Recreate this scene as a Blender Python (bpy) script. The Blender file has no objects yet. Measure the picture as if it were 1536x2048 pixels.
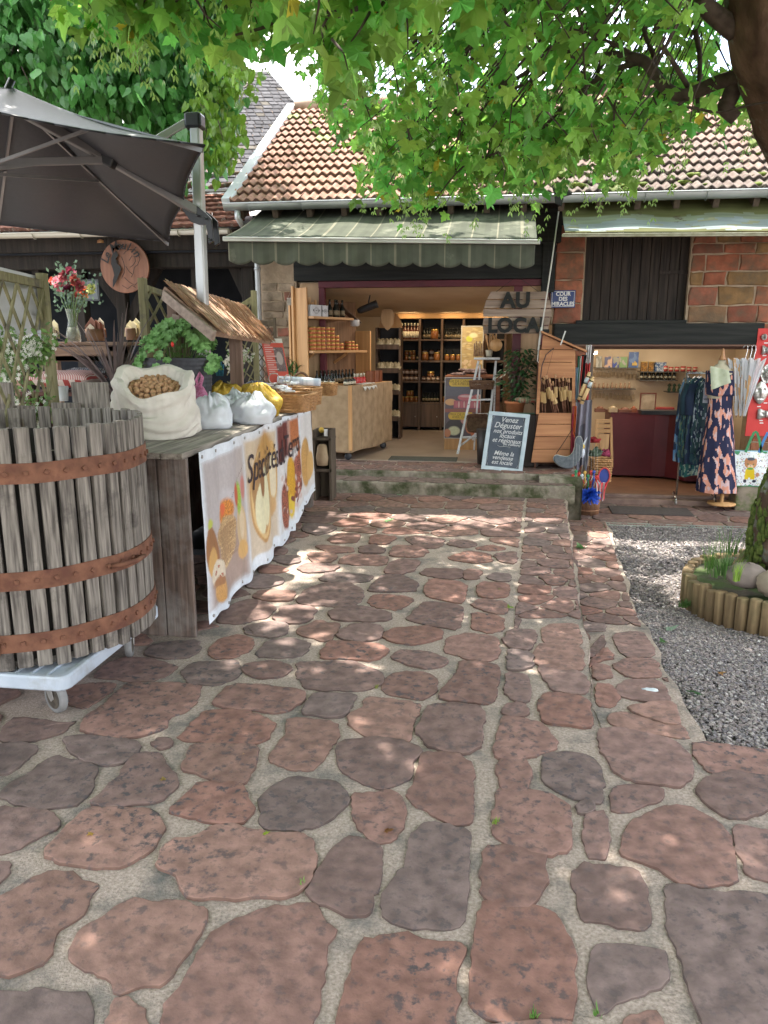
import bpy, bmesh, math, random
import numpy as np
from mathutils import Matrix, Vector
S = bpy.context.scene
C = S.collection
R = math.radians
PI = math.pi
rnd = random.Random(7)

# ---------------------------------------------------------------- camera
CAM_H, FPX = 1.6, 1500.0
PITCH, YAW = math.atan(334.0 / FPX), R(8)
cam = bpy.data.objects.new('camera', bpy.data.cameras.new('camera'))
C.objects.link(cam)
cam.location = (0, 0, CAM_H)
cam.rotation_euler = (PI / 2 - PITCH, 0, YAW)
cam.data.sensor_width = 36.0
cam.data.lens = 36.0 * FPX / 2048
cam.data.clip_start = 0.05
cam.data.clip_end = 900
S.camera = cam
S.render.resolution_x, S.render.resolution_y = 768, 1024

# ---------------------------------------------------------------- world, sun, exposure
SUN_EL, SUN_AZ = R(68), R(-28)          # azimuth from +Y towards +X
w = bpy.data.worlds.new('World'); S.world = w; w.use_nodes = True
nt = w.node_tree
sky = nt.nodes.new('ShaderNodeTexSky'); sky.sky_type = 'NISHITA'; sky.sun_disc = False
sky.sun_elevation = SUN_EL; sky.sun_rotation = SUN_AZ; sky.air_density = 1.0; sky.dust_density = 2.0
bg = nt.nodes['Background']; bg.inputs['Strength'].default_value = 0.13
# thin bright summer cloud over the blue
tc = nt.nodes.new('ShaderNodeTexCoord'); nz = nt.nodes.new('ShaderNodeTexNoise')
nz.inputs['Scale'].default_value = 3.0; nz.inputs['Detail'].default_value = 6
rp = nt.nodes.new('ShaderNodeValToRGB'); rp.color_ramp.elements[0].position = .38; rp.color_ramp.elements[1].position = .56
mx = nt.nodes.new('ShaderNodeMix'); mx.data_type = 'RGBA'
nt.links.new(tc.outputs['Generated'], nz.inputs['Vector']); nt.links.new(nz.outputs['Fac'], rp.inputs['Fac'])
nt.links.new(rp.outputs['Color'], mx.inputs[0]); nt.links.new(sky.outputs['Color'], mx.inputs[6])
mx.inputs[7].default_value = (7.0, 6.9, 6.9, 1)
nt.links.new(mx.outputs[2], bg.inputs['Color'])
sl = bpy.data.lights.new('sun', 'SUN'); sl.energy = 2.9; sl.angle = R(0.6); sl.color = (1.0, .94, .84)
sun = bpy.data.objects.new('sun', sl); C.objects.link(sun)
sd = Vector((math.sin(SUN_AZ) * math.cos(SUN_EL), math.cos(SUN_AZ) * math.cos(SUN_EL), math.sin(SUN_EL)))
sun.rotation_euler = sd.to_track_quat('Z', 'Y').to_euler(); sun.location = (-4, 8, 12)
S.view_settings.view_transform = 'Standard'; S.view_settings.look = 'None'
S.view_settings.exposure = 2.5; S.view_settings.gamma = 1
S.cycles.max_bounces = 7; S.cycles.diffuse_bounces = 3; S.cycles.glossy_bounces = 3
S.cycles.transmission_bounces = 5; S.cycles.transparent_max_bounces = 8
S.cycles.caustics_reflective = False; S.cycles.caustics_refractive = False
S.cycles.use_denoising = True

# ---------------------------------------------------------------- survey helpers (sight lines measured from where the photo was taken)
def ray(px, py):
    x = (px - 768) / FPX; y = -(py - 1024) / FPX
    c, s = math.cos(PITCH), math.sin(PITCH)
    f = c + y * s; u = -s + y * c
    cy, sy = math.cos(YAW), math.sin(YAW)
    return Vector((x * cy - f * sy, x * sy + f * cy, u))
def at(px, py, Y):
    r = ray(px, py); return Vector((0, 0, CAM_H)) + r * (Y / r.y)
def gr(px, py, z=0.0):
    r = ray(px, py); return Vector((0, 0, CAM_H)) + r * ((z - CAM_H) / r.z)
def ax(px, py, X):
    r = ray(px, py); return Vector((0, 0, CAM_H)) + r * (X / r.x)

# ---------------------------------------------------------------- mesh builder
class MB:
    def __init__(s):
        s.v = []; s.f = []; s.m = []; s.sm = []; s.T = None; s.c = []
    def add(s, vs, fs, m=0, smooth=False, col=None):
        b = len(s.v)
        if s.T is not None: vs = [s.T @ Vector(p) for p in vs]
        s.v += [tuple(p) for p in vs]
        for f in fs:
            s.f.append(tuple(b + i for i in f)); s.m.append(m); s.sm.append(smooth); s.c.append(col)
        return s
    def box(s, x0, x1, y0, y1, z0, z1, m=0, col=None):
        v = [(x0,y0,z0),(x1,y0,z0),(x1,y1,z0),(x0,y1,z0),(x0,y0,z1),(x1,y0,z1),(x1,y1,z1),(x0,y1,z1)]
        return s.add(v, [(0,3,2,1),(4,5,6,7),(0,1,5,4),(1,2,6,5),(2,3,7,6),(3,0,4,7)], m, False, col)
    def obox(s, c, size, rz=0, rx=0, ry=0, m=0, col=None):
        old = s.T
        L = Matrix.Translation(c) @ Matrix.Rotation(rz,4,'Z') @ Matrix.Rotation(ry,4,'Y') @ Matrix.Rotation(rx,4,'X')
        s.T = L if old is None else old @ L
        a, b, d = size[0]/2, size[1]/2, size[2]/2
        s.box(-a,a,-b,b,-d,d,m,col); s.T = old; return s
    def bar(s, p0, p1, wd, th, up=(0,0,1), m=0, col=None):
        p0 = Vector(p0); p1 = Vector(p1); d = (p1-p0); L = d.length; d.normalize()
        u = Vector(up)
        if abs(d.dot(u)) > .98: u = Vector((0,1,0))
        a = d.cross(u).normalized(); b = a.cross(d).normalized()
        vs = []
        for p in (p0, p1):
            for i, j in ((-1,-1),(1,-1),(1,1),(-1,1)): vs.append(p + a*(wd/2*i) + b*(th/2*j))
        return s.add(vs, [(0,1,2,3),(7,6,5,4),(0,4,5,1),(1,5,6,2),(2,6,7,3),(3,7,4,0)], m, False, col)
    def tube(s, pts, r, n=8, m=0, caps=True, smooth=True, col=None):
        pts = [Vector(p) for p in pts]; k = len(pts)
        rs = r if isinstance(r, (list, tuple)) else [r]*k
        vs = []; fs = []; prev = None
        for i, p in enumerate(pts):
            d = (pts[min(i+1,k-1)] - pts[max(i-1,0)])
            if d.length < 1e-9: d = Vector((0,0,1))
            d.normalize()
            if prev is None:
                a = d.orthogonal().normalized()
            else:
                a = (prev - d*prev.dot(d))
                a = a.normalized() if a.length > 1e-6 else d.orthogonal().normalized()
            prev = a; b = d.cross(a)
            for j in range(n):
                t = 2*PI*j/n; vs.append(p + (a*math.cos(t)+b*math.sin(t))*rs[i])
        for i in range(k-1):
            for j in range(n):
                fs.append((i*n+j, i*n+(j+1)%n, (i+1)*n+(j+1)%n, (i+1)*n+j))
        if caps: fs.append(tuple(range(n-1,-1,-1))); fs.append(tuple(range((k-1)*n, k*n)))
        return s.add(vs, fs, m, smooth, col)
    def cyl(s, p0, p1, r0, r1=None, n=16, m=0, smooth=True, col=None):
        return s.tube([p0, p1], [r0, r0 if r1 is None else r1], n, m, True, smooth, col)
    def lathe(s, prof, c=(0,0,0), n=16, m=0, smooth=True, cap=True, col=None, sx=1, sy=1):
        vs = []; fs = []
        for r_, z in prof:
            for j in range(n):
                t = 2*PI*j/n; vs.append((c[0]+r_*math.cos(t)*sx, c[1]+r_*math.sin(t)*sy, c[2]+z))
        for i in range(len(prof)-1):
            for j in range(n):
                fs.append((i*n+j, i*n+(j+1)%n, (i+1)*n+(j+1)%n, (i+1)*n+j))
        if cap: fs.append(tuple(range(n-1,-1,-1))); fs.append(tuple(range((len(prof)-1)*n, len(prof)*n)))
        return s.add(vs, fs, m, smooth, col)
    def ell(s, c, r, nu=12, nv=8, m=0, col=None, jit=0, rz=0):
        vs = []; fs = []
        for i in range(nv+1):
            ph = PI*i/nv
            for j in range(nu):
                t = 2*PI*j/nu; k = 1 + (rnd.uniform(-jit, jit) if jit else 0)
                x = r[0]*math.sin(ph)*math.cos(t)*k; y = r[1]*math.sin(ph)*math.sin(t)*k; z = -r[2]*math.cos(ph)*k
                vs.append((c[0]+x*math.cos(rz)-y*math.sin(rz), c[1]+x*math.sin(rz)+y*math.cos(rz), c[2]+z))
        for i in range(nv):
            for j in range(nu):
                fs.append((i*nu+j, i*nu+(j+1)%nu, (i+1)*nu+(j+1)%nu, (i+1)*nu+j))
        return s.add(vs, fs, m, True, col)
    def prism(s, poly, o, u, v, th, m=0, smooth=False, col=None):
        """flat polygon (a,b) in plane o+u*a+v*b given thickness th along u x v"""
        o = Vector(o); u = Vector(u); v = Vector(v); n = u.cross(v).normalized()
        k = len(poly)
        A = [o+u*a+v*b for a, b in poly]; B = [p+n*th for p in A]
        fs = [tuple(range(k-1,-1,-1)), tuple(range(k, 2*k))]
        for i in range(k): fs.append((i, (i+1)%k, k+(i+1)%k, k+i))
        return s.add(A+B, fs, m, smooth, col)
    def grid(s, fn, nu, nv, m=0, smooth=True, col=None):
        vs = [fn(i/nu, j/nv) for j in range(nv+1) for i in range(nu+1)]
        fs = [(j*(nu+1)+i, j*(nu+1)+i+1, (j+1)*(nu+1)+i+1, (j+1)*(nu+1)+i) for j in range(nv) for i in range(nu)]
        b = len(s.f); s.add(vs, fs, m, smooth)
        if col is not None:
            for j in range(nv):
                for i in range(nu): s.c[b + j*nu+i] = col((i+.5)/nu, (j+.5)/nv)
        return s
    def build(s, name, mats, parent=None, bev=0, rz=None, sub=0, solid=0):
        me = bpy.data.meshes.new(name)
        me.from_pydata(s.v, [], s.f); me.update()
        if not isinstance(mats, (list, tuple)): mats = [mats]
        for mm in mats: me.materials.append(mm)
        me.polygons.foreach_set('material_index', s.m)
        me.polygons.foreach_set('use_smooth', s.sm)
        if any(c is not None for c in s.c):
            at_ = me.color_attributes.new('Col', 'FLOAT_COLOR', 'CORNER')
            arr = []
            for p, c in zip(me.polygons, s.c):
                c = c if c is not None else (.5,.5,.5)
                arr += [c[0], c[1], c[2], 1.0] * p.loop_total
            at_.data.foreach_set('color', arr)
        o = bpy.data.objects.new(name, me); C.objects.link(o)
        if parent is not None: o.parent = parent
        if solid:
            md = o.modifiers.new('solid', 'SOLIDIFY'); md.thickness = solid; md.offset = 0
        if sub:
            md = o.modifiers.new('sub', 'SUBSURF'); md.levels = sub; md.render_levels = sub
        if bev:
            md = o.modifiers.new('bevel', 'BEVEL'); md.width = bev; md.segments = 2; md.limit_method = 'ANGLE'; md.angle_limit = R(40)
        return o

def fast_mesh(name, V, Fa, mats, parent=None, fcol=None, fmat=None, smooth=False):
    """numpy arrays: V (n,3), Fa (m,k) all faces with k corners"""
    me = bpy.data.meshes.new(name); n, (m_, k) = len(V), Fa.shape
    me.vertices.add(n); me.vertices.foreach_set('co', V.astype(np.float32).ravel())
    me.loops.add(m_*k); me.loops.foreach_set('vertex_index', Fa.astype(np.int32).ravel())
    me.polygons.add(m_); me.polygons.foreach_set('loop_start', np.arange(0, m_*k, k, dtype=np.int32))
    me.polygons.foreach_set('loop_total', np.full(m_, k, dtype=np.int32))
    if not isinstance(mats, (list, tuple)): mats = [mats]
    for q in mats: me.materials.append(q)
    if fmat is not None: me.polygons.foreach_set('material_index', fmat.astype(np.int32))
    me.polygons.foreach_set('use_smooth', np.full(m_, smooth))
    me.update(calc_edges=True)
    if fcol is not None:
        a = me.color_attributes.new('Col', 'FLOAT_COLOR', 'CORNER')
        cc = np.ones((m_, k, 4), np.float32); cc[:, :, :3] = fcol[:, None, :]
        a.data.foreach_set('color', cc.ravel())
    o = bpy.data.objects.new(name, me); C.objects.link(o)
    if parent is not None: o.parent = parent
    return o

def tag(o, label=None, cat=None, group=None, kind=None):
    if label: o['label'] = label
    if cat: o['category'] = cat
    if group: o['group'] = group
    if kind: o['kind'] = kind
    return o
def thing(name, label, cat, loc=(0,0,0), rz=0, group=None):
    o = bpy.data.objects.new(name, None); C.objects.link(o); o.empty_display_size = .1
    o.location = loc; o.rotation_euler = (0,0,rz)
    return tag(o, label, cat, group)
def single(name, mb, mats, label, cat, loc=(0,0,0), rz=0, group=None, **k):
    o = mb.build(name, mats, **k); o.location = loc; o.rotation_euler = (0,0,rz)
    return tag(o, label, cat, group)
def dup(root, loc, rz=0, label=None, group=None, sc=None):
    r = root.copy(); C.objects.link(r); r.location = loc; r.rotation_euler = (0,0,rz)
    if sc: r.scale = (sc,)*3 if not isinstance(sc, tuple) else sc
    if label: r['label'] = label
    if group: r['group'] = group
    for ch in list(root.children):
        c = ch.copy(); C.objects.link(c); c.parent = r
        for g in ch.children:
            d = g.copy(); C.objects.link(d); d.parent = c
    return r

# ---------------------------------------------------------------- materials
MATS = {}
def M(name, c1, c2=None, rough=.75, metal=0.0, sc=6.0, st=(1,1,1), bump=0.0, bsc=None, det=6.0,
      c3=None, s3=3.0, t3=.62, w3=.06, spec=.4, co='Object', trans=0.0, emit=0.0, contrast=.18, vcol=False, alpha=None, sheen=0):
    if name in MATS: return MATS[name]
    m = bpy.data.materials.new(name); m.use_nodes = True; t = m.node_tree; N = t.nodes; L = t.links
    b = N['Principled BSDF']
    b.inputs['Roughness'].default_value = rough; b.inputs['Metallic'].default_value = metal
    b.inputs['Specular IOR Level'].default_value = spec
    tc = N.new('ShaderNodeTexCoord'); mp = N.new('ShaderNodeMapping'); mp.inputs['Scale'].default_value = st
    L.new(tc.outputs[co], mp.inputs['Vector'])
    n1 = N.new('ShaderNodeTexNoise'); n1.inputs['Scale'].default_value = sc; n1.inputs['Detail'].default_value = det
    L.new(mp.outputs[0], n1.inputs['Vector'])
    col = None
    if vcol:
        a = N.new('ShaderNodeAttribute'); a.attribute_name = 'Col'; col = a.outputs['Color']
        if c2 is not None:   # c1..c2 = multiply range
            mr = N.new('ShaderNodeMapRange'); mr.inputs['From Min'].default_value = .5-contrast; mr.inputs['From Max'].default_value = .5+contrast
            mr.inputs['To Min'].default_value = c1; mr.inputs['To Max'].default_value = c2
            L.new(n1.outputs['Fac'], mr.inputs['Value'])
            vm = N.new('ShaderNodeVectorMath'); vm.operation = 'SCALE'; L.new(col, vm.inputs[0]); L.new(mr.outputs[0], vm.inputs['Scale'])
            col = vm.outputs[0]
    else:
        c2 = c2 or c1
        mr = N.new('ShaderNodeMapRange'); mr.inputs['From Min'].default_value = .5-contrast; mr.inputs['From Max'].default_value = .5+contrast
        L.new(n1.outputs['Fac'], mr.inputs['Value'])
        mxx = N.new('ShaderNodeMix'); mxx.data_type = 'RGBA'
        mxx.inputs[6].default_value = (*c1, 1); mxx.inputs[7].default_value = (*c2, 1)
        L.new(mr.outputs[0], mxx.inputs[0]); col = mxx.outputs[2]
    if c3 is not None:
        n3 = N.new('ShaderNodeTexNoise'); n3.inputs['Scale'].default_value = s3; n3.inputs['Detail'].default_value = 8; n3.inputs['Roughness'].default_value = .65
        L.new(tc.outputs[co], n3.inputs['Vector'])
        r3 = N.new('ShaderNodeMapRange'); r3.inputs['From Min'].default_value = t3-w3; r3.inputs['From Max'].default_value = t3+w3
        L.new(n3.outputs['Fac'], r3.inputs['Value'])
        m3 = N.new('ShaderNodeMix'); m3.data_type = 'RGBA'; m3.inputs[7].default_value = (*c3, 1)
        L.new(r3.outputs[0], m3.inputs[0]); L.new(col, m3.inputs[6]); col = m3.outputs[2]
    L.new(col, b.inputs['Base Color'])
    if emit:
        L.new(col, b.inputs['Emission Color']); b.inputs['Emission Strength'].default_value = emit
    if bump:
        nb = N.new('ShaderNodeTexNoise'); nb.inputs['Scale'].default_value = bsc or sc*2; nb.inputs['Detail'].default_value = 8
        L.new(mp.outputs[0], nb.inputs['Vector'])
        bp = N.new('ShaderNodeBump'); bp.inputs['Strength'].default_value = 1; bp.inputs['Distance'].default_value = bump
        L.new(nb.outputs['Fac'], bp.inputs['Height']); L.new(bp.outputs[0], b.inputs['Normal'])
    if trans:
        tr = N.new('ShaderNodeBsdfTranslucent'); ms = N.new('ShaderNodeMixShader'); ms.inputs[0].default_value = trans
        L.new(col, tr.inputs['Color']); L.new(b.outputs[0], ms.inputs[1]); L.new(tr.outputs[0], ms.inputs[2])
        L.new(ms.outputs[0], N['Material Output'].inputs['Surface'])
    if alpha is not None: b.inputs['Alpha'].default_value = alpha
    MATS[name] = m
    return m
def grain(name, c1, c2, axis='z', bump=.0015, rough=.8, k=1.0, **kw):
    st = {'z': (26*k,26*k,1.6*k), 'x': (1.6*k,26*k,26*k), 'y': (26*k,1.6*k,26*k)}[axis]
    return M(name, c1, c2, rough=rough, sc=1.0, st=st, bump=bump, bsc=2.0, det=8, **kw)
def srgb(r, g, b):
    f = lambda c: ((c/255+.055)/1.055)**2.4 if c/255 > .04045 else c/255/12.92
    return (f(r), f(g), f(b))

# ---------------------------------------------------------------- lettering as thin raised mesh
def letters(txt, size, mb, T, m=0, depth=.002, shear=0, align='CENTER', sx=1.0, bold=0.0, space=1.0, col=None):
    cu = bpy.data.curves.new('letters', 'FONT'); cu.body = txt; cu.size = size; cu.shear = shear
    cu.align_x = align; cu.align_y = 'CENTER'; cu.extrude = depth/2; cu.offset = bold; cu.space_character = space
    cu.resolution_u = 3
    o = bpy.data.objects.new('letters', cu); C.objects.link(o)
    dg = bpy.context.evaluated_depsgraph_get(); me = o.evaluated_get(dg).to_mesh()
    vs = [T @ Vector((v.co.x*sx, v.co.y, v.co.z)) for v in me.vertices]
    mb.add(vs, [tuple(p.vertices) for p in me.polygons], m, False, col)
    o.evaluated_get(dg).to_mesh_clear(); bpy.data.objects.remove(o); bpy.data.curves.remove(cu)
def frame(o, u, v):
    """matrix whose local x,y run along u,v (unit) with origin o"""
    u = Vector(u).normalized(); n = u.cross(Vector(v)).normalized(); v = n.cross(u)
    return Matrix(((u.x,v.x,n.x,o[0]),(u.y,v.y,n.y,o[1]),(u.z,v.z,n.z,o[2]),(0,0,0,1)))
FACE = lambda o: frame(o, (1,0,0), (0,0,1))   # a sheet that faces the square (-Y)

# tiny painter: returns colour function c(u,v) for sheets (v up)
class Paint:
    def __init__(s, W, H, base, noise=.03, seed=1):
        s.W, s.H = W, H; s.a = np.ones((H, W, 3))*np.array(base)
        r = np.random.RandomState(seed); s.r = r
        s.a *= 1 + noise*r.randn(H, W, 1)
        s.X, s.Y = np.meshgrid((np.arange(W)+.5)/W, 1-(np.arange(H)+.5)/H)
    def mask(s, m, c, op=1.0, tex=0.0):
        m = np.clip(m, 0, 1)[..., None]*op; cc = np.array(c)*(1+tex*s.r.randn(s.H, s.W, 1))
        s.a = s.a*(1-m)+cc*m; return s
    def ell(s, x, y, rx, ry, c, ang=0, soft=.15, op=1.0, tex=0.0, ring=0):
        ca, sa = math.cos(ang), math.sin(ang); asp = s.W/s.H
        dx = s.X-x; dy = (s.Y-y)
        u = (dx*ca+dy*sa)/rx; v = (-dx*sa+dy*ca)/ry; d = np.sqrt(u*u+v*v)
        m = (1-d)/soft+.5
        if ring: m = np.minimum(m, (d-(1-ring))/soft+.5)
        return s.mask(m, c, op, tex)
    def rect(s, x0, x1, y0, y1, c, op=1.0, tex=0.0, soft=.004):
        m = np.minimum(np.minimum(s.X-x0, x1-s.X), np.minimum(s.Y-y0, y1-s.Y))/soft+.5
        return s.mask(m, c, op, tex)
    def poly(s, pts, c, op=1.0, tex=0.0):
        ins = np.zeros((s.H, s.W), bool); k = len(pts)
        for i in range(k):
            x0, y0 = pts[i]; x1, y1 = pts[(i+1) % k]
            if y0 == y1: continue
            cnd = ((s.Y > y0) != (s.Y > y1)) & (s.X < (x1-x0)*(s.Y-y0)/(y1-y0)+x0); ins ^= cnd
        return s.mask(ins.astype(float), c, op, tex)
    def line(s, pts, wd, c, op=1.0):
        for (x0, y0), (x1, y1) in zip(pts[:-1], pts[1:]):
            dx, dy = x1-x0, y1-y0; L2 = dx*dx+dy*dy+1e-9
            t = np.clip(((s.X-x0)*dx+(s.Y-y0)*dy)/L2, 0, 1)
            d = np.hypot((s.X-x0-t*dx), (s.Y-y0-t*dy)*s.H/s.W)
            s.mask((wd-d)/(wd*.5)+.5, c, op)
        return s
    def col(s):
        a = np.clip(s.a, 0, 1)
        return lambda u, v: tuple(a[min(s.H-1, int((1-v)*s.H)), min(s.W-1, int(u*s.W))])
# ================================================================ GROUND
def sm(a, b, x):
    t = min(1, max(0, (x-a)/(b-a))); return t*t*(3-2*t)
def xe(y): return .50 + (y-3.0)*.0649 + .012*math.sin(y*5.1) + .008*math.sin(y*13)
def xp(y): return .905 + (y-3.0)*.072 + .015*math.sin(y*4.3+1) + .01*math.sin(y*11)
def low(y): return -.23*sm(3.0, 5.6, y)
def gz(x, y): return low(y) if x > xe(y) and y > 2.9 else 0.0
def grz(px, py):
    p = gr(px, py, 0)
    if p.x > xe(p.y):
        z = 0
        for _ in range(6):
            z = low(p.y) if p.y > 2.9 else 0; p = gr(px, py, z)
        if p.x < xe(p.y): p.x = xe(p.y)+.004
    return p

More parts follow.
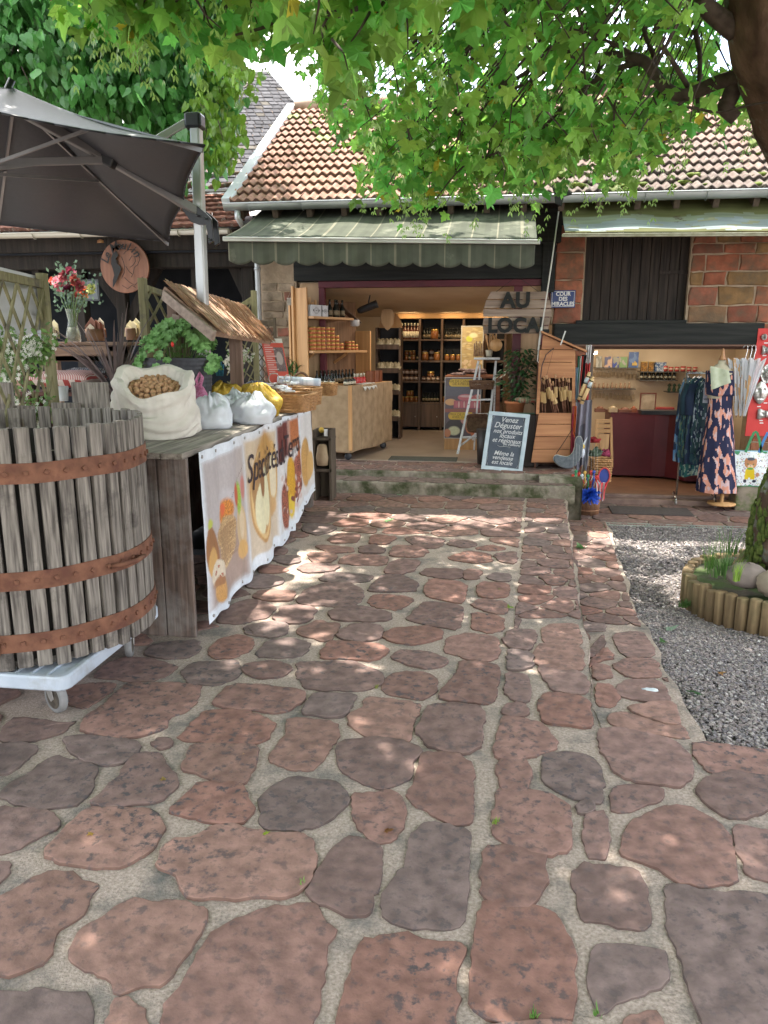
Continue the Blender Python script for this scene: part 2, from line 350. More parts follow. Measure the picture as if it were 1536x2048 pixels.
STONES = [
(0,1250,[
 [(570,310),(640,240),(760,205),(900,215),(1000,235),(1050,260),(1010,295),(900,335),(790,330),(640,318)],
 [(1100,290),(1150,240),(1270,230),(1400,225),(1440,260),(1420,320),(1310,355),(1150,345)],
 [(490,620),(560,540),(650,480),(690,430),(780,365),(1000,360),(1195,372),(1190,440),(1130,510),(1000,560),(995,610),(850,660),(720,672),(600,650)],
 [(385,690),(500,680),(650,685),(820,712),(810,760),(745,820),(620,842),(520,800),(430,770)],
 [(905,720),(940,690),(1010,695),(1020,730),(970,748)],
 [(-60,740),(140,722),(215,750),(130,840),(50,890),(-60,900)],
 [(5,1030),(90,950),(190,900),(230,850),(330,812),(400,830),(520,830),(570,900),(540,990),(470,1065),(350,1080),(230,1090),(100,1060)],
 [(550,1065),(640,1000),(715,930),(740,860),(820,790),(950,785),(990,870),(1055,915),(1040,990),(960,1050),(860,1065),(700,1085)],
 [(1075,685),(1150,610),(1220,530),(1400,515),(1576,570),(1646,610),(1586,690),(1500,718),(1300,710)],
 [(1290,470),(1390,370),(1540,375),(1816,400),(1800,470),(1740,500),(1690,530),(1540,510),(1300,490)],
 [(1115,870),(1130,800),(1150,735),(1340,738),(1540,745),(1520,860),(1450,950),(1350,950),(1200,890)],
 [(1030,1120),(1120,1030),(1200,965),(1430,975),(1500,1070),(1500,1140),(1440,1190),(1300,1180),(1130,1150)],
 [(-80,1130),(60,1115),(200,1130),(325,1150),(340,1220),(200,1290),(60,1355),(-80,1360)],
 [(430,1210),(530,1120),(700,1130),(870,1125),(950,1190),(955,1250),(900,1340),(850,1390),(740,1440),(620,1450),(480,1440),(310,1390),(300,1350),(360,1290)],
 [(20,620),(100,560),(380,600),(440,590),(350,660),(150,690),(20,700)],
 [(360,380),(640,360),(690,370),(620,430),(520,495),(450,480),(350,430)],
 [(870,170),(930,120),(1190,100),(1190,160),(1120,200),(950,195)],
 [(1255,150),(1330,90),(1430,65),(1520,100),(1500,150),(1420,190),(1290,195)]]),
(512,1250,[
 [(190,570),(480,600),(470,700),(400,800),(330,870),(220,865),(90,800),(130,740),(180,680)],
 [(250,235),(420,228),(570,230),(700,270),(760,310),(740,360),(640,395),(400,385),(295,375),(262,300)],
 [(300,490),(350,420),(600,432),(560,480),(530,540),(400,545),(295,535)],
 [(650,510),(650,470),(690,445),(900,470),(985,490),(960,540),(930,590),(920,690),(850,680),(700,670),(640,640),(570,600),(580,530)],
 [(765,380),(810,310),(880,290),(1020,300),(1080,340),(1070,390),(1010,450),(950,440),(800,415)],
 [(1115,400),(1160,350),(1220,290),(1220,230),(1350,230),(1455,255),(1450,330),(1430,440),(1370,465),(1110,445)],
 [(970,640),(1010,560),(1040,500),(1200,490),(1330,505),(1365,550),(1350,710),(1260,770),(1130,745),(1030,715)],
 [(480,750),(560,700),(780,700),(960,740),(970,790),(920,850),(920,920),(850,950),(750,975),(640,930),(530,870),(500,810)],
 [(930,1010),(980,900),(1000,780),(1200,795),(1300,860),(1285,950),(1290,1100),(1290,1180),(1180,1190),(1080,1130),(960,1070)],
 [(20,1090),(80,990),(220,930),(400,950),(540,1000),(520,1100),(440,1160),(360,1200),(200,1225),(60,1190)],
 [(585,1030),(700,1035),(790,1010),(860,1030),(890,1170),(820,1280),(720,1290),(630,1230),(600,1150)],
 [(0,190),(80,100),(200,95),(315,110),(300,170),(200,195)],
 [(400,170),(440,110),(600,115),(740,130),(790,170),(700,215),(560,200),(400,200)],
 [(810,200),(860,165),(1000,165),(1150,215),(1110,250),(1030,262),(920,240)],
 [(1130,160),(1160,80),(1280,60),(1450,80),(1450,190),(1380,215),(1270,195)],
 [(760,70),(830,30),(1000,20),(1120,45),(1090,90),(950,115),(830,105)],
 [(-60,240),(120,225),(215,265),(140,310),(0,315),(-80,270)],
 [(-30,10),(100,-12),(180,0),(180,40),(120,72),(0,65),(-30,30)],
 [(250,30),(380,-20),(480,20),(460,85),(400,95),(290,60)],
 [(500,40),(640,0),(760,20),(740,85),(620,100),(500,80)]]),
(1024,1250,[
 [(-10,40),(130,40),(140,80),(110,150),(0,140),(-45,100)],
 [(-20,150),(110,180),(125,250),(60,270),(-30,260)],
 [(190,10),(390,0),(405,60),(412,120),(300,130),(190,110)],
 [(140,170),(180,120),(415,140),(425,260),(340,270),(150,240)],
 [(160,260),(280,250),(430,300),(452,350),(440,400),(340,410),(230,385)],
 [(160,500),(200,420),(400,440),(475,470),(475,610),(400,610),(200,580)],
 [(-30,300),(80,310),(110,380),(90,460),(0,450),(-40,400)],
 [(-40,480),(70,480),(100,540),(0,545),(-50,530)],
 [(-60,560),(30,570),(170,600),(280,730),(100,790),(0,810),(-90,790),(-90,720)],
 [(-90,870),(-50,825),(80,825),(110,900),(90,990),(0,995),(-60,980)],
 [(190,800),(300,780),(470,800),(530,870),(535,1060),(400,1040),(240,980),(190,930)],
 [(-85,1010),(0,1005),(180,1020),(330,1090),(340,1200),(335,1350),(200,1360),(0,1320),(-90,1260),(-100,1180)],
 [(390,1090),(470,1060),(480,1120),(400,1135)],
 [(430,1160),(570,1150),(570,1385),(440,1385)],
 [(530,640),(640,630),(800,660),(960,700),(1050,780),(1075,860),(1040,930),(970,955),(840,940),(650,910),(590,820),(540,760)],
 [(600,1000),(700,980),(900,990),(900,1040),(800,1080),(660,1115),(610,1100)],
 [(590,550),(680,530),(850,590),(1020,610),(1045,685),(900,660),(610,610)],
 [(700,500),(850,480),(975,480),(1005,600),(880,575),(740,535)],
 [(630,380),(680,340),(890,340),(950,470),(830,465),(640,420)],
 [(600,250),(700,210),(865,210),(890,310),(700,315)],
 [(500,360),(600,370),(640,430),(600,490),(510,480)],
 [(600,60),(780,40),(835,120),(850,190),(660,190)],
 [(440,150),(560,140),(610,200),(490,230),(450,210)],
 [(440,60),(550,60),(555,130),(448,135)],
 [(480,240),(580,250),(600,310),(490,330)],
 [(1100,710),(1536,760),(1650,780),(1650,880),(1400,890),(1200,890),(1110,800)],
 [(1120,1000),(1190,920),(1350,900),(1560,940),(1640,1000),(1600,1060),(1420,1150),(1280,1150),(1180,1080)],
 [(660,1380),(690,1260),(760,1180),(900,1120),(1050,1100),(1240,1200),(1300,1300),(1330,1500),(1250,1540),(1130,1550),(980,1520),(900,1460),(780,1410)],
 [(1330,1220),(1536,1250),(1660,1260),(1660,1530),(1400,1500),(1380,1380)]]),
(0,1648,[
 [(-60,490),(60,440),(180,345),(300,318),(430,335),(480,385),(570,400),(520,460),(460,575),(370,610),(330,700),(330,760),(260,820),(120,870),(-60,900)],
 [(440,740),(490,650),(620,580),(700,515),(820,482),(1000,510),(1200,520),(1225,550),(1160,700),(1070,830),(980,960),(850,945),(720,990),(640,890),(540,850),(450,810)],
 [(960,270),(990,160),(1050,110),(1160,105),(1280,42),(1400,42),(1536,75),(1836,95),(1881,230),(1836,340),(1766,400),(1676,432),(1536,420),(1340,430),(1210,445),(1110,380),(1060,300)],
 [(-60,1010),(100,1030),(470,1025),(530,1110),(520,1290),(-60,1290)],
 [(640,1300),(670,1070),(780,1090),(860,1150),(890,1300)],
 [(990,1290),(1010,1070),(1100,980),(1180,850),(1230,720),(1350,640),(1536,550),(1866,500),(1936,600),(2001,680),(1926,760),(1926,870),(1886,1000),(1846,1300)],
 [(-60,240),(60,250),(30,330),(-60,400)]]),
(512,1648,[
 [(325,390),(400,280),(460,170),(540,110),(620,115),(745,160),(730,300),(690,490),(670,530),(560,520),(450,480),(350,440)],
 [(765,430),(860,330),(910,270),(915,100),(1030,25),(1280,60),(1275,150),(1250,300),(1270,370),(1240,450),(1245,540),(1210,610),(980,600),(860,560),(770,520)],
 [(500,1300),(520,1120),(590,920),(640,720),(820,700),(930,705),(1060,750),(1200,740),(1240,790),(1180,900),(1170,1050),(1200,1300)],
 [(1380,170),(1536,150),(1740,190),(1720,350),(1650,480),(1500,490),(1390,440),(1360,380)],
 [(1350,520),(1500,500),(1700,540),(1800,600),(1880,750),(1910,830),(1880,900),(1900,1140),(1800,1160),(1600,1190),(1420,1150),(1310,1080),(1310,860)],
 [(1400,1230),(1600,1215),(1850,1200),(1900,1290),(1400,1290)]]),
(1024,1648,[
 [(370,320),(430,260),(560,290),(740,300),(780,400),(830,590),(760,615),(640,605),(560,570),(430,560),(410,480)],
 [(470,800),(540,765),(660,750),(850,780),(905,800),(910,920),(850,990),(640,1050),(530,1120),(510,1050),(480,950)],
 [(920,400),(1050,400),(1180,445),(1536,450),(1700,470),(1700,1290),(1160,1290),(1110,1060),(1060,960),(1030,820),(950,600)],
 [(690,1170),(880,1165),(910,1290),(680,1290)]]),
(380,980,[
 [(410,470),(500,450),(600,480),(520,500),(430,498)],[(490,420),(540,400),(650,400),(660,435),(580,450)],
 [(330,585),(370,530),(450,510),(560,540),(540,570),(430,590)],
 [(170,790),(200,720),(330,665),(430,675),(515,715),(470,760),(300,805)],
 [(500,765),(560,710),(640,698),(755,720),(720,780),(640,803),(540,790)],
 [(325,830),(450,805),(580,830),(560,870),(440,882),(340,860)],
 [(645,860),(720,810),(890,800),(880,860),(800,890),(700,880)],
 [(380,640),(430,610),(630,610),(610,665),(450,665)],
 [(640,670),(700,600),(830,560),(960,570),(1040,610),(1010,680),(900,698),(720,690)],
 [(1070,600),(1150,520),(1270,520),(1370,570),(1340,610),(1100,612)],
 [(1075,670),(1110,630),(1250,640),(1345,660),(1250,720),(1100,700)],
 [(700,380),(860,380),(880,410),(830,440),(740,440)],
 [(890,440),(940,395),(1100,393),(1190,410),(1160,455),(1000,450)],
 [(755,345),(800,335),(970,350),(980,375),(850,380)],[(1015,345),(1100,333),(1170,360),(1160,380),(1020,380)],
 [(1210,370),(1230,338),(1350,340),(1430,370),(1380,405),(1200,400)],
 [(825,295),(900,262),(1020,270),(1000,315),(860,320)],[(1080,300),(1100,270),(1240,285),(1190,325),(1080,322)],
 [(1290,290),(1380,278),(1530,300),(1500,345),(1400,350),(1320,320)],
 [(650,470),(700,445),(820,450),(900,460),(850,490),(690,500)],
 [(780,540),(830,500),(1000,510),(1100,520),(1060,550),(900,560)],
 [(1210,440),(1260,420),(1380,430),(1350,480),(1260,510),(1160,500)],
 [(830,740),(900,710),(1000,700),(1200,740),(1190,780),(1050,790),(870,780)],
 [(910,870),(960,810),(1150,830),(1140,890),(1000,900)]]),
(780,980,[
 [(105,780),(150,730),(210,680),(440,700),(410,835),(250,815)],[(210,590),(240,535),(460,560),(440,680),(330,665),(230,640)],
 [(525,610),(540,560),(710,570),(705,640),(620,650),(540,640)],[(490,700),(540,660),(700,680),(700,740),(620,740)],
 [(490,830),(500,740),(680,770),(680,840),(600,860)],[(590,530),(620,500),(720,510),(720,550),(640,545)],
 [(345,330),(370,305),(480,310),(530,335),(440,347)],[(180,505),(220,475),(430,480),(430,530),(330,535)],
 [(450,480),(550,490),(530,535),(445,535)]]),
]
def inside(p, poly):
    c = False; n = len(poly)
    for i in range(n):
        x0, y0 = poly[i][0], poly[i][1]; x1, y1 = poly[(i+1) % n][0], poly[(i+1) % n][1]
        if (y0 > p[1]) != (y1 > p[1]) and p[0] < (x1-x0)*(p[1]-y0)/(y1-y0)+x0: c = not c
    return c
def clip(poly, nx, ny, d):          # keep nx*x+ny*y <= d
    out = []; n = len(poly)
    for i in range(n):
        a = poly[i]; b = poly[(i+1) % n]; da = nx*a[0]+ny*a[1]-d; db = nx*b[0]+ny*b[1]-d
        if da <= 0: out.append(a)
        if da*db < 0:
            t = da/(da-db); out.append((a[0]+t*(b[0]-a[0]), a[1]+t*(b[1]-a[1])))
    return out
def chaikin(P, k=2, q=.25):
    for _ in range(k):
        Q = []; n = len(P)
        for i in range(n):
            a = P[i]; b = P[(i+1) % n]
            Q.append((a[0]*(1-q)+b[0]*q, a[1]*(1-q)+b[1]*q)); Q.append((a[0]*q+b[0]*(1-q), a[1]*q+b[1]*(1-q)))
        P = Q
    return P
def area(P): return .5*sum(P[i][0]*P[(i+1) % len(P)][1]-P[(i+1) % len(P)][0]*P[i][1] for i in range(len(P)))
stone_col = [(.245,.142,.116), (.222,.138,.118), (.258,.138,.108), (.208,.136,.118), (.192,.138,.124), (.268,.158,.126), (.218,.140,.120)]
def resample(P, step):
    Q = []
    n = len(P)
    for i in range(n):
        a = P[i]; b = P[(i+1) % n]; L = math.hypot(b[0]-a[0], b[1]-a[1]); k = max(1, int(L/step))
        for j in range(k): Q.append((a[0]+(b[0]-a[0])*j/k, a[1]+(b[1]-a[1])*j/k))
    return Q
from mathutils import noise as mnoise
def stone(mb, P, zf, h=.010, rough=.014, step=.03, col=None, smoothk=1):
    """one paving slab: crisp wobbling outline, rolled edge, slightly uneven top"""
    if len(P) < 3: return
    if area(P) < 0: P = P[::-1]
    A = area(P)
    if A < .0008: return
    P = chaikin(P, smoothk, .17); P = resample(P, step)
    cx = sum(p[0] for p in P)/len(P); cy = sum(p[1] for p in P)/len(P); s0 = rnd.uniform(0, 50)
    size = math.sqrt(A); c = col or rnd.choice(stone_col); j = rnd.uniform(.78, 1.05); c = tuple(v*j for v in c)
    O = []
    for x, y in P:
        k = mnoise.noise((x*13+s0, y*13, 0))*rough + mnoise.noise((x*42+s0, y*42, 3))*rough*.75
        dx, dy = x-cx, y-cy; L = math.hypot(dx, dy)+1e-6
        O.append((x+dx/L*k, y+dy/L*k))
    n = len(O); tilt = (rnd.uniform(-.012,.012), rnd.uniform(-.012,.012)); hh = h*rnd.uniform(.55, 1.25)
    vs = []
    rings = [(0.002, -.02), (0.0, hh*.55), (-.0015, hh*.9), (-.0055, hh)]
    fr = [.8, .55, .28]
    for off, z in rings:
        for x, y in O:
            dx, dy = x-cx, y-cy; L = math.hypot(dx, dy)+1e-6; q = max(.1, (L+off)/L)
            X, Y = cx+dx*q, cy+dy*q
            vs.append((X, Y, zf(cx, Y if abs(Y-cy) < 9 else cy)+z+(tilt[0]*dx+tilt[1]*dy if z > hh*.5 else 0)))
    for f in fr:
        for x, y in O:
            dx, dy = (x-cx)*f, (y-cy)*f; X, Y = cx+dx, cy+dy
            vs.append((X, Y, zf(cx, Y)+hh+tilt[0]*dx+tilt[1]*dy+.0045*mnoise.noise((X*9+s0, Y*9, 1))+.002*mnoise.noise((X*30+s0, Y*30, 1))))
    vs.append((cx, cy, zf(cx, cy)+hh+.003)); R_ = len(rings)+len(fr)
    fs = [(r*n+i, r*n+(i+1) % n, (r+1)*n+(i+1) % n, (r+1)*n+i) for r in range(R_-1) for i in range(n)]
    fs += [((R_-1)*n+i, (R_-1)*n+(i+1) % n, R_*n) for i in range(n)]
    b0 = len(mb.c); mb.add(vs, fs, 0, True, c)
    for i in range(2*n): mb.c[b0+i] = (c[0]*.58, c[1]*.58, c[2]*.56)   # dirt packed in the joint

traced = []
for ox, oy, L in STONES:
    for P in L:
        q = [grz(ox+x/3, oy+y/3) for x, y in P]; q = [(p.x, p.y) for p in q]
        ca, cb = sum(p[0] for p in q)/len(q), sum(p[1] for p in q)/len(q)
        q = [(ca+(x-ca)*(1+.017/(math.hypot(x-ca, y-cb)+.02)), cb+(y-cb)*(1+.030/(math.hypot(x-ca, y-cb)+.02))) for x, y in q]
        m = sum(p[0]-xe(p[1]) for p in q)/len(q); yy = sum(p[1] for p in q)/len(q)
        if yy > 2.95:
            q = [(min(x, xe(y)-.006), y) for x, y in q] if m < 0 else [(max(x, xe(y)+.006), y) for x, y in q]
        traced.append(q)
boxes = [(min(p[0] for p in q), max(p[0] for p in q), min(p[1] for p in q), max(p[1] for p in q), q) for q in traced]
def hits(P):
    x0, x1 = min(p[0] for p in P), max(p[0] for p in P); y0, y1 = min(p[1] for p in P), max(p[1] for p in P)
    for a, b, c, d, q in boxes:
        if x1 < a or x0 > b or y1 < c or y0 > d: continue
        if any(inside(p, q) for p in P) or any(inside(p, P) for p in q): return True
        cx = sum(p[0] for p in P)/len(P); cy = sum(p[1] for p in P)/len(P)
        if inside((cx, cy), q): return True
    return False
def voronoi_fill(x0, x1, y0, y1, sx, sy, gap, bound=None, seed=3, jit=.36, test=True):
    r = random.Random(seed); pts = {}
    nx, ny = int((x1-x0)/sx)+3, int((y1-y0)/sy)+3
    for j in range(-1, ny):
        for i in range(-1, nx):
            pts[i, j] = (x0+(i+.5+(j % 2)*.5+r.uniform(-jit, jit))*sx, y0+(j+.5+r.uniform(-jit, jit)*.8)*sy)
    out = []
    for (i, j), p in pts.items():
        P = [(p[0]-sx*1.3, p[1]-sy*1.3), (p[0]+sx*1.3, p[1]-sy*1.3), (p[0]+sx*1.3, p[1]+sy*1.3), (p[0]-sx*1.3, p[1]+sy*1.3)]
        for di in range(-2, 3):
            for dj in range(-2, 3):
                q = pts.get((i+di, j+dj))
                if q is None or (di == 0 and dj == 0): continue
                dx, dy = q[0]-p[0], q[1]-p[1]; L = math.hypot(dx, dy)
                P = clip(P, dx/L, dy/L, (dx*(p[0]+q[0])/2+dy*(p[1]+q[1])/2)/L-gap*r.uniform(.6, 1.3))
                if len(P) < 3: break
            if len(P) < 3: break
        if len(P) < 3: continue
        if bound: P = bound(P)
        if len(P) < 3 or abs(area(P)) < .003: continue
        if test:
            k = 0
            while hits(P) and k < 3:
                cx = sum(a[0] for a in P)/len(P); cy = sum(a[1] for a in P)/len(P)
                P = [(cx+(a[0]-cx)*.8, cy+(a[1]-cy)*.8) for a in P]; k += 1
            if hits(P): continue
        out.append(P)
    return out
def bound_main(P):
    P = clip(P, 1, -.0649, .50-.1947-.012); P = clip(P, 0, 1, 7.99); return clip(P, -1, 0, 4.4)
def bound_path(P):
    P = clip(P, -1, .0649, -.50+.1947-.02); P = clip(P, 1, -.072, .905-.216-.02); P = clip(P, 0, 1, 8.0); return clip(P, 0, -1, -3.35)
slabs = MB()
for q in traced:
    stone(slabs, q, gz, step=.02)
# the band beside the kerb edge, then the wide field
def strip(P): return clip(bound_main(P), -1, .0649, -.21+.1947+.11)
def field(P): return clip(bound_main(P), 1, -.0649, .20-.1947-.13)
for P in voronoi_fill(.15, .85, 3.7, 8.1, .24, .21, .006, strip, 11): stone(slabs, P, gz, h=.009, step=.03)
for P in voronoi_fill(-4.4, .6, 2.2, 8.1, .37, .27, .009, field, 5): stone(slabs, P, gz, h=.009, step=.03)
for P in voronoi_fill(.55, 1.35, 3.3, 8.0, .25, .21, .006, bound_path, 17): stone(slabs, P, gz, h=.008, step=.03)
# apron in front of the right-hand shop
ZR = -.27
for P in voronoi_fill(.86, 5.2, 7.98, 9.4, .42, .30, .014, lambda P: clip(clip(clip(P, 0, 1, 9.28), 0, -1, -8.02), -1, 0, -.98), 23, test=False):
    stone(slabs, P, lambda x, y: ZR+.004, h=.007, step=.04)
# lower right and behind the camera
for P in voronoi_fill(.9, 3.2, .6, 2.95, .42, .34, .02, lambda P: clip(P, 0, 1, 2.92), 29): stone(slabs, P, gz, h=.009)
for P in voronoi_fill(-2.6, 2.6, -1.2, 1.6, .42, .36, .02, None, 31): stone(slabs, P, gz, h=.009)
m_slab = M('red_sandstone', .74, 1.28, rough=.82, sc=16, det=12, vcol=True, bump=.006, bsc=34, c3=(.075,.066,.068), s3=30, t3=.575, w3=.055, contrast=.17, spec=.25)
# lichen patches only in broad areas: gate the dark speckle with a second, wide noise
def gate(m):
    t = m.node_tree; N = t.nodes; L = t.links
    mixs = [n for n in N if n.type == 'MIX']; m3 = mixs[-1]; lk = m3.inputs[0].links[0].from_socket
    tcn = [n for n in N if n.type == 'TEX_COORD'][0]
    nn = N.new('ShaderNodeTexNoise'); nn.inputs['Scale'].default_value = 1.1; nn.inputs['Detail'].default_value = 2
    L.new(tcn.outputs['Object'], nn.inputs['Vector'])
    mr = N.new('ShaderNodeMapRange'); mr.inputs['From Min'].default_value = .36; mr.inputs['From Max'].default_value = .60
    mr.inputs['To Min'].default_value = .25; L.new(nn.outputs['Fac'], mr.inputs['Value'])
    mu = N.new('ShaderNodeMath'); mu.operation = 'MULTIPLY'; L.new(lk, mu.inputs[0]); L.new(mr.outputs[0], mu.inputs[1]); L.new(mu.outputs[0], m3.inputs[0])
gate(m_slab)
tag(slabs.build('paving_slabs', m_slab), kind='structure')

m_mort = M('mortar', (.27,.215,.175), (.47,.385,.325), rough=.95, sc=95, det=9, bump=.005, bsc=150, c3=(.13,.125,.115), s3=4.5, t3=.60, w3=.10, spec=.15)
mo = MB()
def sheet(x0f, x1f, ya, yb, nx, ny, zf, amp=.004):
    def fn(u, v):
        y = ya+(yb-ya)*v; x = x0f(y)+(x1f(y)-x0f(y))*u
        return (x, y, zf(x, y)+amp*mnoise.noise((x*6, y*6, 0))+amp*.5*mnoise.noise((x*21, y*21, 5)))
    mo.grid(fn, nx, ny)
sheet(lambda y: -4.4, xe, 2.9, 8.02, 150, 150, lambda x, y: 0.0)
sheet(lambda y: -4.4, lambda y: 6, -1.5, 2.9, 160, 110, lambda x, y: 0.0)
mo.grid(lambda u, v: (xe(2.9+5.1*u)+.010*mnoise.noise((u*90, v*3, 0)), 2.9+5.1*u, (low(2.9+5.1*u)-.03)*(1-v)+.003*v), 170, 4)
sheet(xe, xp, 2.9, 8.02, 16, 150, lambda x, y: low(y))
sheet(lambda y: .70, lambda y: 6.0, 7.95, 9.75, 60, 24, lambda x, y: ZR)
tag(mo.build('paving_mortar', m_mort), kind='structure')

soil = M('packed_earth', (.10,.085,.07), (.17,.14,.11), rough=.95, sc=3, bump=.01)
g = MB(); g.box(-60, 60, -30, 110, -1.2, -.62)
tag(g.build('ground', soil), kind='structure')
t_ = MB(); t_.grid(lambda u, v: (-9+4.62*u, 1.5+9*v, -.02+.02*mnoise.noise((u*9, v*14, 0))), 40, 60)
t_.grid(lambda u, v: (-4.5+2.7*u, 7.99+1.6*v, -.015), 4, 4)
tag(t_.build('terrace_ground', M('terrace_gravel', (.17,.155,.14), (.30,.28,.25), rough=.95, sc=40, bump=.01, bsc=70)), kind='structure')

# gravel court
def grav_z(x, y): return low(y)-.03+.02*mnoise.noise((x*1.5, y*1.5, 7))
gv = MB()
gv.grid(lambda u, v: (xp(2.86+5.1*v)-.02+(6-xp(2.86+5.1*v))*u, 2.86+5.11*v, grav_z(xp(2.86+5.1*v)+(6-xp(2.86+5.1*v))*u, 2.86+5.1*v)-.012), 80, 90)
m_gb = M('gravel_bed', (.07,.062,.058), (.20,.18,.17), rough=.95, sc=55, bump=.012, bsc=60)
gvo = tag(gv.build('gravel_court', m_gb), kind='structure')
rs = np.random.RandomState(4)
def pebbles(n, xr, yr, s, seed):
    r = np.random.RandomState(seed)
    y = yr[0]+(yr[1]-yr[0])*r.rand(n)**1.0; x = xr[0]+(xr[1]-xr[0])*r.rand(n)
    keep = np.array([x[i] > xp(y[i])-.05*r.rand()**3 for i in range(n)]); x = x[keep]; y = y[keep]; n = len(x)
    z = np.array([grav_z(a, b) for a, b in zip(x, y)])
    T = np.array([(1,0,0),(0,1,0),(-1,0,0),(0,-1,0),(.55,.55,.7),(-.6,.5,.65),(-.5,-.6,.7),(.6,-.5,.6)], float)
    Fb = np.array([(0,1,4),(1,5,4),(1,2,5),(2,6,5),(2,3,6),(3,7,6),(3,0,7),(0,4,7),(4,5,6),(4,6,7)])
    a = r.rand(n)*2*PI; sz = s*r.uniform(.6, 1.5, n)
    V = np.repeat(T[None], n, 0)*(1+.35*r.uniform(-1, 1, (n, 8, 3)))
    V *= np.stack([sz*r.uniform(.7, 1.3, n), sz*r.uniform(.6, 1, n), sz*r.uniform(.4, .9, n)], 1)[:, None, :]
    tl = r.uniform(-.5, .5, n); ct, st_ = np.cos(tl)[:, None], np.sin(tl)[:, None]
    Z2 = V[:, :, 2]*ct+V[:, :, 0]*st_; X2 = V[:, :, 0]*ct-V[:, :, 2]*st_
    ca, sa = np.cos(a)[:, None], np.sin(a)[:, None]
    X = X2*ca-V[:, :, 1]*sa+x[:, None]; Y = X2*sa+V[:, :, 1]*ca+y[:, None]; Z = Z2+z[:, None]+r.uniform(-.004, .005, n)[:, None]
    VV = np.stack([X, Y, Z], 2).reshape(-1, 3)
    FF = (Fb[None]+8*np.arange(n)[:, None, None]).reshape(-1, 3)
    pal = np.array([(.20,.17,.165),(.27,.235,.22),(.15,.135,.14),(.33,.30,.28),(.24,.20,.19),(.18,.165,.17)])
    cc = pal[r.randint(0, 6, n)]*r.uniform(.8, 1.2, (n, 1)); cc[r.rand(n) > .993] = (.5,.48,.46)
    return VV, FF, np.repeat(cc, 10, 0)
A_ = pebbles(27000, (.9, 2.1), (2.92, 5.3), .0085, 1); B_ = pebbles(26000, (1.0, 3.6), (5.2, 7.95), .010, 2)
VV = np.vstack([A_[0], B_[0]]); FF = np.vstack([A_[1], B_[1]+len(A_[0])])
pb = fast_mesh('gravel', VV, FF, M('gravel_stone', .8, 1.2, rough=.85, sc=90, vcol=True, spec=.3), fcol=np.vstack([A_[2], B_[2]]))
tag(pb, kind='stuff')

# drain channel across the court
dr = MB()
dr.box(.98, 5.4, 7.955, 8.0, ZR-.02, ZR+.012)
dr.box(.98, 5.4, 8.055, 8.10, ZR-.02, ZR+.012)
for i in range(150):
    x = 1.0+i*.029; dr.box(x, x+.012, 7.99, 8.06, ZR-.02, ZR+.010)
single('drain_channel', dr, M('galvanised_grate', (.16,.19,.17), (.30,.33,.30), rough=.6, metal=.3, sc=9), 'long narrow slotted drain between gravel and right shop paving', 'drain')

# ---------------------------------------------------------------- steps to the left shop
moss_stone = M('mossy_step_stone', (.20,.17,.14), (.33,.29,.23), rough=.92, sc=11, bump=.012, bsc=22, c3=(.055,.062,.030), s3=3.5, t3=.48, w3=.10, spec=.2)
st = MB()
def riser(x0, x1, y, z0, z1, d, seed):
    def fn(u, v):
        x = x0+(x1-x0)*u; e = .012*mnoise.noise((x*5, v*2, seed))+.008*mnoise.noise((x*19, v*7, seed))
        if v < .6: return (x, y+e+.01*v, z0+(z1-z0)*v/.6)
        return (x, y+e+.01+(v-.6)/.4*d, z1+.006*mnoise.noise((x*6, v*9, seed+3)))
    st.grid(fn, 110, 12)
riser(-1.95, .92, 8.01, -.05, .135, .36, 1)
riser(-1.95, .92, 8.34, .10, .205, .10, 5)
riser(.55, 1.0, 8.15, -.30, .20, .25, 9)
st.grid(lambda u, v: (1.0, 8.05+1.3*u, -.30+.5*v), 12, 5)
tag(st.build('entrance_steps', moss_stone), kind='structure')
stp = MB()
stp.grid(lambda u, v: (-1.95+2.95*u, 8.40+1.0*v, .203), 30, 10)
tag(stp.build('entrance_platform', m_mort), kind='structure')
ps = MB()
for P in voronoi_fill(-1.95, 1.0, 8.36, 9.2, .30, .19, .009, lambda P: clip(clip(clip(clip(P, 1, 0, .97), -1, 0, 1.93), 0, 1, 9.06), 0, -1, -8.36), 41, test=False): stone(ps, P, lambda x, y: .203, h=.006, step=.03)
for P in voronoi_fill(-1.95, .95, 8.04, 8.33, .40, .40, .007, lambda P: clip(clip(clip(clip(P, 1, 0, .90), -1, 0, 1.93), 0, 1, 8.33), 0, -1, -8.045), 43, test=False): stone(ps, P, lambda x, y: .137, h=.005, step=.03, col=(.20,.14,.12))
tag(ps.build('platform_slabs', m_slab), kind='structure')
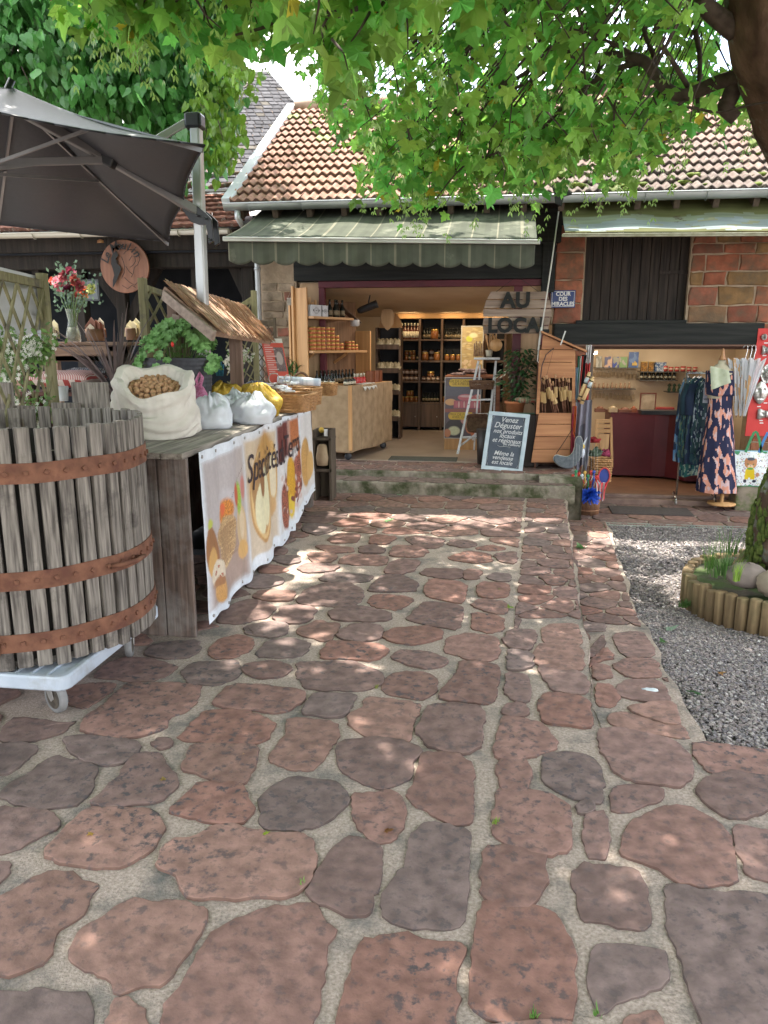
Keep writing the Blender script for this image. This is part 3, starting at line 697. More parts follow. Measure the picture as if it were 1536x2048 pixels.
# ================================================================ BUILDINGS
def bricks(mb, x0, x1, z0, z1, Y, seed, hs=(.10,.22), ws=(.18,.5), depth=.05, pal=None, gap=.008, axis='x'):
    """coursed rubble: bevelled irregular blocks over a mortar bed, facing -Y (or +X when axis='y')"""
    r = random.Random(seed); z = z0
    pal = pal or [(.30,.115,.075), (.26,.105,.075), (.33,.14,.09), (.22,.10,.075), (.25,.15,.08), (.20,.12,.07), (.29,.12,.08)]
    while z < z1-.02:
        h = min(r.uniform(*hs), z1-z)
        if z1-z-h < .05: h = z1-z
        x = x0
        while x < x1-.01:
            wd = min(r.uniform(*ws), x1-x)
            if x1-x-wd < .08: wd = x1-x
            c = r.choice(pal); j = r.uniform(.8, 1.2); c = tuple(v*j for v in c); n = 7
            P = []
            sgn = [(0,0),(.35,0),(.7,0),(1,0),(1,.5),(1,1),(.65,1),(.3,1),(0,1),(0,.5)]
            for a, b in sgn:
                P.append((x+gap/2+(wd-gap)*a+r.uniform(-.011,.011), z+gap/2+(h-gap)*b+r.uniform(-.009,.009)))
            k = len(P); cx = x+wd/2; cz = z+h/2; e = r.uniform(-.008, .006)
            vs = []
            for off, dy in ((0, .0), (0, -depth*.5), (.012, -depth*.8+e), (.04, -depth*.85+e)):
                for a, b in P:
                    dx, dz = a-cx, b-cz; f = 1-off/max(.05, math.hypot(dx, dz))
                    if axis == 'x': vs.append((cx+dx*f, Y+dy, cz+dz*f))
                    else: vs.append((Y-dy, cx+dx*f, cz+dz*f))
            fs = [(q*k+i, q*k+(i+1) % k, (q+1)*k+(i+1) % k, (q+1)*k+i) for q in range(3) for i in range(k)]
            fs.append(tuple(3*k+i for i in range(k)))
            if axis != 'x': fs = [f[::-1] for f in fs]
            mb.add(vs, fs, 0, False, c); x += wd
        z += h
def tile_roof(mb, x0, x1, Y0, z0, Y1, z1, courses, per=.105, amp=.017, seed=2, wave=True, colf=None, clipf=None):
    r = random.Random(seed); L = math.hypot(Y1-Y0, z1-z0); dy, dz = (Y1-Y0)/L, (z1-z0)/L; ny, nz = -dz, dy
    step = L/courses; tw = per*2
    for c in range(courses):
        x = x0-(tw/2 if c % 2 else 0)*0
        while x < x1:
            jl, jz = r.uniform(-.008, .008), r.uniform(-.004, .005); col = colf(x, c/courses, r)
            a0 = c*step-.045+jl; a1 = (c+1)*step+.02
            if clipf and not clipf(x+tw/2, c/courses): x += tw; continue
            ns = 12; vs = []
            for a, off in ((a0+.004, .004), (a0, .050+jz), (a0+.02, .056+jz), (a1, .010)):
                for i in range(ns+1):
                    t = i/ns; xx = x+tw*t; wv = amp*math.cos(2*PI*(t*2))*(1 if wave else 0)
                    vs.append((xx, Y0+dy*a+ny*(off+wv), z0+dz*a+nz*(off+wv)))
            n = ns+1
            fs = [(q*n+i, q*n+i+1, (q+1)*n+i+1, (q+1)*n+i) for q in range(3) for i in range(ns)]
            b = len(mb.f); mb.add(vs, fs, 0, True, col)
            for i in range(ns): mb.c[b+i] = tuple(v*.35 for v in col)  # shade under each course edge put into the lip colour
            x += tw

BR = thing('shop_building', 'long low red sandstone building with mossy tiled roof housing both shops', 'building', (0, 9.4, 0))
def W(mb): mb.T = Matrix.Translation((0, -9.4, 0)); return mb      # coordinates below are world ones
m_block = M('wall_block', .78, 1.25, rough=.9, sc=9, det=8, vcol=True, bump=.006, bsc=30, c3=(.12,.10,.07), s3=5, t3=.58, w3=.12, spec=.15)
m_wmort = M('wall_mortar', (.28,.215,.15), (.38,.30,.215), rough=.95, sc=14, bump=.006, bsc=50, spec=.1)
m_black = grain('black_timber', (.008,.010,.010), (.022,.024,.022), 'x', bump=.004, rough=.85)
m_dwood = grain('dark_door_wood', (.010,.008,.007), (.045,.034,.027), 'z', bump=.004, rough=.85, k=1.3)
m_plaster = M('warm_plaster', (.62,.50,.36), (.72,.60,.45), rough=.9, sc=2)
m_burg = M('burgundy_paint', (.07,.010,.018), (.10,.014,.024), rough=.5, sc=8)
m_tan = grain('tan_board', (.34,.22,.12), (.44,.30,.18), 'z', bump=.001, rough=.7)
YF = 9.4
xR = at(1378, 560, YF).x            # left edge of the right wall
xp_ = at(1166, 560, YF).x
PALB = [(.30,.11,.065), (.26,.10,.065), (.31,.13,.075), (.22,.095,.065), (.23,.14,.065), (.28,.11,.065), (.20,.12,.07)]
for (x0, x1, z0, z1, sd_, hs_, ws_, pal_) in ((xR, 6.6, 1.845, 3.12, 5, (.10,.26), (.14,.55), PALB), (3.065, 6.6, ZR, 1.845, 6, (.13,.26), (.2,.5), PALB), (.70, xp_, 1.845, 3.12, 8, (.2,.36), (.4,.6), PALB),
        (.98, 1.14, -.2, 1.60, 9, (.15,.3), (.3,.4), PALB), (-2.86, -2.42, 0, 2.35, 12, (.07,.16), (.14,.34), [(.24,.10,.07),(.33,.26,.19),(.20,.10,.07),(.29,.22,.16)])):
    wall = W(MB()); bricks(wall, x0, x1, z0, z1, YF, sd_, hs_, ws_, .045, pal_, .014); wo = wall.build('wall', m_block, BR)
    bed = W(MB()); bed.box(x0-.012, x1+(.012 if x1 < 6 else 0), YF-.024, YF+.3, z0-(.1 if z0 < .1 else 0), z1 if x0 > -2 else 2.9); bed.T = None
    bo = bed.build('mortar', m_wmort, wo)
# interiors
inn = W(MB())
inn.box(-2.75, .98, 12.85, 13.0, .1, 2.9); inn.box(-2.75, -2.6, 9.7, 12.85, .1, 2.9); inn.box(.90, .98, 9.7, 12.85, .1, 2.9)
inn.box(.985, 1.06, 9.7, 12.0, -.3, 2.2); inn.box(1.06, 3.6, 11.9, 12.0, -.3, 2.2); inn.box(3.55, 3.65, 9.7, 11.9, -.3, 2.2); inn.box(1.06, 3.6, 9.5, 11.9, 1.82, 1.9)
inn.build('inner_wall', m_plaster, BR)
cl = W(MB()); cl.add([(-2.6, 9.5, 2.30), (.9, 9.5, 2.30), (.9, 12.85, 2.06), (-2.6, 12.85, 2.06), (-2.6, 9.5, 2.4), (.9, 9.5, 2.4), (.9, 12.85, 2.16), (-2.6, 12.85, 2.16)],
    [(0,1,2,3), (7,6,5,4), (0,4,5,1), (1,5,6,2), (2,6,7,3), (3,7,4,0)])
cl.build('ceiling', m_plaster, BR)
fl = W(MB()); fl.box(-2.6, .97, 9.06, 12.85, .10, .216); fl.build('shop_floor', M('beige_tile_floor', (.30,.24,.19), (.40,.33,.27), rough=.35, sc=3), BR)
fl = W(MB()); fl.box(1.06, 3.6, 9.44, 11.9, ZR-.1, ZR+.03); fl.box(1.10, 3.06, 9.20, 9.50, ZR-.1, ZR+.07); fl.build('lower_floor', M('terracotta_floor', (.17,.085,.055), (.23,.12,.075), rough=.55, sc=5), BR)
tim = W(MB())
tim.box(.72, 3.06, 9.28, 9.62, 1.60, 1.845)                    # right lintel
tim.box(xR-1.25, xR, 9.33, 9.42, 1.845, 1.885)
tim.box(-2.42, .70, 9.30, 9.60, 2.36, 2.75); tim.box(-2.9, .75, 9.25, 9.35, 2.75, 3.12)
tim.box(.55, .70, 9.28, 9.5, 2.2, 3.1)
tim.build('timber_beam', m_black, BR, bev=.008)
fb = W(MB()); fb.box(.74, 3.05, 9.27, 9.30, 1.585, 1.605); fb.box(1.06, 3.05, 9.5, 9.62, 1.55, 1.60)
fb.build('lintel_trim', grain('brown_trim', (.10,.055,.04), (.17,.09,.06), 'x'), BR)
sh = W(MB()); xw = xR-1.19
for i in range(11):
    a = xw+i*(xR-xw)/11; sh.box(a+.003, a+(xR-xw)/11-.003, 9.44+rnd.uniform(0,.006), 9.48, 1.885, 2.95)
sh.box(xR-.33, xR-.01, 9.425, 9.44, 2.40, 2.44); sh.box(xw-.05, xR+.02, 9.485, 9.52, 1.86, 3.0)
sh.build('shutter', m_dwood, BR, bev=.003)
# burgundy shop front
fr = W(MB())
fr.box(-2.12, .62, 9.32, 9.44, 2.28, 2.355)
for a, b in ((-2.42, -2.36), (-2.12, -2.05), (.24, .34), (.56, .66)): fr.box(a, b, 9.34, 9.44, .21, 2.28)
fr.build('shop_front_frame', m_burg, BR, bev=.004)
for a, b in ((-2.36, -2.12), (.34, .56)): tp = W(MB()); tp.box(a, b, 9.37, 9.41, .21, 2.34); tp.build('side_panel', m_tan, BR)
# roof
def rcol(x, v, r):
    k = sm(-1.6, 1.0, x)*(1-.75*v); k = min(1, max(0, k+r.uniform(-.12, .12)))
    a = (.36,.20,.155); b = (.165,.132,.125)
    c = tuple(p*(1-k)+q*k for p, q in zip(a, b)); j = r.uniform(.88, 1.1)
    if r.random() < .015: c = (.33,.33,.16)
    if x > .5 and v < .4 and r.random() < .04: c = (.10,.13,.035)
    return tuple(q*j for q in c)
E0, Z0, E1, Z1 = 8.86, 3.19, 11.9, 5.02
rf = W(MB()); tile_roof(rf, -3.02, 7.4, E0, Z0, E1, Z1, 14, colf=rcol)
roof = rf.build('roof', M('roof_tile', .75, 1.2, rough=.9, sc=14, det=8, vcol=True, bump=.004, bsc=40, c3=(.34,.30,.25), s3=16, t3=.63, w3=.08, spec=.15), BR)
rb = W(MB())
rb.add([(-2.97, E0, Z0-.06), (7.4, E0, Z0-.06), (7.4, E1, Z1-.05), (-2.97, E1, Z1-.05), (-2.97, E0, Z0), (7.4, E0, Z0), (7.4, E1, Z1), (-2.97, E1, Z1)],
    [(0,3,2,1), (4,5,6,7), (0,1,5,4), (1,2,6,5), (2,3,7,6), (3,0,4,7)])
rb.add([(-2.9, E1, Z1), (7.4, E1, Z1), (7.4, 15, 3.1), (-2.9, 15, 3.1)], [(0,3,2,1)])
for i in range(26):
    x = -2.9+i*.4; rb.bar((x, 8.84, 3.06), (x, 9.4, 3.40), .06, .09)
rb.build('rafter', grain('eaves_wood', (.05,.035,.025), (.10,.07,.05), 'y'), BR)
rd = W(MB())
for i in range(27): rd.tube([(-3.0+i*.39, E1, Z1+.02), (-2.6+i*.39, E1, Z1+.03)], [.10, .115], 10, smooth=True)
rd.build('ridge_tile', M('ridge_clay', (.30,.19,.14), (.42,.30,.24), rough=.9, sc=6, bump=.004), BR)
ms = W(MB())
for i in range(34):
    t = rnd.random()**1.6; x = rnd.uniform(.2, 3.9); Yy = E0+(E1-E0)*t*.45+.03; zz = Z0+(Z1-Z0)*t*.45+.045
    q = rnd.uniform(.03, .085); ms.ell((x, Yy, zz), (q*1.3, q, q*.42), 9, 6, jit=.22)
mo_ = ms.build('roof_moss', M('roof_moss', (.05,.075,.012), (.14,.17,.03), rough=.98, sc=30, bump=.01, bsc=60), BR); mo_['kind'] = 'stuff'
vg = W(MB()); d = Vector((0, E1-E0, Z1-Z0)).normalized()
vg.bar(Vector((-3.06, E0, Z0+.05))-d*.05, Vector((-3.06, E1, Z1+.06)), .12, .05)
vg.build('verge_strip', M('pale_zinc', (.50,.53,.56), (.60,.63,.66), rough=.5, sc=3), BR)
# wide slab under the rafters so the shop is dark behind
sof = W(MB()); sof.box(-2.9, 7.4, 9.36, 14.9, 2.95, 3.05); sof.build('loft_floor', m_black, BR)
m_zinc = M('zinc', (.30,.32,.33), (.45,.47,.48), rough=.45, metal=.55, sc=5, st=(.4,1,1))
def gutter(mb, x0, x1, Y, z, r=.068, every=.62):
    n = 9; vs = []
    for i in range(2):
        for rr in (r, r-.006):
            for j in range(n+1):
                t = PI+PI*j/n; vs.append(((x0, x1)[i], Y+rr*math.cos(t), z+rr*math.sin(t)))
    k = n+1; fs = []
    for j in range(n):
        fs += [(j, j+1, 2*k+j+1, 2*k+j), (k+j+1, k+j, 3*k+j, 3*k+j+1)]
    fs += [tuple(range(k)), tuple(range(3*k-1, 2*k-1, -1))]
    mb.add(vs, fs, 0, True)
    mb.tube([(x0, Y-r, z+.004), (x1, Y-r, z+.004)], .009, 6)
    x = x0+.3
    while x < x1:
        mb.box(x-.012, x+.012, Y-r-.004, Y+r, z-.002, z+.008)
        for j in range(8):
            t0 = PI+PI*j/8; t1 = PI+PI*(j+1)/8; rr = r+.004
            mb.bar((x, Y+rr*math.cos(t0), z+rr*math.sin(t0)), (x, Y+rr*math.cos(t1), z+rr*math.sin(t1)), .024, .004, up=(1,0,0))
        x += every
gt = W(MB()); gutter(gt, -3.08, 7.4, 8.80, 3.165); gt.build('gutter', m_zinc, BR)
dp = W(MB()); a = at(517, 600, 9.22)
dp.tube([(-2.93, 8.80, 3.10), (-2.93, 8.80, 3.02), (-2.90, 8.88, 2.95), (-2.84, 9.12, 2.88), (a.x, 9.22, 2.8), (a.x, 9.22, 2.6), (a.x, 9.22, .0)], .035, 12)
for z in (2.5, 1.7): dp.cyl((a.x, 9.22, z-.015), (a.x, 9.22, z+.015), .042, n=12)
dp.build('downpipe', m_zinc, BR)
bp = W(MB())
cr = at(1120, 390, 8.7)
for i, (x, z) in enumerate([(cr.x, cr.z), ]): bp.prism([(-.05,-.09),(.02,-.12),(.04,-.02),(.13,.0),(.05,.05),(.06,.13),(-.01,.07),(-.09,.08),(-.06,0)], (x, 8.7, z), (1,0,0), (0,0,1), .05)
bp.build('gutter_bracket', m_black, BR, bev=.005)

# ---------------------------------------------------------------- Slate-roofed house far behind
SH = thing('slate_house', 'tall old house with steep grey slate roof behind the left tree', 'building', (-7, 15, 0))
def SW(mb): mb.T = Matrix.Translation((7, -15, 0)); return mb
sr = SW(MB()); r = random.Random(3)
Pa, Pb, Pc, Pd = at(250, 386, 14.6), at(745, 386, 14.6), at(540, 143, 19.2), at(250, 143, 19.2)
rows = 30; nrm = (Pb-Pa).cross(Pd-Pa).normalized()
for j in range(rows):
    v0 = j/rows; v1 = (j+1.25)/rows
    L0 = Pa.lerp(Pd, v0); L1 = Pa.lerp(Pd, min(1, v1)); R0 = Pb.lerp(Pc, v0); R1 = Pb.lerp(Pc, min(1, v1))
    u = -.02*(j % 2); wdt = (R0-L0).length
    while u < 1:
        du = .19/wdt*r.uniform(.85, 1.2); a, b = max(0, u), min(1, u+du-.004); u += du
        if b <= a: continue
        e = r.uniform(-.012, .012)*nrm; k = nrm*(.014+r.uniform(0, .010))
        q = r.uniform(.75, 1.2); c = (.085*q, .083*q, .086*q) if r.random() > .15 else (.11*q, .10*q, .085*q)
        lo = (Pd-Pa).normalized()*r.uniform(-.02, .02)
        sr.add([L0.lerp(R0, a)+lo, L0.lerp(R0, b)+lo, L0.lerp(R0, b)+k+lo, L0.lerp(R0, a)+k+lo, L1.lerp(R1, b), L1.lerp(R1, a)], [(0,1,2,3), (3,2,4,5)], 0, False, c)
sr.build('roof', M('slate', .75, 1.2, rough=1.0, sc=12, vcol=True, bump=.004, spec=.02), SH)
sw = SW(MB()); Pa, Pb, Pc, Pd = [q-nrm*.06 for q in (Pa, Pb, Pc, Pd)]; sw.add([Pa, Pb, Pc, Pd, (Pa.x, 24, Pa.z), (Pb.x, 24, Pa.z)], [(0,1,2,3), (1,5,2), (0,3,4), (3,2,5,4)])
sw.box(Pa.x, Pb.x, 14.9, 23.8, 0, Pa.z)
sw.build('wall', M('old_render', (.30,.20,.16), (.40,.30,.24), rough=.9, sc=3), SH)
hp = SW(MB()); hp.tube([Pb+nrm*.05, Pc+nrm*.05], .05, 8); hp.build('hip_flashing', m_zinc, SH)
gq = SW(MB()); gutter(gq, Pa.x, Pb.x, 14.5, Pa.z-.05, r=.09, every=1.2); gq.build('gutter', m_zinc, SH)

# ---------------------------------------------------------------- Timber shed of the restaurant
TS = thing('timber_shed', 'dark open timber shed with braced posts behind the parasol', 'building', (-6, 9.6, 0))
def TW(mb): mb.T = Matrix.Translation((6, -9.6, 0)); return mb
m_old = grain('old_dark_beam', (.011,.009,.008), (.030,.023,.019), 'z', bump=.006, rough=.9)
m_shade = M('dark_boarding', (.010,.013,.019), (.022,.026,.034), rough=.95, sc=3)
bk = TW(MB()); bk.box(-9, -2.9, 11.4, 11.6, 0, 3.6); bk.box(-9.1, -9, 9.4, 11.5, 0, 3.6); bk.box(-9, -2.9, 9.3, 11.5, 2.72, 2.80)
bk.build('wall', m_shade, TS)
for px, wd in ((38, .14), (78, .10), (158, .16), (243, .13), (395, .12), (498, .16)):
    x = at(px, 560, 9.55).x; b = TW(MB()); b.box(x-wd/2, x+wd/2, 9.48, 9.48+wd, 0, 2.75); b.build('post', m_old, TS, bev=.01)
for (a, b_) in (((150, 480), (265, 640)), ((345, 470), (262, 640)), ((20, 470), (-40, 560)), ((440, 470), (500, 600))):
    b = TW(MB()); b.bar(at(*a, 9.6), at(*b_, 9.6), .11, .14); b.build('brace', m_old, TS, bev=.01)
b = TW(MB()); b.box(-9, -2.9, 9.4, 9.6, 2.55, 2.74); b.box(-9, -2.9, 9.25, 9.3, 2.74, 2.98); b.build('top_beam', m_old, TS, bev=.01)
b = TW(MB())
def scol(x, v, r): q = r.uniform(.7, 1.2); return (.33*q, .15*q, .11*q)
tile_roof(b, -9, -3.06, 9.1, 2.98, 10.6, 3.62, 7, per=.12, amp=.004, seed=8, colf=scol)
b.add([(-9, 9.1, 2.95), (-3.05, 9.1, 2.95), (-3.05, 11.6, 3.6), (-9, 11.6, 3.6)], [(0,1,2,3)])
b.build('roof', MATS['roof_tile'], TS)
b = TW(MB()); gutter(b, -9, -3.1, 9.03, 2.93, r=.05); b.build('gutter', M('cream_gutter', (.45,.42,.36), rough=.5), TS)
b = TW(MB()); b.bar((-9, 10.6, 3.66), (-3.2, 10.6, 3.66), .2, .03); b.build('flashing', m_zinc, TS)
# bits hanging in the shed
lm = thing('copper_wall_lamp', 'small copper cowl lamp beside the round wooden sign', 'lamp', at(205, 487, 9.3))
b = MB(); b.lathe([(.07,0),(.065,.03),(.04,.055),(.012,.07)], n=14, cap=False); b.build('lamp_shade', M('copper', (.45,.20,.10), (.60,.30,.16), rough=.35, metal=.8), lm)
b = MB(); b.tube([(0,0,.07),(.02,.06,.11),(.03,.16,.10)], .008, 6); b.build('bracket', m_black, lm)
b = MB(); b.bar(at(285,497,9.3)-at(300,497,9.3), at(322,497,9.3)-at(300,497,9.3), .05, .05)
single('wooden_rail', b, grain('tan_rail', (.22,.13,.07), (.33,.21,.12), 'x'), 'short tan wooden rail behind the round sign', 'rail', at(300,497,9.3), bev=.003)
b = MB()
b.box(-.11, .11, -.012, .012, 0, .26); b.box(-.09, .09, -.016, -.011, .02, .24, 1)
single('menu_frame', b, [M('grey_frame', (.05,.055,.06)), M('menu_sheet', (.10,.11,.12), (.14,.15,.16), sc=20)], 'small dim framed menu hanging behind the flower vase', 'frame', at(184, 602, 9.2), bev=.002)
# ================================================================ TREES
def leaf_cloud(name, pos, size, tip, nrm, tmpl, tris, mat, parent, cols, fold=.12, droop=.25, seed=1):
    n = len(pos); r = np.random.RandomState(seed)
    tip = tip/np.linalg.norm(tip, axis=1, keepdims=True)
    side = np.cross(tip, nrm); side /= np.linalg.norm(side, axis=1, keepdims=True)+1e-9
    nn = np.cross(side, tip)
    x = tmpl[:, 0][None, :]; y = tmpl[:, 1][None, :]
    z = -fold*np.abs(x)*r.uniform(.2, 2.0, (n, 1))-droop*y*y*r.uniform(.2, 1.5, (n, 1))+.05*np.sin(9*x+r.uniform(0, 6, (n, 1)))
    V = pos[:, None, :]+size[:, None, None]*(x[..., None]*side[:, None, :]+y[..., None]*tip[:, None, :]+z[..., None]*nn[:, None, :])
    k = len(tmpl); F_ = (tris[None]+k*np.arange(n)[:, None, None]).reshape(-1, tris.shape[1])
    return fast_mesh(name, V.reshape(-1, 3), F_, mat, parent, fcol=np.repeat(cols, len(tris), 0))
half = [(0,0), (.15,-.08), (.42,-.14), (.36,.02), (.45,.10), (.68,.30), (.52,.33), (.45,.43), (.25,.42), (.29,.62), (.16,.76), (0,1.04)]
maple = half+[(-x, y) for x, y in half[-2:0:-1]]
mt = np.array([(0,.28)]+maple); k = len(maple); mtri = np.array([(0, 1+i, 1+(i+1) % k) for i in range(k)])
lind = [(0,0), (.18,-.10), (.38,-.02), (.47,.2), (.42,.45), (.26,.72), (.08,.95), (0,1.08)]
lind = lind+[(-x, y) for x, y in lind[-2:0:-1]]
ltm = np.array([(0,.4)]+lind); k = len(lind); ltri = np.array([(0, 1+i, 1+(i+1) % k) for i in range(k)])
def leafmat(name, lo, hi, trans=.5, rough=.45):
    m = M(name, lo, hi, rough=rough, sc=12, vcol=True, trans=trans, spec=.45)
    return m
m_maple = leafmat('maple_leaf', .85, 1.15, .62)
m_lind = leafmat('linden_leaf', .9, 1.12, .42, .35)
m_bark = M('mossy_bark', (.055,.035,.024), (.17,.11,.075), rough=.95, sc=9, st=(1,1,.35), bump=.03, bsc=16, c3=(.19,.21,.17), s3=6, t3=.585, w3=.05, spec=.15)
m_twig = M('twig_bark', (.045,.032,.025), (.10,.075,.06), rough=.9, sc=20, bump=.002)

def region_pts(poly, n, Y0, Y1, seed, pw=1.0, holes=()):
    r = random.Random(seed); xs = [p[0] for p in poly]; ys = [p[1] for p in poly]; out = []
    while len(out) < n:
        x, y = r.uniform(min(xs), max(xs)), r.uniform(min(ys), max(ys))
        if not inside((x, y), poly): continue
        if any((x-a)**2/c**2+(y-b)**2/d**2 < 1 for a, b, c, d in holes): continue
        out.append(tuple(at(x, y, Y0+(Y1-Y0)*r.random()**pw)))
    return out
def grow(ends, per, spread, size, seed, up=(0,0,1), hang=.35, lr=(.25,.6)):
    """leaves hung in drooping sprays round each twig end"""
    r = np.random.RandomState(seed); P = []; T = []; Nn = []; Sz = []; tw = []
    for e in ends:
        e = np.array(e); k = r.poisson(per)+2; ln = r.uniform(*lr)
        d = np.array([r.uniform(-.6,.6), r.uniform(-.6,.6), -hang*2+r.uniform(-.3,.3)]); d /= np.linalg.norm(d)
        tw.append((e-d*ln, e-d*ln*.5+r.uniform(-.03,.03,3), e))
        for i in range(k):
            t = r.rand(); p = e-d*ln*t+r.normal(0, spread, 3)*np.array([1,1,.7])
            a = r.uniform(0, 2*PI); tp = np.array([math.cos(a)*.8, math.sin(a)*.8, -r.uniform(.1, 1.5)])
            b = r.uniform(0, 2*PI); q = r.uniform(.1, .9)
            P.append(p); T.append(tp); Nn.append((math.cos(b)*q, math.sin(b)*q, 1)); Sz.append(size*r.uniform(.62, 1.25))
    return np.array(P), np.array(Sz), np.array(T), np.array(Nn), tw
def seeds_mesh(name, centers, mat, parent, seed=5):
    """bunches of winged maple keys"""
    r = np.random.RandomState(seed); V = []; F_ = []; Cc = []; b = 0
    for c in centers:
        k = r.randint(5, 11); base = r.uniform(.75, 1.15)
        for i in range(k):
            o = np.array(c)+r.normal(0, 1, 3)*np.array([.016,.016,.035]); a = r.uniform(0, 2*PI)
            s = np.array([math.cos(a), math.sin(a), 0.]); L = r.uniform(.020, .034)
            for sg in (-1, 1):
                d = s*sg*.35+np.array([0,0,-1.]); d /= np.linalg.norm(d); wv = s*sg*.011
                V += [o, o+d*L*.45+wv*.9, o+d*L+wv*.5, o+d*L*.6-wv*.15]; F_.append((b, b+1, b+2, b+3)); b += 4
                Cc.append(np.array((.30,.48,.12))*base*r.uniform(.8, 1.2))
    return fast_mesh(name, np.array(V), np.array(F_), mat, parent, fcol=np.array(Cc))

# ---------------------------------------------------------------- the maple
MT = thing('maple_tree', 'big leaning maple with mossy trunk shading the paving from the right', 'tree', (2.15, 5.5, -.25))
MW = lambda mb: (setattr(mb, 'T', Matrix.Translation((-2.15, -5.5, .25))), mb)[1]
tk = MW(MB())
path = [((2.17,5.52,-.35),.42), ((2.15,5.50,-.12),.34), ((2.13,5.45,.10),.275), ((2.10,5.38,.5),.245), ((2.25,5.3,1.2),.225), ((2.28,5.1,1.8),.215), ((2.0,4.87,2.25),.205),
        ((1.56,4.62,2.80),.20), ((1.31,4.42,3.2),.185), ((1.12,4.15,3.8),.15), ((.85,3.8,4.7),.11), ((.5,3.3,5.8),.06), ((.3,3.0,6.6),.02)]
def smooth_path(path, k=5):
    P = [Vector(p) for p, _ in path]; r_ = [q for _, q in path]; O = []; RR = []
    for i in range(len(P)-1):
        p0 = P[max(i-1, 0)]; p1 = P[i]; p2 = P[i+1]; p3 = P[min(i+2, len(P)-1)]
        for j in range(k):
            t = j/k
            O.append(.5*((2*p1)+(p2-p0)*t+(2*p0-5*p1+4*p2-p3)*t*t+(3*p1-p0-3*p2+p3)*t**3)); RR.append(r_[i]*(1-t)+r_[i+1]*t)
    O.append(P[-1]); RR.append(r_[-1]); return O, RR
O, RR = smooth_path(path, 8); tk.tube(O, RR, 36)
def barkify(mb, amp, fz=5):
    for i, p in enumerate(mb.v):
        v = Vector(p); n_ = mnoise.noise(Vector((v.x*fz, v.y*fz, v.z*fz*.35)))*amp+mnoise.noise(v*fz*3)*amp*.4
        mb.v[i] = (v.x+n_*1.0, v.y+n_*.7, v.z)
barkify(tk, .035)
for a in (2.6, 3.3, 4.1, 4.8):       # root flare
    c = Vector((2.15, 5.5, -.2)); dv = Vector((math.cos(a), math.sin(a), 0))
    tk.tube([c+dv*.18+Vector((0,0,.35)), c+dv*.32+Vector((0,0,.12)), c+dv*.5+Vector((0,0,-.06)), c+dv*.62+Vector((0,0,-.14))], [.09,.10,.06,.02], 10)
tk.build('trunk', m_bark, MT)
# moss coat near the base: its own knobbly skin on the shop side
mc = MW(MB()); r = random.Random(5)
for i in range(420):
    t = r.random()**.8; z = -.12+1.15*t; j = min(range(len(O)), key=lambda q: abs(O[q].z-z)); a = r.uniform(2.3, 4.2)
    rr = RR[j]*1.0; p = O[j]+Vector((math.cos(a)*rr, math.sin(a)*rr, 0)); s = r.uniform(.012, .04)
    if r.random() < .25+.6*abs(math.sin(z*9+a*2)): mc.ell((p.x, p.y, z), (s*.7, s*.7, s*1.5), 6, 4, jit=.25)
o = mc.build('trunk_moss', M('trunk_moss', (.045,.075,.012), (.12,.15,.03), rough=1, sc=35, bump=.012, bsc=80), MT); o['kind'] = 'stuff'
br = MW(MB())
BP = [
 ([(1495,150),(1440,163),(1390,184),(1356,190),(1322,168),(1290,124),(1240,112),(1180,116),(1125,106),(1104,98)], 4.55, 5.0, .052, .026),
 ([(1104,98),(1106,122),(1080,150),(1040,172),(960,200)], 5.0, 5.1, .022, .008),
 ([(1104,98),(1060,140),(1000,175),(900,240),(820,300)], 5.0, 5.3, .022, .006),
 ([(1290,124),(1240,135),(1200,155),(1130,210),(1080,260),(1010,300),(930,330),(870,400)], 4.8, 5.2, .024, .005),
 ([(1475,160),(1458,200),(1450,215),(1472,238)], 4.6, 4.6, .062, .045),
 ([(1400,182),(1340,222),(1380,215),(1440,225),(1500,210),(1536,205)], 4.7, 4.3, .012, .006),
 ([(1395,0),(1430,30),(1470,60)], 4.3, 4.4, .05, .07),
 ([(1390,60),(1400,120),(1395,200),(1398,225)], 4.9, 4.9, .02, .012),
 ([(1300,0),(1288,60),(1310,120),(1290,124)], 4.9, 4.8, .014, .02),
 ([(1150,0),(1165,60),(1168,130),(1180,240),(1198,290)], 4.2, 4.4, .009, .004),
 ([(1040,75),(1100,60),(1160,62),(1220,85),(1260,105)], 4.7, 4.8, .007, .014),
 ([(985,70),(1010,20),(1000,-20)], 4.6, 4.3, .014, .022),
 ([(985,70),(950,110),(900,150),(870,180)], 4.6, 4.7, .012, .005),
 ([(1345,0),(1310,60),(1350,130),(1380,180)], 4.3, 4.7, .012, .018),
 ([(1230,200),(1228,260),(1235,330)], 4.8, 4.8, .009, .004),
 ([(560,70),(620,55),(680,30),(760,0)], 2.9, 3.1, .006, .014),
 ([(700,150),(740,60),(780,-20)], 2.8, 2.8, .004, .010),
 ([(470,70),(540,50),(600,10)], 3.1, 3.2, .006, .012),
]
for pts, ya, yb, ra, rb_ in BP:
    n = len(pts); pp = [(at(x, y, ya+(yb-ya)*i/(n-1)), .78*(ra+(rb_-ra)*i/(n-1))) for i, (x, y) in enumerate(pts)]
    a, b = smooth_path(pp, 4); br.tube(a, b, 8)
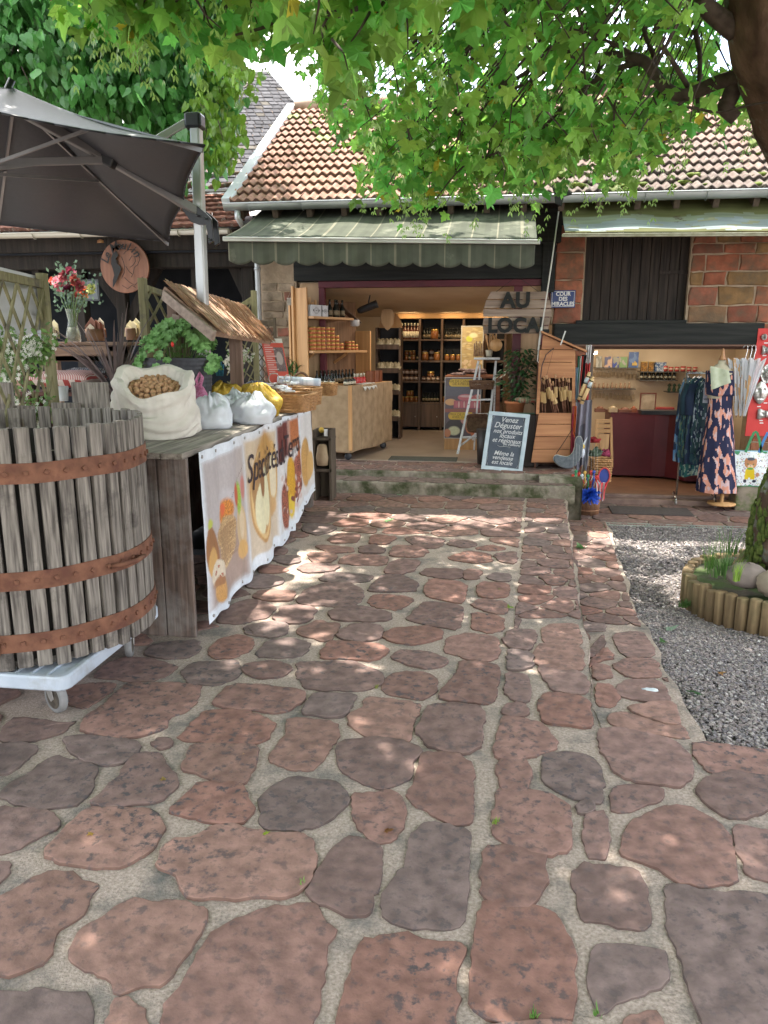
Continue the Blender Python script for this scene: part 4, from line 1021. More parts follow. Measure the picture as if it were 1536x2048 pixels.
# overhead limbs that carry the crown above the camera
for lim in ([(1.12,4.15,3.8),(.3,4.6,4.5),(-.8,5.2,5.0),(-2.2,5.6,5.3),(-3.4,5.8,5.2)], [(.85,3.8,4.7),(0,3.0,5.0),(-1.0,2.2,5.0),(-2.0,1.6,4.8)],
            [(1.3,4.4,3.2),(1.8,3.6,4.2),(2.3,2.6,4.6),(2.6,1.5,4.6)], [(1.12,4.15,3.8),(1.2,5.4,4.6),(1.0,6.8,5.4),(.6,8.0,5.6)], [(1.31,4.42,3.2),(2.4,5.4,4.4),(3.2,6.6,5.0)],
            [(.3,4.6,4.5),(-.6,6.2,5.3),(-1.4,7.4,5.6)]):
    a, b = smooth_path([(p, .085*(1-.85*i/(len(lim)-1))) for i, p in enumerate(lim)], 5); br.tube(a, b, 8)
front = [(590,-20),(575,70),(600,140),(640,190),(700,200),(650,215),(630,240),(690,300),(720,370),(760,395),(735,420),(745,445),(800,432),(850,450),(862,400),(960,385),(1005,405),(1060,425),(1110,405),(1130,335),(1190,300),(1215,365),(1285,365),(1300,250),(1400,235),(1450,265),(1536,245),(1620,240),(1620,-60),(590,-60)]
holes = [(1010,170,30,35),(885,165,22,16),(700,180,25,20),(1300,190,16,20),(1500,165,26,26),(620,205,30,20),(1350,60,14,14),(920,60,14,10),(1060,190,22,14),(760,215,18,10),(1180,35,12,9),(1500,75,75,105),(1405,178,60,26),(1250,115,50,14)]
E1_ = region_pts(front, 255, 4.95, 6.9, 5, 1.0, holes)
E2_ = region_pts([(640,-40),(640,150),(760,120),(820,330),(1000,370),(1180,330),(1280,340),(1400,250),(1536,250),(1560,-40)], 62, 3.6, 4.6, 6, 1.0, holes+[(1300,150,140,60),(1000,250,120,60)])
E1_ += region_pts([(720,330),(760,440),(850,430),(1000,385),(1100,395),(1190,330),(1290,330),(1380,230),(1536,240),(1536,190),(1200,240),(800,240)], 105, 4.8, 6.0, 66)
E3_ = region_pts([(560,-40),(590,60),(610,150),(660,180),(720,170),(880,90),(1000,40),(1000,-40)], 19, 2.4, 3.1, 7)
E4_ = region_pts([(100,-40),(150,40),(260,80),(340,60),(420,110),(520,90),(560,70),(560,-40)], 46, 2.8, 3.8, 8)
r = random.Random(12); E5_ = []
KX, KY = -sd.x/sd.z, -sd.y/sd.z
def shade(gx, gy):      # how thick the crown is above the sun line to this spot of ground
    if 4.0 < gy < 8.2 and -2.0 < gx < 2.2:
        f = mnoise.noise(Vector((gx*.95+4.1, gy*1.15+2.3, 0)))+.35*mnoise.noise(Vector((gx*2.6, gy*3.1, 4)))
        return 0.0 if f > .24 else 1.0
    f = mnoise.noise(Vector((gx*1.1+9.1, gy*1.3+2.3, 7)))
    return 1.0
gx = -5.4
while gx < 4.9:
    gy = -3.4
    while gy < 8.1:
        for q in range(5 if gy < 3.9 else 3):
            ax_, ay_ = gx+r.uniform(-.16, .16), gy+r.uniform(-.16, .16)
            if 3.5 < ay_ < 5.3 and -1.6 < ax_ < 3.2 and r.random() < .35: continue
            if ax_ < -2.3 and 2.4 < ay_ < 7: continue
            if r.random() < shade(ax_, ay_):
                z = 3.2
                for _ in range(8): z = 1.6+.43*math.hypot(ax_-KX*z, ay_-KY*z)+.62
                z += r.random()**1.3*1.5; p = (ax_-KX*z, ay_-KY*z, z)
                if z < 7.2 and p[1] < 9.2: E5_.append(p)
        gy += .30
    gx += .30
g1 = grow(E1_, 8, .085, .084, 1, lr=(.18,.42)); g2 = grow(E2_, 7, .07, .088, 2, lr=(.12,.3)); g3 = grow(E3_, 4, .05, .092, 3, lr=(.06,.16)); g4 = grow(E4_, 6, .06, .09, 4, lr=(.08,.2)); g5 = grow(E5_, 9, .16, .155, 5)
allp = [np.concatenate([g[i] for g in (g1, g2, g3, g4, g5)]) for i in range(4)]
r = np.random.RandomState(9); n = len(allp[0])
base = np.array((.19,.47,.085))[None]*r.uniform(.6, 1.4, (n, 1)); base[:, 0] *= r.uniform(.7, 1.6, n)
yl = r.rand(n) < .02; base[yl] = (.42,.36,.04)
tomt = lambda A: A-np.array((2.15, 5.5, -.25))
leaf_cloud('crown', tomt(allp[0]), allp[1], allp[2], allp[3], mt, mtri, m_maple, MT, base)
for g in (g1, g2, g3, g4, g5):
    for i, (a, b, c) in enumerate(g[4]):
        if g is not g5 or i % 2 == 0: br.tube([a, b, c], [.006, .004, .002], 4)
rr_ = random.Random(3)
for e in E1_[::2]+E2_[::2]:          # longer shoots climbing back to the limbs
    e = Vector(e); k = Vector((1.6, 4.6, 4.4)); dv = (k-e).normalized(); L = rr_.uniform(.5, 1.1)
    br.tube([e+Vector((0,0,.2)), e+dv*L*.5+Vector((0,0,.22)), e+dv*L+Vector((0,0,.25))], [.003,.006,.009], 4)
br.build('branches', m_twig, MT)
ctr = [tuple(np.array(p)+np.array([rr_.uniform(-.12,.12), rr_.uniform(-.1,.1), rr_.uniform(-.25,.05)])-np.array((2.15,5.5,-.25))) for g in (E1_, E2_, E3_, E4_) for p in g]
seeds_mesh('seed_bunches', ctr, leafmat('maple_keys', .9, 1.1, .5), MT)

# ---------------------------------------------------------------- the linden behind the parasol
LT = thing('linden_tree', 'dense dark green heart-leaved tree over the shed roof at upper left', 'tree', (-5.2, 12.3, 0))
LW = lambda mb: (setattr(mb, 'T', Matrix.Translation((5.2, -12.3, 0))), mb)[1]
tk = LW(MB()); O2, R2 = smooth_path([((-5.2,12.3,0),.26), ((-5.1,12.2,2),.2), ((-5.2,12.0,3.6),.17), ((-5.0,11.6,5),.12), ((-5.1,11.2,6.6),.05)], 6); tk.tube(O2, R2, 20); barkify(tk, .02)
for a in range(9):
    t = a*.7; p = O2[12+a % 10]; tk.tube([p, p+Vector((math.cos(t)*.8, math.sin(t)*.6, .4)), p+Vector((math.cos(t)*1.7, math.sin(t)*1.1, .5))], [.06,.04,.015], 8)
tk.build('trunk', m_bark, LT)
reg = [(-120,-80),(-120,240),(0,190),(120,230),(330,290),(370,370),(420,330),(425,250),(450,200),(450,140),(475,90),(500,-80)]
F1 = region_pts(reg, 620, 8.9, 11.0, 21, 1.4)
F1 = [p for p in F1 if p[2] > 3.25]
F2 = region_pts([(400,120),(505,140),(480,250),(470,330),(430,350),(400,300)], 46, 8.5, 9.2, 23)
rr_ = random.Random(8)
gA = grow(F1, 13, .17, .14, 11, hang=.6); gB = grow(F2, 6, .08, .10, 12, hang=.6, lr=(.12,.3))
allp = [np.concatenate([g[i] for g in (gA, gB)]) for i in range(4)]; n = len(allp[0])
allp[2][:, 2] -= .7
r = np.random.RandomState(10); base = np.array((.085,.25,.062))[None]*r.uniform(.55, 1.35, (n, 1)); base[-len(gB[0]):] = np.array((.14,.26,.03))*r.uniform(.8, 1.3, (len(gB[0]), 1))
leaf_cloud('crown', allp[0]-np.array((-5.2, 12.3, 0)), allp[1], allp[2], allp[3], ltm, ltri, m_lind, LT, base)
tb = LW(MB())
for g in (gA, gB):
    for a, b, c in g[4][::3]: tb.tube([a, b, c], [.008,.005,.003], 4)
tb.build('branches', m_twig, LT)
# ================================================================ LEFT FOREGROUND
m_grey_wood = grain('weathered_wood', (.070,.060,.052), (.27,.24,.205), 'z', bump=.005, rough=.88, k=3.0, c3=(.05,.042,.037), s3=5, t3=.62, w3=.08)
m_grey_wood_y = grain('weathered_top', (.13,.11,.09), (.32,.285,.24), 'y', bump=.003, rough=.88, k=1.6)
m_brown_old = grain('old_brown_board', (.050,.036,.030), (.17,.12,.095), 'z', bump=.005, rough=.9, k=1.3, c3=(.20,.18,.165), s3=4, t3=.56, w3=.12)
m_rust = M('rust', (.11,.048,.030), (.215,.098,.058), rough=.85, sc=14, det=9, bump=.002, bsc=50, c3=(.11,.045,.03), s3=9, t3=.58, w3=.08, spec=.3)

# ---------------------------------------------------------------- wine press basket
BC = Vector((-2.2, 3.26, 0)); BRAD = .565
WP = thing('wine_press_basket', 'big round slatted wooden wine press basket with three rusty hoops', 'wine press', (BC.x, BC.y, .235))
for i in range(46):
    t = 2*PI*i/46; b = MB()
    h = 1.035+rnd.uniform(-.008, .008); wv = .0585; n = 3
    b.T = Matrix.Rotation(t, 4, 'Z') @ Matrix.Translation((BRAD-.016, 0, 0)) @ Matrix.Rotation(R(rnd.uniform(-.12,.12)), 4, 'X')
    b.box(-.014, .014, -wv/2+rnd.uniform(-.003,.003), wv/2, rnd.uniform(-.006,.01), h)
    o = b.build('stave', m_grey_wood, WP, bev=.005)
def hoop(z0, z1, bolts_from=0, clasp=True):
    b = MB(); n = 90; r0, r1 = BRAD-.003, BRAD+.004
    vs = []
    for rr, z in ((r0, z0), (r1, z0), (r1, z1), (r0, z1)):
        for j in range(n):
            t = 2*PI*j/n; wob = .002*math.sin(t*9); vs.append((rr*math.cos(t), rr*math.sin(t), z-.235+wob))
    fs = [(q*n+j, q*n+(j+1) % n, ((q+1) % 4)*n+(j+1) % n, ((q+1) % 4)*n+j) for q in range(4) for j in range(n)]
    b.add(vs, fs, 0, False); h = b.build('hoop', m_rust, WP)
    zc = (z0+z1)/2-.235
    q = MB()
    q.box(-.007, .006, -.009, .009, -.009, .009); q0 = q.build('bolt_head', m_rust, h, bev=.002)
    for i in range(-20, 4):          # bolts on the sides one can see
        t = 2*PI*i/46; o = q0 if i == -20 else q0.copy()
        if i > -20: C.objects.link(o); o.parent = h
        o.location = ((r1+.004)*math.cos(t), (r1+.004)*math.sin(t), zc); o.rotation_euler = (rnd.uniform(0, 1.5), 0, t)
    if clasp:
        t0 = R(-64-18); q = MB()
        for k in range(7):
            a, c = t0-R(11)+k*R(3), t0-R(11)+(k+1)*R(3); f = .012
            q.add([((r1+f)*math.cos(a), (r1+f)*math.sin(a), z0-.24), ((r1+f)*math.cos(c), (r1+f)*math.sin(c), z0-.24), ((r1+f)*math.cos(c), (r1+f)*math.sin(c), z1-.23-(0.02 if k == 6 else 0)), ((r1+f)*math.cos(a), (r1+f)*math.sin(a), z1-.23),
                   (r1*math.cos(a), r1*math.sin(a), z0-.24), (r1*math.cos(c), r1*math.sin(c), z0-.24), (r1*math.cos(c), r1*math.sin(c), z1-.23), (r1*math.cos(a), r1*math.sin(a), z1-.23)],
                  [(0,1,2,3), (4,7,6,5), (0,4,5,1), (3,2,6,7), (1,5,6,2), (0,3,7,4)])
        q.build('clasp', m_rust, h, bev=.002)
        q = MB(); a0 = t0+R(10); pts = []
        for k in range(26):
            u = k/25; a = a0+R(8)*u*(1 if k % 2 else .93)-R(6); pts.append(((r1+.02+.006*math.sin(k*2))*math.cos(a), (r1+.02)*math.sin(a), zc+.05*math.sin(k*.9)*(1-u*.3)+.02*u))
        q.tube(pts, .0022, 5); q.build('tie_wire', m_rust, h)
    return h
hoop(1.045, 1.13); h2 = hoop(.592, .672)
hoop(.318, .398)
b = MB(); a0, a1 = R(-22), R(-6); rr = BRAD+.004
b.tube([(rr*math.cos(a0), rr*math.sin(a0), .39), ((rr+.05)*math.cos(a0+.03), (rr+.05)*math.sin(a0+.03), .40), ((rr+.075)*math.cos((a0+a1)/2), (rr+.075)*math.sin((a0+a1)/2), .405), ((rr+.05)*math.cos(a1), (rr+.05)*math.sin(a1), .40), (rr*math.cos(a1), rr*math.sin(a1), .39)], .011, 8)
b.build('carry_handle', m_rust, WP)
b = MB(); b.lathe([(BRAD-.040, .03), (BRAD-.040, .93), (BRAD-.046, .93), (BRAD-.046, .03)], n=46, cap=False); b.build('gap_blocker', M('dark_gap_blocker', (.012,.010,.009), (.022,.018,.015), rough=.95, sc=9), WP)  # added dark cylinder, stops light showing through the stave gaps
b = MB(); b.lathe([(BRAD-.04, 0), (BRAD-.04, .03)], n=40); b.build('base_disc', m_grey_wood, WP)

m_pblue = M('pale_blue_plastic', (.36,.41,.47), (.46,.51,.57), rough=.45, sc=9, c3=(.25,.24,.22), s3=6, t3=.6, w3=.12)
m_rubber = M('grey_rubber', (.15,.15,.15), (.27,.27,.26), rough=.7, sc=14)
m_steel = M('dull_steel', (.25,.24,.22), (.42,.40,.37), rough=.5, metal=.5, sc=14)
def dolly(name, label, x0, x1, y0, y1, wheels):
    dl = thing(name, label, 'dolly', ((x0+x1)/2, (y0+y1)/2, 0)); ox, oy = (x0+x1)/2, (y0+y1)/2
    b = MB(); z0, z1 = .165, .232; rc = .05; P = []
    for cx, cy, a in ((x1-rc, y1-rc, 0), (x0+rc, y1-rc, 90), (x0+rc, y0+rc, 180), (x1-rc, y0+rc, 270)):
        for k in range(7): P.append((cx+rc*math.cos(R(a+15*k))-ox, cy+rc*math.sin(R(a+15*k))-oy))
    n = len(P)
    def ring(s, z): return [(x*s, y*s, z) for x, y in P]
    vs = ring(.985, z0)+ring(1, z0+.008)+ring(1, z1-.008)+ring(.99, z1)+ring(.94, z1)+ring(.935, z1-.012)
    fs = [(q*n+i, q*n+(i+1) % n, (q+1)*n+(i+1) % n, (q+1)*n+i) for q in range(5) for i in range(n)]+[tuple(range(n-1, -1, -1)), tuple(range(5*n, 6*n))]
    b.add(vs, fs, 0, False)
    k = 12
    for i in range(1, k): xx = (x0-ox)*.93+(x1-x0)*.93*i/k; b.box(xx-.006, xx+.006, (y0-oy)*.93, (y1-oy)*.93, z1-.014, z1-.003)
    b.build('deck', m_pblue, dl, bev=.003)
    for wx, wy, ang in wheels:
        T = Matrix.Translation((wx-ox, wy-oy, 0)) @ Matrix.Rotation(ang, 4, 'Z')
        f = MB(); f.T = T; f.box(-.03, .03, -.035, .035, .155, .166)
        for s in (-1, 1): f.prism([(-.028,.16), (.028,.16), (.052,.075), (.03,.058), (.012,.075)], (0, s*.024-.002, 0), (1,0,0), (0,0,1), -.004)
        fo = f.build('caster_fork', m_steel, dl, bev=.001)
        wl = MB(); wl.T = T @ Matrix.Translation((.032, 0, .0745)) @ Matrix.Rotation(PI/2, 4, 'X')
        wl.lathe([(.052,-.017), (.066,-.018), (.0735,-.012), (.0745,0), (.0735,.012), (.066,.018), (.052,.017)], n=28)
        wl.build('tyre', m_rubber, fo); m_hub = M('grimy_hub', (.05,.042,.034), (.13,.11,.085), rough=.6, metal=.3, sc=30)
        hb = MB(); hb.T = wl.T; hb.lathe([(.012,-.022), (.02,-.020), (.024,-.0175), (.046,-.0172), (.052,-.0175), (.052,.0175), (.046,.0172), (.024,.0175), (.02,.020), (.012,.022)], n=24)
        hb.build('rim', m_hub, fo)
    return dl
dolly('plant_dolly', 'pale blue plastic wheeled dolly carrying the wine press basket', -2.68, -1.735, 2.71, 3.65, [(-1.90, 2.86, -.5), (-1.85, 3.50, -1.2), (-2.55, 2.86, .4), (-2.55, 3.5, .8)])
pt = thing('plastic_tub', 'pale translucent plastic tub at the left picture edge by the dolly', 'tub', (-2.03, 2.30, 0))
b = MB(); b.lathe([(.10,0), (.13,.02), (.155,.14), (.165,.15), (.16,.155), (.15,.14), (.125,.03), (.02,.02)], n=28, cap=False)
b.build('bowl', M('frosted_plastic', (.42,.47,.52), (.5,.55,.6), rough=.35, sc=3, trans=.3), pt)

# ---------------------------------------------------------------- stall counter
def sx(y): return -1.585-.036*(y-3.75)
CZ = 1.045
SC = thing('stall_counter', 'long weathered plank market counter beside the wine press basket', 'counter', (-1.95, 5.5, 0))
SW_ = lambda: (lambda m: (setattr(m, 'T', Matrix.Translation((1.95, -5.5, 0))), m)[1])(MB())
for i in range(6):
    b = SW_(); a = .012+i*.127; y0 = 3.72+rnd.uniform(-.012, .012)
    P = [(sx(3.7)-a-.122, y0), (sx(3.7)-a, y0), (sx(7.3)-a, 7.3), (sx(7.3)-a-.122, 7.3)]; zt = CZ+rnd.uniform(-.003, .002)
    b.prism(P, (0, 0, zt-.034), (1,0,0), (0,1,0), .034); b.build('top_plank', m_grey_wood_y, SC, bev=.004)
for i, (a, wd) in enumerate(((.005, .165), (.175, .19), (.37, .19), (.565, .18))):
    b = SW_(); b.box(sx(3.76)-a-wd, sx(3.76)-a, 3.755+rnd.uniform(0, .008), 3.79, .0, CZ-.036); b.build('end_board', m_brown_old, SC, bev=.005)
for y in (3.85, 5.5, 7.2):
    for a in (.04, .68):
        b = SW_(); b.box(sx(y)-a-.06, sx(y)-a, y-.03, y+.03, 0, CZ-.036); b.build('leg', m_brown_old, SC, bev=.004)
b = SW_(); b.box(-2.42, -2.39, 3.8, 7.25, .1, CZ-.05); b.build('back_panel', m_brown_old, SC)
b = SW_(); b.box(sx(7.2)-.72, sx(7.2)-.03, 7.22, 7.25, 0, CZ-.05); b.build('far_panel', m_brown_old, SC)

def Yx(px): return ax(px, 1000, -1.66).y
edges = [Yx(p) for p in (372, 480, 549, 606, 631)]
Lb = edges[-1]-edges[0]; U = [(e-edges[0])/Lb for e in edges]
pt_ = Paint(460, 150, (.62,.66,.70), .02, 3)
cream, brown, dbrown, orange, tan = (.58,.50,.38), (.28,.13,.05), (.10,.045,.02), (.50,.19,.04), (.46,.28,.12)
def pu(k, u): return U[k]+(U[k+1]-U[k])*u
def PR(k, x0, x1, y0, y1, c, **kw): pt_.rect(pu(k, x0), pu(k, x1), y0, y1, c, **kw)
def PE(k, x, y, rx, ry, c, **kw): pt_.ell(pu(k, x), y, rx*(U[k+1]-U[k]), ry, c, **kw)
PR(0, .05, .94, .07, .93, (.40,.36,.35), tex=.02, soft=.03); PR(0, .05, .94, .07, .40, (.30,.20,.15), op=.6, tex=.06, soft=.05)
for i in range(22): PR(0, .08+.04*i, .095+.04*i, .05, .42, (.22,.13,.09), op=.35, soft=.02)
PE(0, .48, .60, .17, .12, (.45,.42,.42), soft=.3); PE(0, .48, .57, .15, .085, orange, soft=.3, tex=.25); PE(0, .44, .60, .06, .04, (.6,.13,.05), soft=.4)
PE(0, .46, .45, .20, .10, (.42,.28,.14), soft=.12, tex=.22); PE(0, .47, .36, .17, .13, (.48,.34,.18), soft=.12, tex=.28)
for i in range(9): PE(0, .46, .27+.026*i, .18, .012, (.22,.11,.05), soft=.6, op=.6)
pt_.line([(pu(0,.60),.64), (pu(0,.95),.82)], .0012, (.12,.10,.10))
PE(0, .14, .38, .13, .17, (.26,.12,.05), soft=.12, ang=.05); PE(0, .13, .33, .10, .09, (.52,.30,.10), soft=.2)
PE(0, .24, .24, .17, .085, cream, soft=.1, tex=.05); PE(0, .26, .13, .15, .08, (.50,.27,.09), soft=.2, tex=.1); PE(0, .24, .19, .15, .03, (.30,.14,.06), soft=.4)
for dx, dy in ((-.07,.0), (.0,.035), (.06,-.02), (.02,-.035)): PE(0, .24+dx, .25+dy, .022, .010, (.34,.12,.07), ang=dx*9)
PE(0, .80, .40, .13, .16, (.52,.38,.22), soft=.1, ang=.02); PE(0, .80, .25, .13, .07, (.55,.33,.12), soft=.2); PE(0, .82, .42, .06, .10, (.60,.48,.32), soft=.3)
PE(0, .77, .60, .06, .11, (.28,.42,.06), soft=.35, tex=.2); PE(0, .70, .63, .05, .08, (.45,.10,.05), soft=.4); PE(0, .88, .66, .05, .08, (.45,.16,.15), soft=.5); PE(0, .13, .56, .06, .025, (.42,.45,.08), soft=.5)
PR(1, .04, .97, .09, .94, (.50,.42,.32), tex=.03, soft=.03); PR(1, .04, .97, .45, .94, (.42,.28,.14), op=.55, soft=.2)
PE(1, .42, .52, .30, .36, (.42,.24,.09), soft=.06, tex=.06); PE(1, .42, .52, .27, .33, (.60,.42,.20), soft=.06, ring=.12); PE(1, .38, .60, .22, .22, (.33,.19,.08), soft=.1)
PE(1, .36, .42, .15, .19, (.62,.58,.38), soft=.1); PE(1, .52, .50, .11, .22, (.60,.56,.36), soft=.1); PE(1, .43, .62, .06, .12, (.24,.12,.05), soft=.2)
PE(1, .84, .62, .14, .25, (.50,.31,.12), soft=.1, tex=.1); PE(1, .86, .58, .08, .18, (.60,.52,.36), soft=.2); PE(1, .80, .35, .12, .08, (.48,.30,.14), soft=.3); PE(1, .62, .84, .22, .12, (.40,.22,.07), soft=.4)
PR(2, .04, .96, .10, .95, (.58,.56,.54), tex=.02, soft=.03); PR(2, .04, .50, .66, .96, (.13,.035,.03), tex=.2, soft=.03); PR(2, .50, .94, .70, .96, (.42,.15,.06), tex=.15, soft=.03)
PE(2, .30, .30, .20, .22, (.25,.08,.05), soft=.15, tex=.5); PE(2, .74, .42, .22, .20, (.27,.09,.06), soft=.15, tex=.5); PE(2, .52, .40, .11, .26, (.50,.27,.03), soft=.15, tex=.1); PE(2, .50, .22, .08, .10, (.58,.42,.05), soft=.3)
for i in range(40): PE(2, pt_.r.uniform(.12,.92), pt_.r.uniform(.16,.55), .035, .02, (.52,.40,.36) if i % 2 else (.16,.05,.04), soft=.4)
PE(2, .82, .64, .05, .07, (.36,.11,.04), soft=.2); PE(2, .93, .62, .04, .06, (.40,.13,.05), soft=.2)
PR(3, .04, .92, .10, .95, (.57,.55,.53), soft=.03); PE(3, .35, .45, .30, .26, (.45,.26,.09), soft=.15, tex=.1); PE(3, .65, .36, .25, .16, (.52,.32,.12), soft=.2)
pcol = pt_.col()
bn = thing('printed_banner', 'long white vinyl banner printed with breads and jars hanging along the counter front', 'banner', (-1.6, 5.4, 0))
b = MB(); b.T = Matrix.Translation((1.6, -5.4, 0))
def ban(u, v):
    y = edges[0]-.02+(Lb+.04)*u
    zb = .035+.02*math.sin(u*40)+(.0 if u < .70 else .11*(u-.70)/.3+(.06 if u > .72 else 0)); zt = 1.03-.010*abs(math.sin(u*14))
    wav = .010*math.sin(u*34+v)+.006*math.sin(u*71+v*2)+.028*(1-v)*(.4+.6*math.sin(u*9+1)**2)+.004*mnoise.noise((u*30, v*6, 2))
    return (sx(y)+.012+wav, y, zb+(zt-zb)*v)
b.grid(ban, 460, 110, col=pcol)
b.build('printed_sheet', M('banner_vinyl', .93, 1.07, rough=.45, sc=30, vcol=True, spec=.4), bn)
b = MB(); b.T = Matrix.Translation((1.6, -5.4, 0))
for i in range(11):
    for v in (.97, .03):
        b = MB(); b.T = Matrix.Translation((1.6, -5.4, 0)); p = ban((i+.15)/10.3, v); b.tube([(p[0]-.002, p[1], p[2]), (p[0]+.006, p[1], p[2])], .010, 10); b.build('eyelet', m_steel, bn)
b = MB(); TT = frame((0, 0, 0), (0,1,0), (0,0,1))
s0 = edges[1]+.05; e0 = edges[3]-.02
cur = MB(); letters('Spécialités du Terroir', .30, cur, Matrix(), depth=.0012, shear=.25, align='LEFT', bold=.0)
mxv = max(v[0] for v in cur.v)
for i, (x, y, z) in enumerate(cur.v):
    yy = s0+(e0-s0)*x/mxv; u = (yy-(edges[0]-.02))/(Lb+.04); vv = .735+(y)*.95
    q = ban(min(1, u), vv); cur.v[i] = (q[0]+.007+z*.5+1.6, q[1]-5.4, q[2])
cur.build('lettering', M('dark_ink', (.035,.025,.03), rough=.5), bn)

# ---------------------------------------------------------------- cantilever parasol
m_canopy = M('grey_canopy_fabric', (.021,.025,.036), (.028,.032,.045), rough=.48, sc=40, spec=.45, bump=.0006, bsc=300)
m_alu = M('painted_aluminium', (.45,.46,.47), (.56,.57,.58), rough=.35, metal=.35, sc=4)
m_rib = M('grey_rib', (.20,.20,.21), (.27,.27,.28), rough=.45, metal=.4, sc=4)
m_bplast = M('black_plastic', (.018,.020,.024), (.03,.032,.038), rough=.35, sc=5)
MPx = at(399, 600, 5.8); MAST = Vector((MPx.x, 5.8, 0))
PA = thing('cantilever_parasol', 'big dark grey square cantilever parasol on a pale mast behind the counter', 'parasol', MAST)
def PW(): m = MB(); m.T = Matrix.Translation(-MAST); return m
c1, c2 = at(409, 290, 4.75), at(338, 483, 6.75)
ed = (c2-c1); pe = Vector((ed.y, -ed.x, 0)).normalized()*-1
L_ = 2.75
if pe.x > 0: pe = -pe
q = at(0, 214, c1.y+pe.y*1.05); slope = (q.z-c1.z)/max(.2, (q-c1).length)
c0 = c1+pe*L_+Vector((0, 0, slope*L_*.8)); c3 = c2+pe*L_+Vector((0, 0, slope*L_*.55))
pk = at(26, 176, (c0.y+c2.y)/2-.15)
b = PW(); rim = [c1, (c1+c2)/2, c2, (c2+c3)/2, c3, (c3+c0)/2, c0, (c0+c1)/2]
mid = [rim[i] for i in range(8)]
NS, NR = 10, 14; vs = []; fs = []
for i in range(8):
    a, c = mid[i], mid[(i+1) % 8]
    for s in range(NS):
        for k in range(NR+1):
            t = s/NS; f = k/NR; e = a.lerp(c, t); p = pk.lerp(e, f)
            sag = -.05*math.sin(PI*t)*f*(1-.3*f)-.05*math.sin(PI*f)
            inn_ = (((a+c)/2-pk)*-.035*math.sin(PI*t)*f**3)
            vs.append(p+Vector((0, 0, sag))+inn_)
n = 8*NS
for i in range(n):
    for k in range(NR): fs.append((i*(NR+1)+k, i*(NR+1)+k+1, ((i+1) % n)*(NR+1)+k+1, ((i+1) % n)*(NR+1)+k))
b.add(vs, fs, 0, True); b.build('canopy', m_canopy, PA, solid=.003)
b = PW()
for i in range(8):      # hem
    for s in range(NS):
        b.tube([vs[(i*NS+s)*(NR+1)+NR], vs[((i*NS+s+1) % n)*(NR+1)+NR]], .006, 6)
b.build('canopy_hem', m_canopy, PA)
for i in range(8):
    r_ = PW(); k = 1.0; r_.bar(pk+Vector((0,0,-.07)), rim[i].lerp(pk, .01)+Vector((0,0,-.035)), .016, .026); r_.build('rib', m_rib, PA)
hubp = at(-60, 345, pk.y-.1)
for i in range(8):
    r_ = PW(); r_.bar(hubp, pk.lerp(rim[i], .46)+Vector((0,0,-.07)), .014, .02); r_.build('strut', m_rib, PA)
b = PW(); b.cyl(hubp, pk+Vector((0,0,.05)), .022); b.cyl(hubp+Vector((0,0,-.05)), hubp+Vector((0,0,.05)), .05); b.build('hub', m_bplast, PA)
mt_ = at(392, 242, 5.8); mj = at(404, 430, 5.8)
b = PW(); b.bar((MAST.x, 5.8, .0), (mt_.x, 5.8, mt_.z), .074, .09, up=(0,1,0)); b.build('mast', m_alu, PA, bev=.012)
b = PW(); b.bar((MAST.x, 5.8, .0), (MAST.x, 5.8, .06), .9, .9, up=(0,1,0)); b.build('base_plate', m_bplast, PA, bev=.01)
b = PW(); b.box(mt_.x-.075, mt_.x+.055, 5.74, 5.86, mt_.z-.06, mt_.z+.05); b.build('mast_cap', m_bplast, PA, bev=.02)
b = PW(); b.bar((mt_.x-.03, 5.79, mt_.z+.01), (pk*.45+c1*.2+c2*.35)+Vector((0,0,-.01)), .045, .05); b.build('top_arm', m_alu, PA, bev=.006)
b = PW(); b.bar(mj+Vector((-.02,-.05,.02)), at(216, 318, 5.35), .05, .06); b.bar(at(216, 318, 5.35), pk+Vector((0,0,-.12)), .05, .06); b.build('lower_arm', m_rib, PA, bev=.006)
b = PW(); e = at(218, 320, 5.33); b.bar(at(-40, 326, 4.9), e, .035, .05); b.build('cross_strut', m_rib, PA, bev=.004)
b = PW(); b.obox(e, (.10,.08,.09), ry=.5); b.build('arm_clamp', m_bplast, PA, bev=.012)
b = PW(); poly = [(-.14,.07), (-.10,.10), (-.02,.06), (.06,.0), (.10,-.04), (.11,-.20), (.07,-.22), (.055,-.08), (.0,-.08), (-.06,-.06), (-.12,.02)]
for dy in (-.075, .05): b.prism(poly, (mj.x, 5.8+dy, mj.z), (1,0,0), (0,0,1), -.022)
for x, z in ((-.09,.05), (0,-.02), (.06,-.04), (.085,-.19)): b.cyl((mj.x+x, 5.69, mj.z+z), (mj.x+x, 5.71, mj.z+z), .010, n=8)
b.build('crank_joint', m_bplast, PA, bev=.006)
fx = thing('hanging_ornament', 'small pale fringed ornament hanging from the parasol rim', 'ornament', at(55, 447, 6.4))
b = MB()
for i in range(7): b.tube([(0,0,.03), (.02*math.cos(i), .015*math.sin(i), -.03-.01*(i % 3))], [.006,.009], 5)
b.build('tassel', M('pale_shell', (.40,.30,.22), (.55,.45,.36), sc=40), fx)

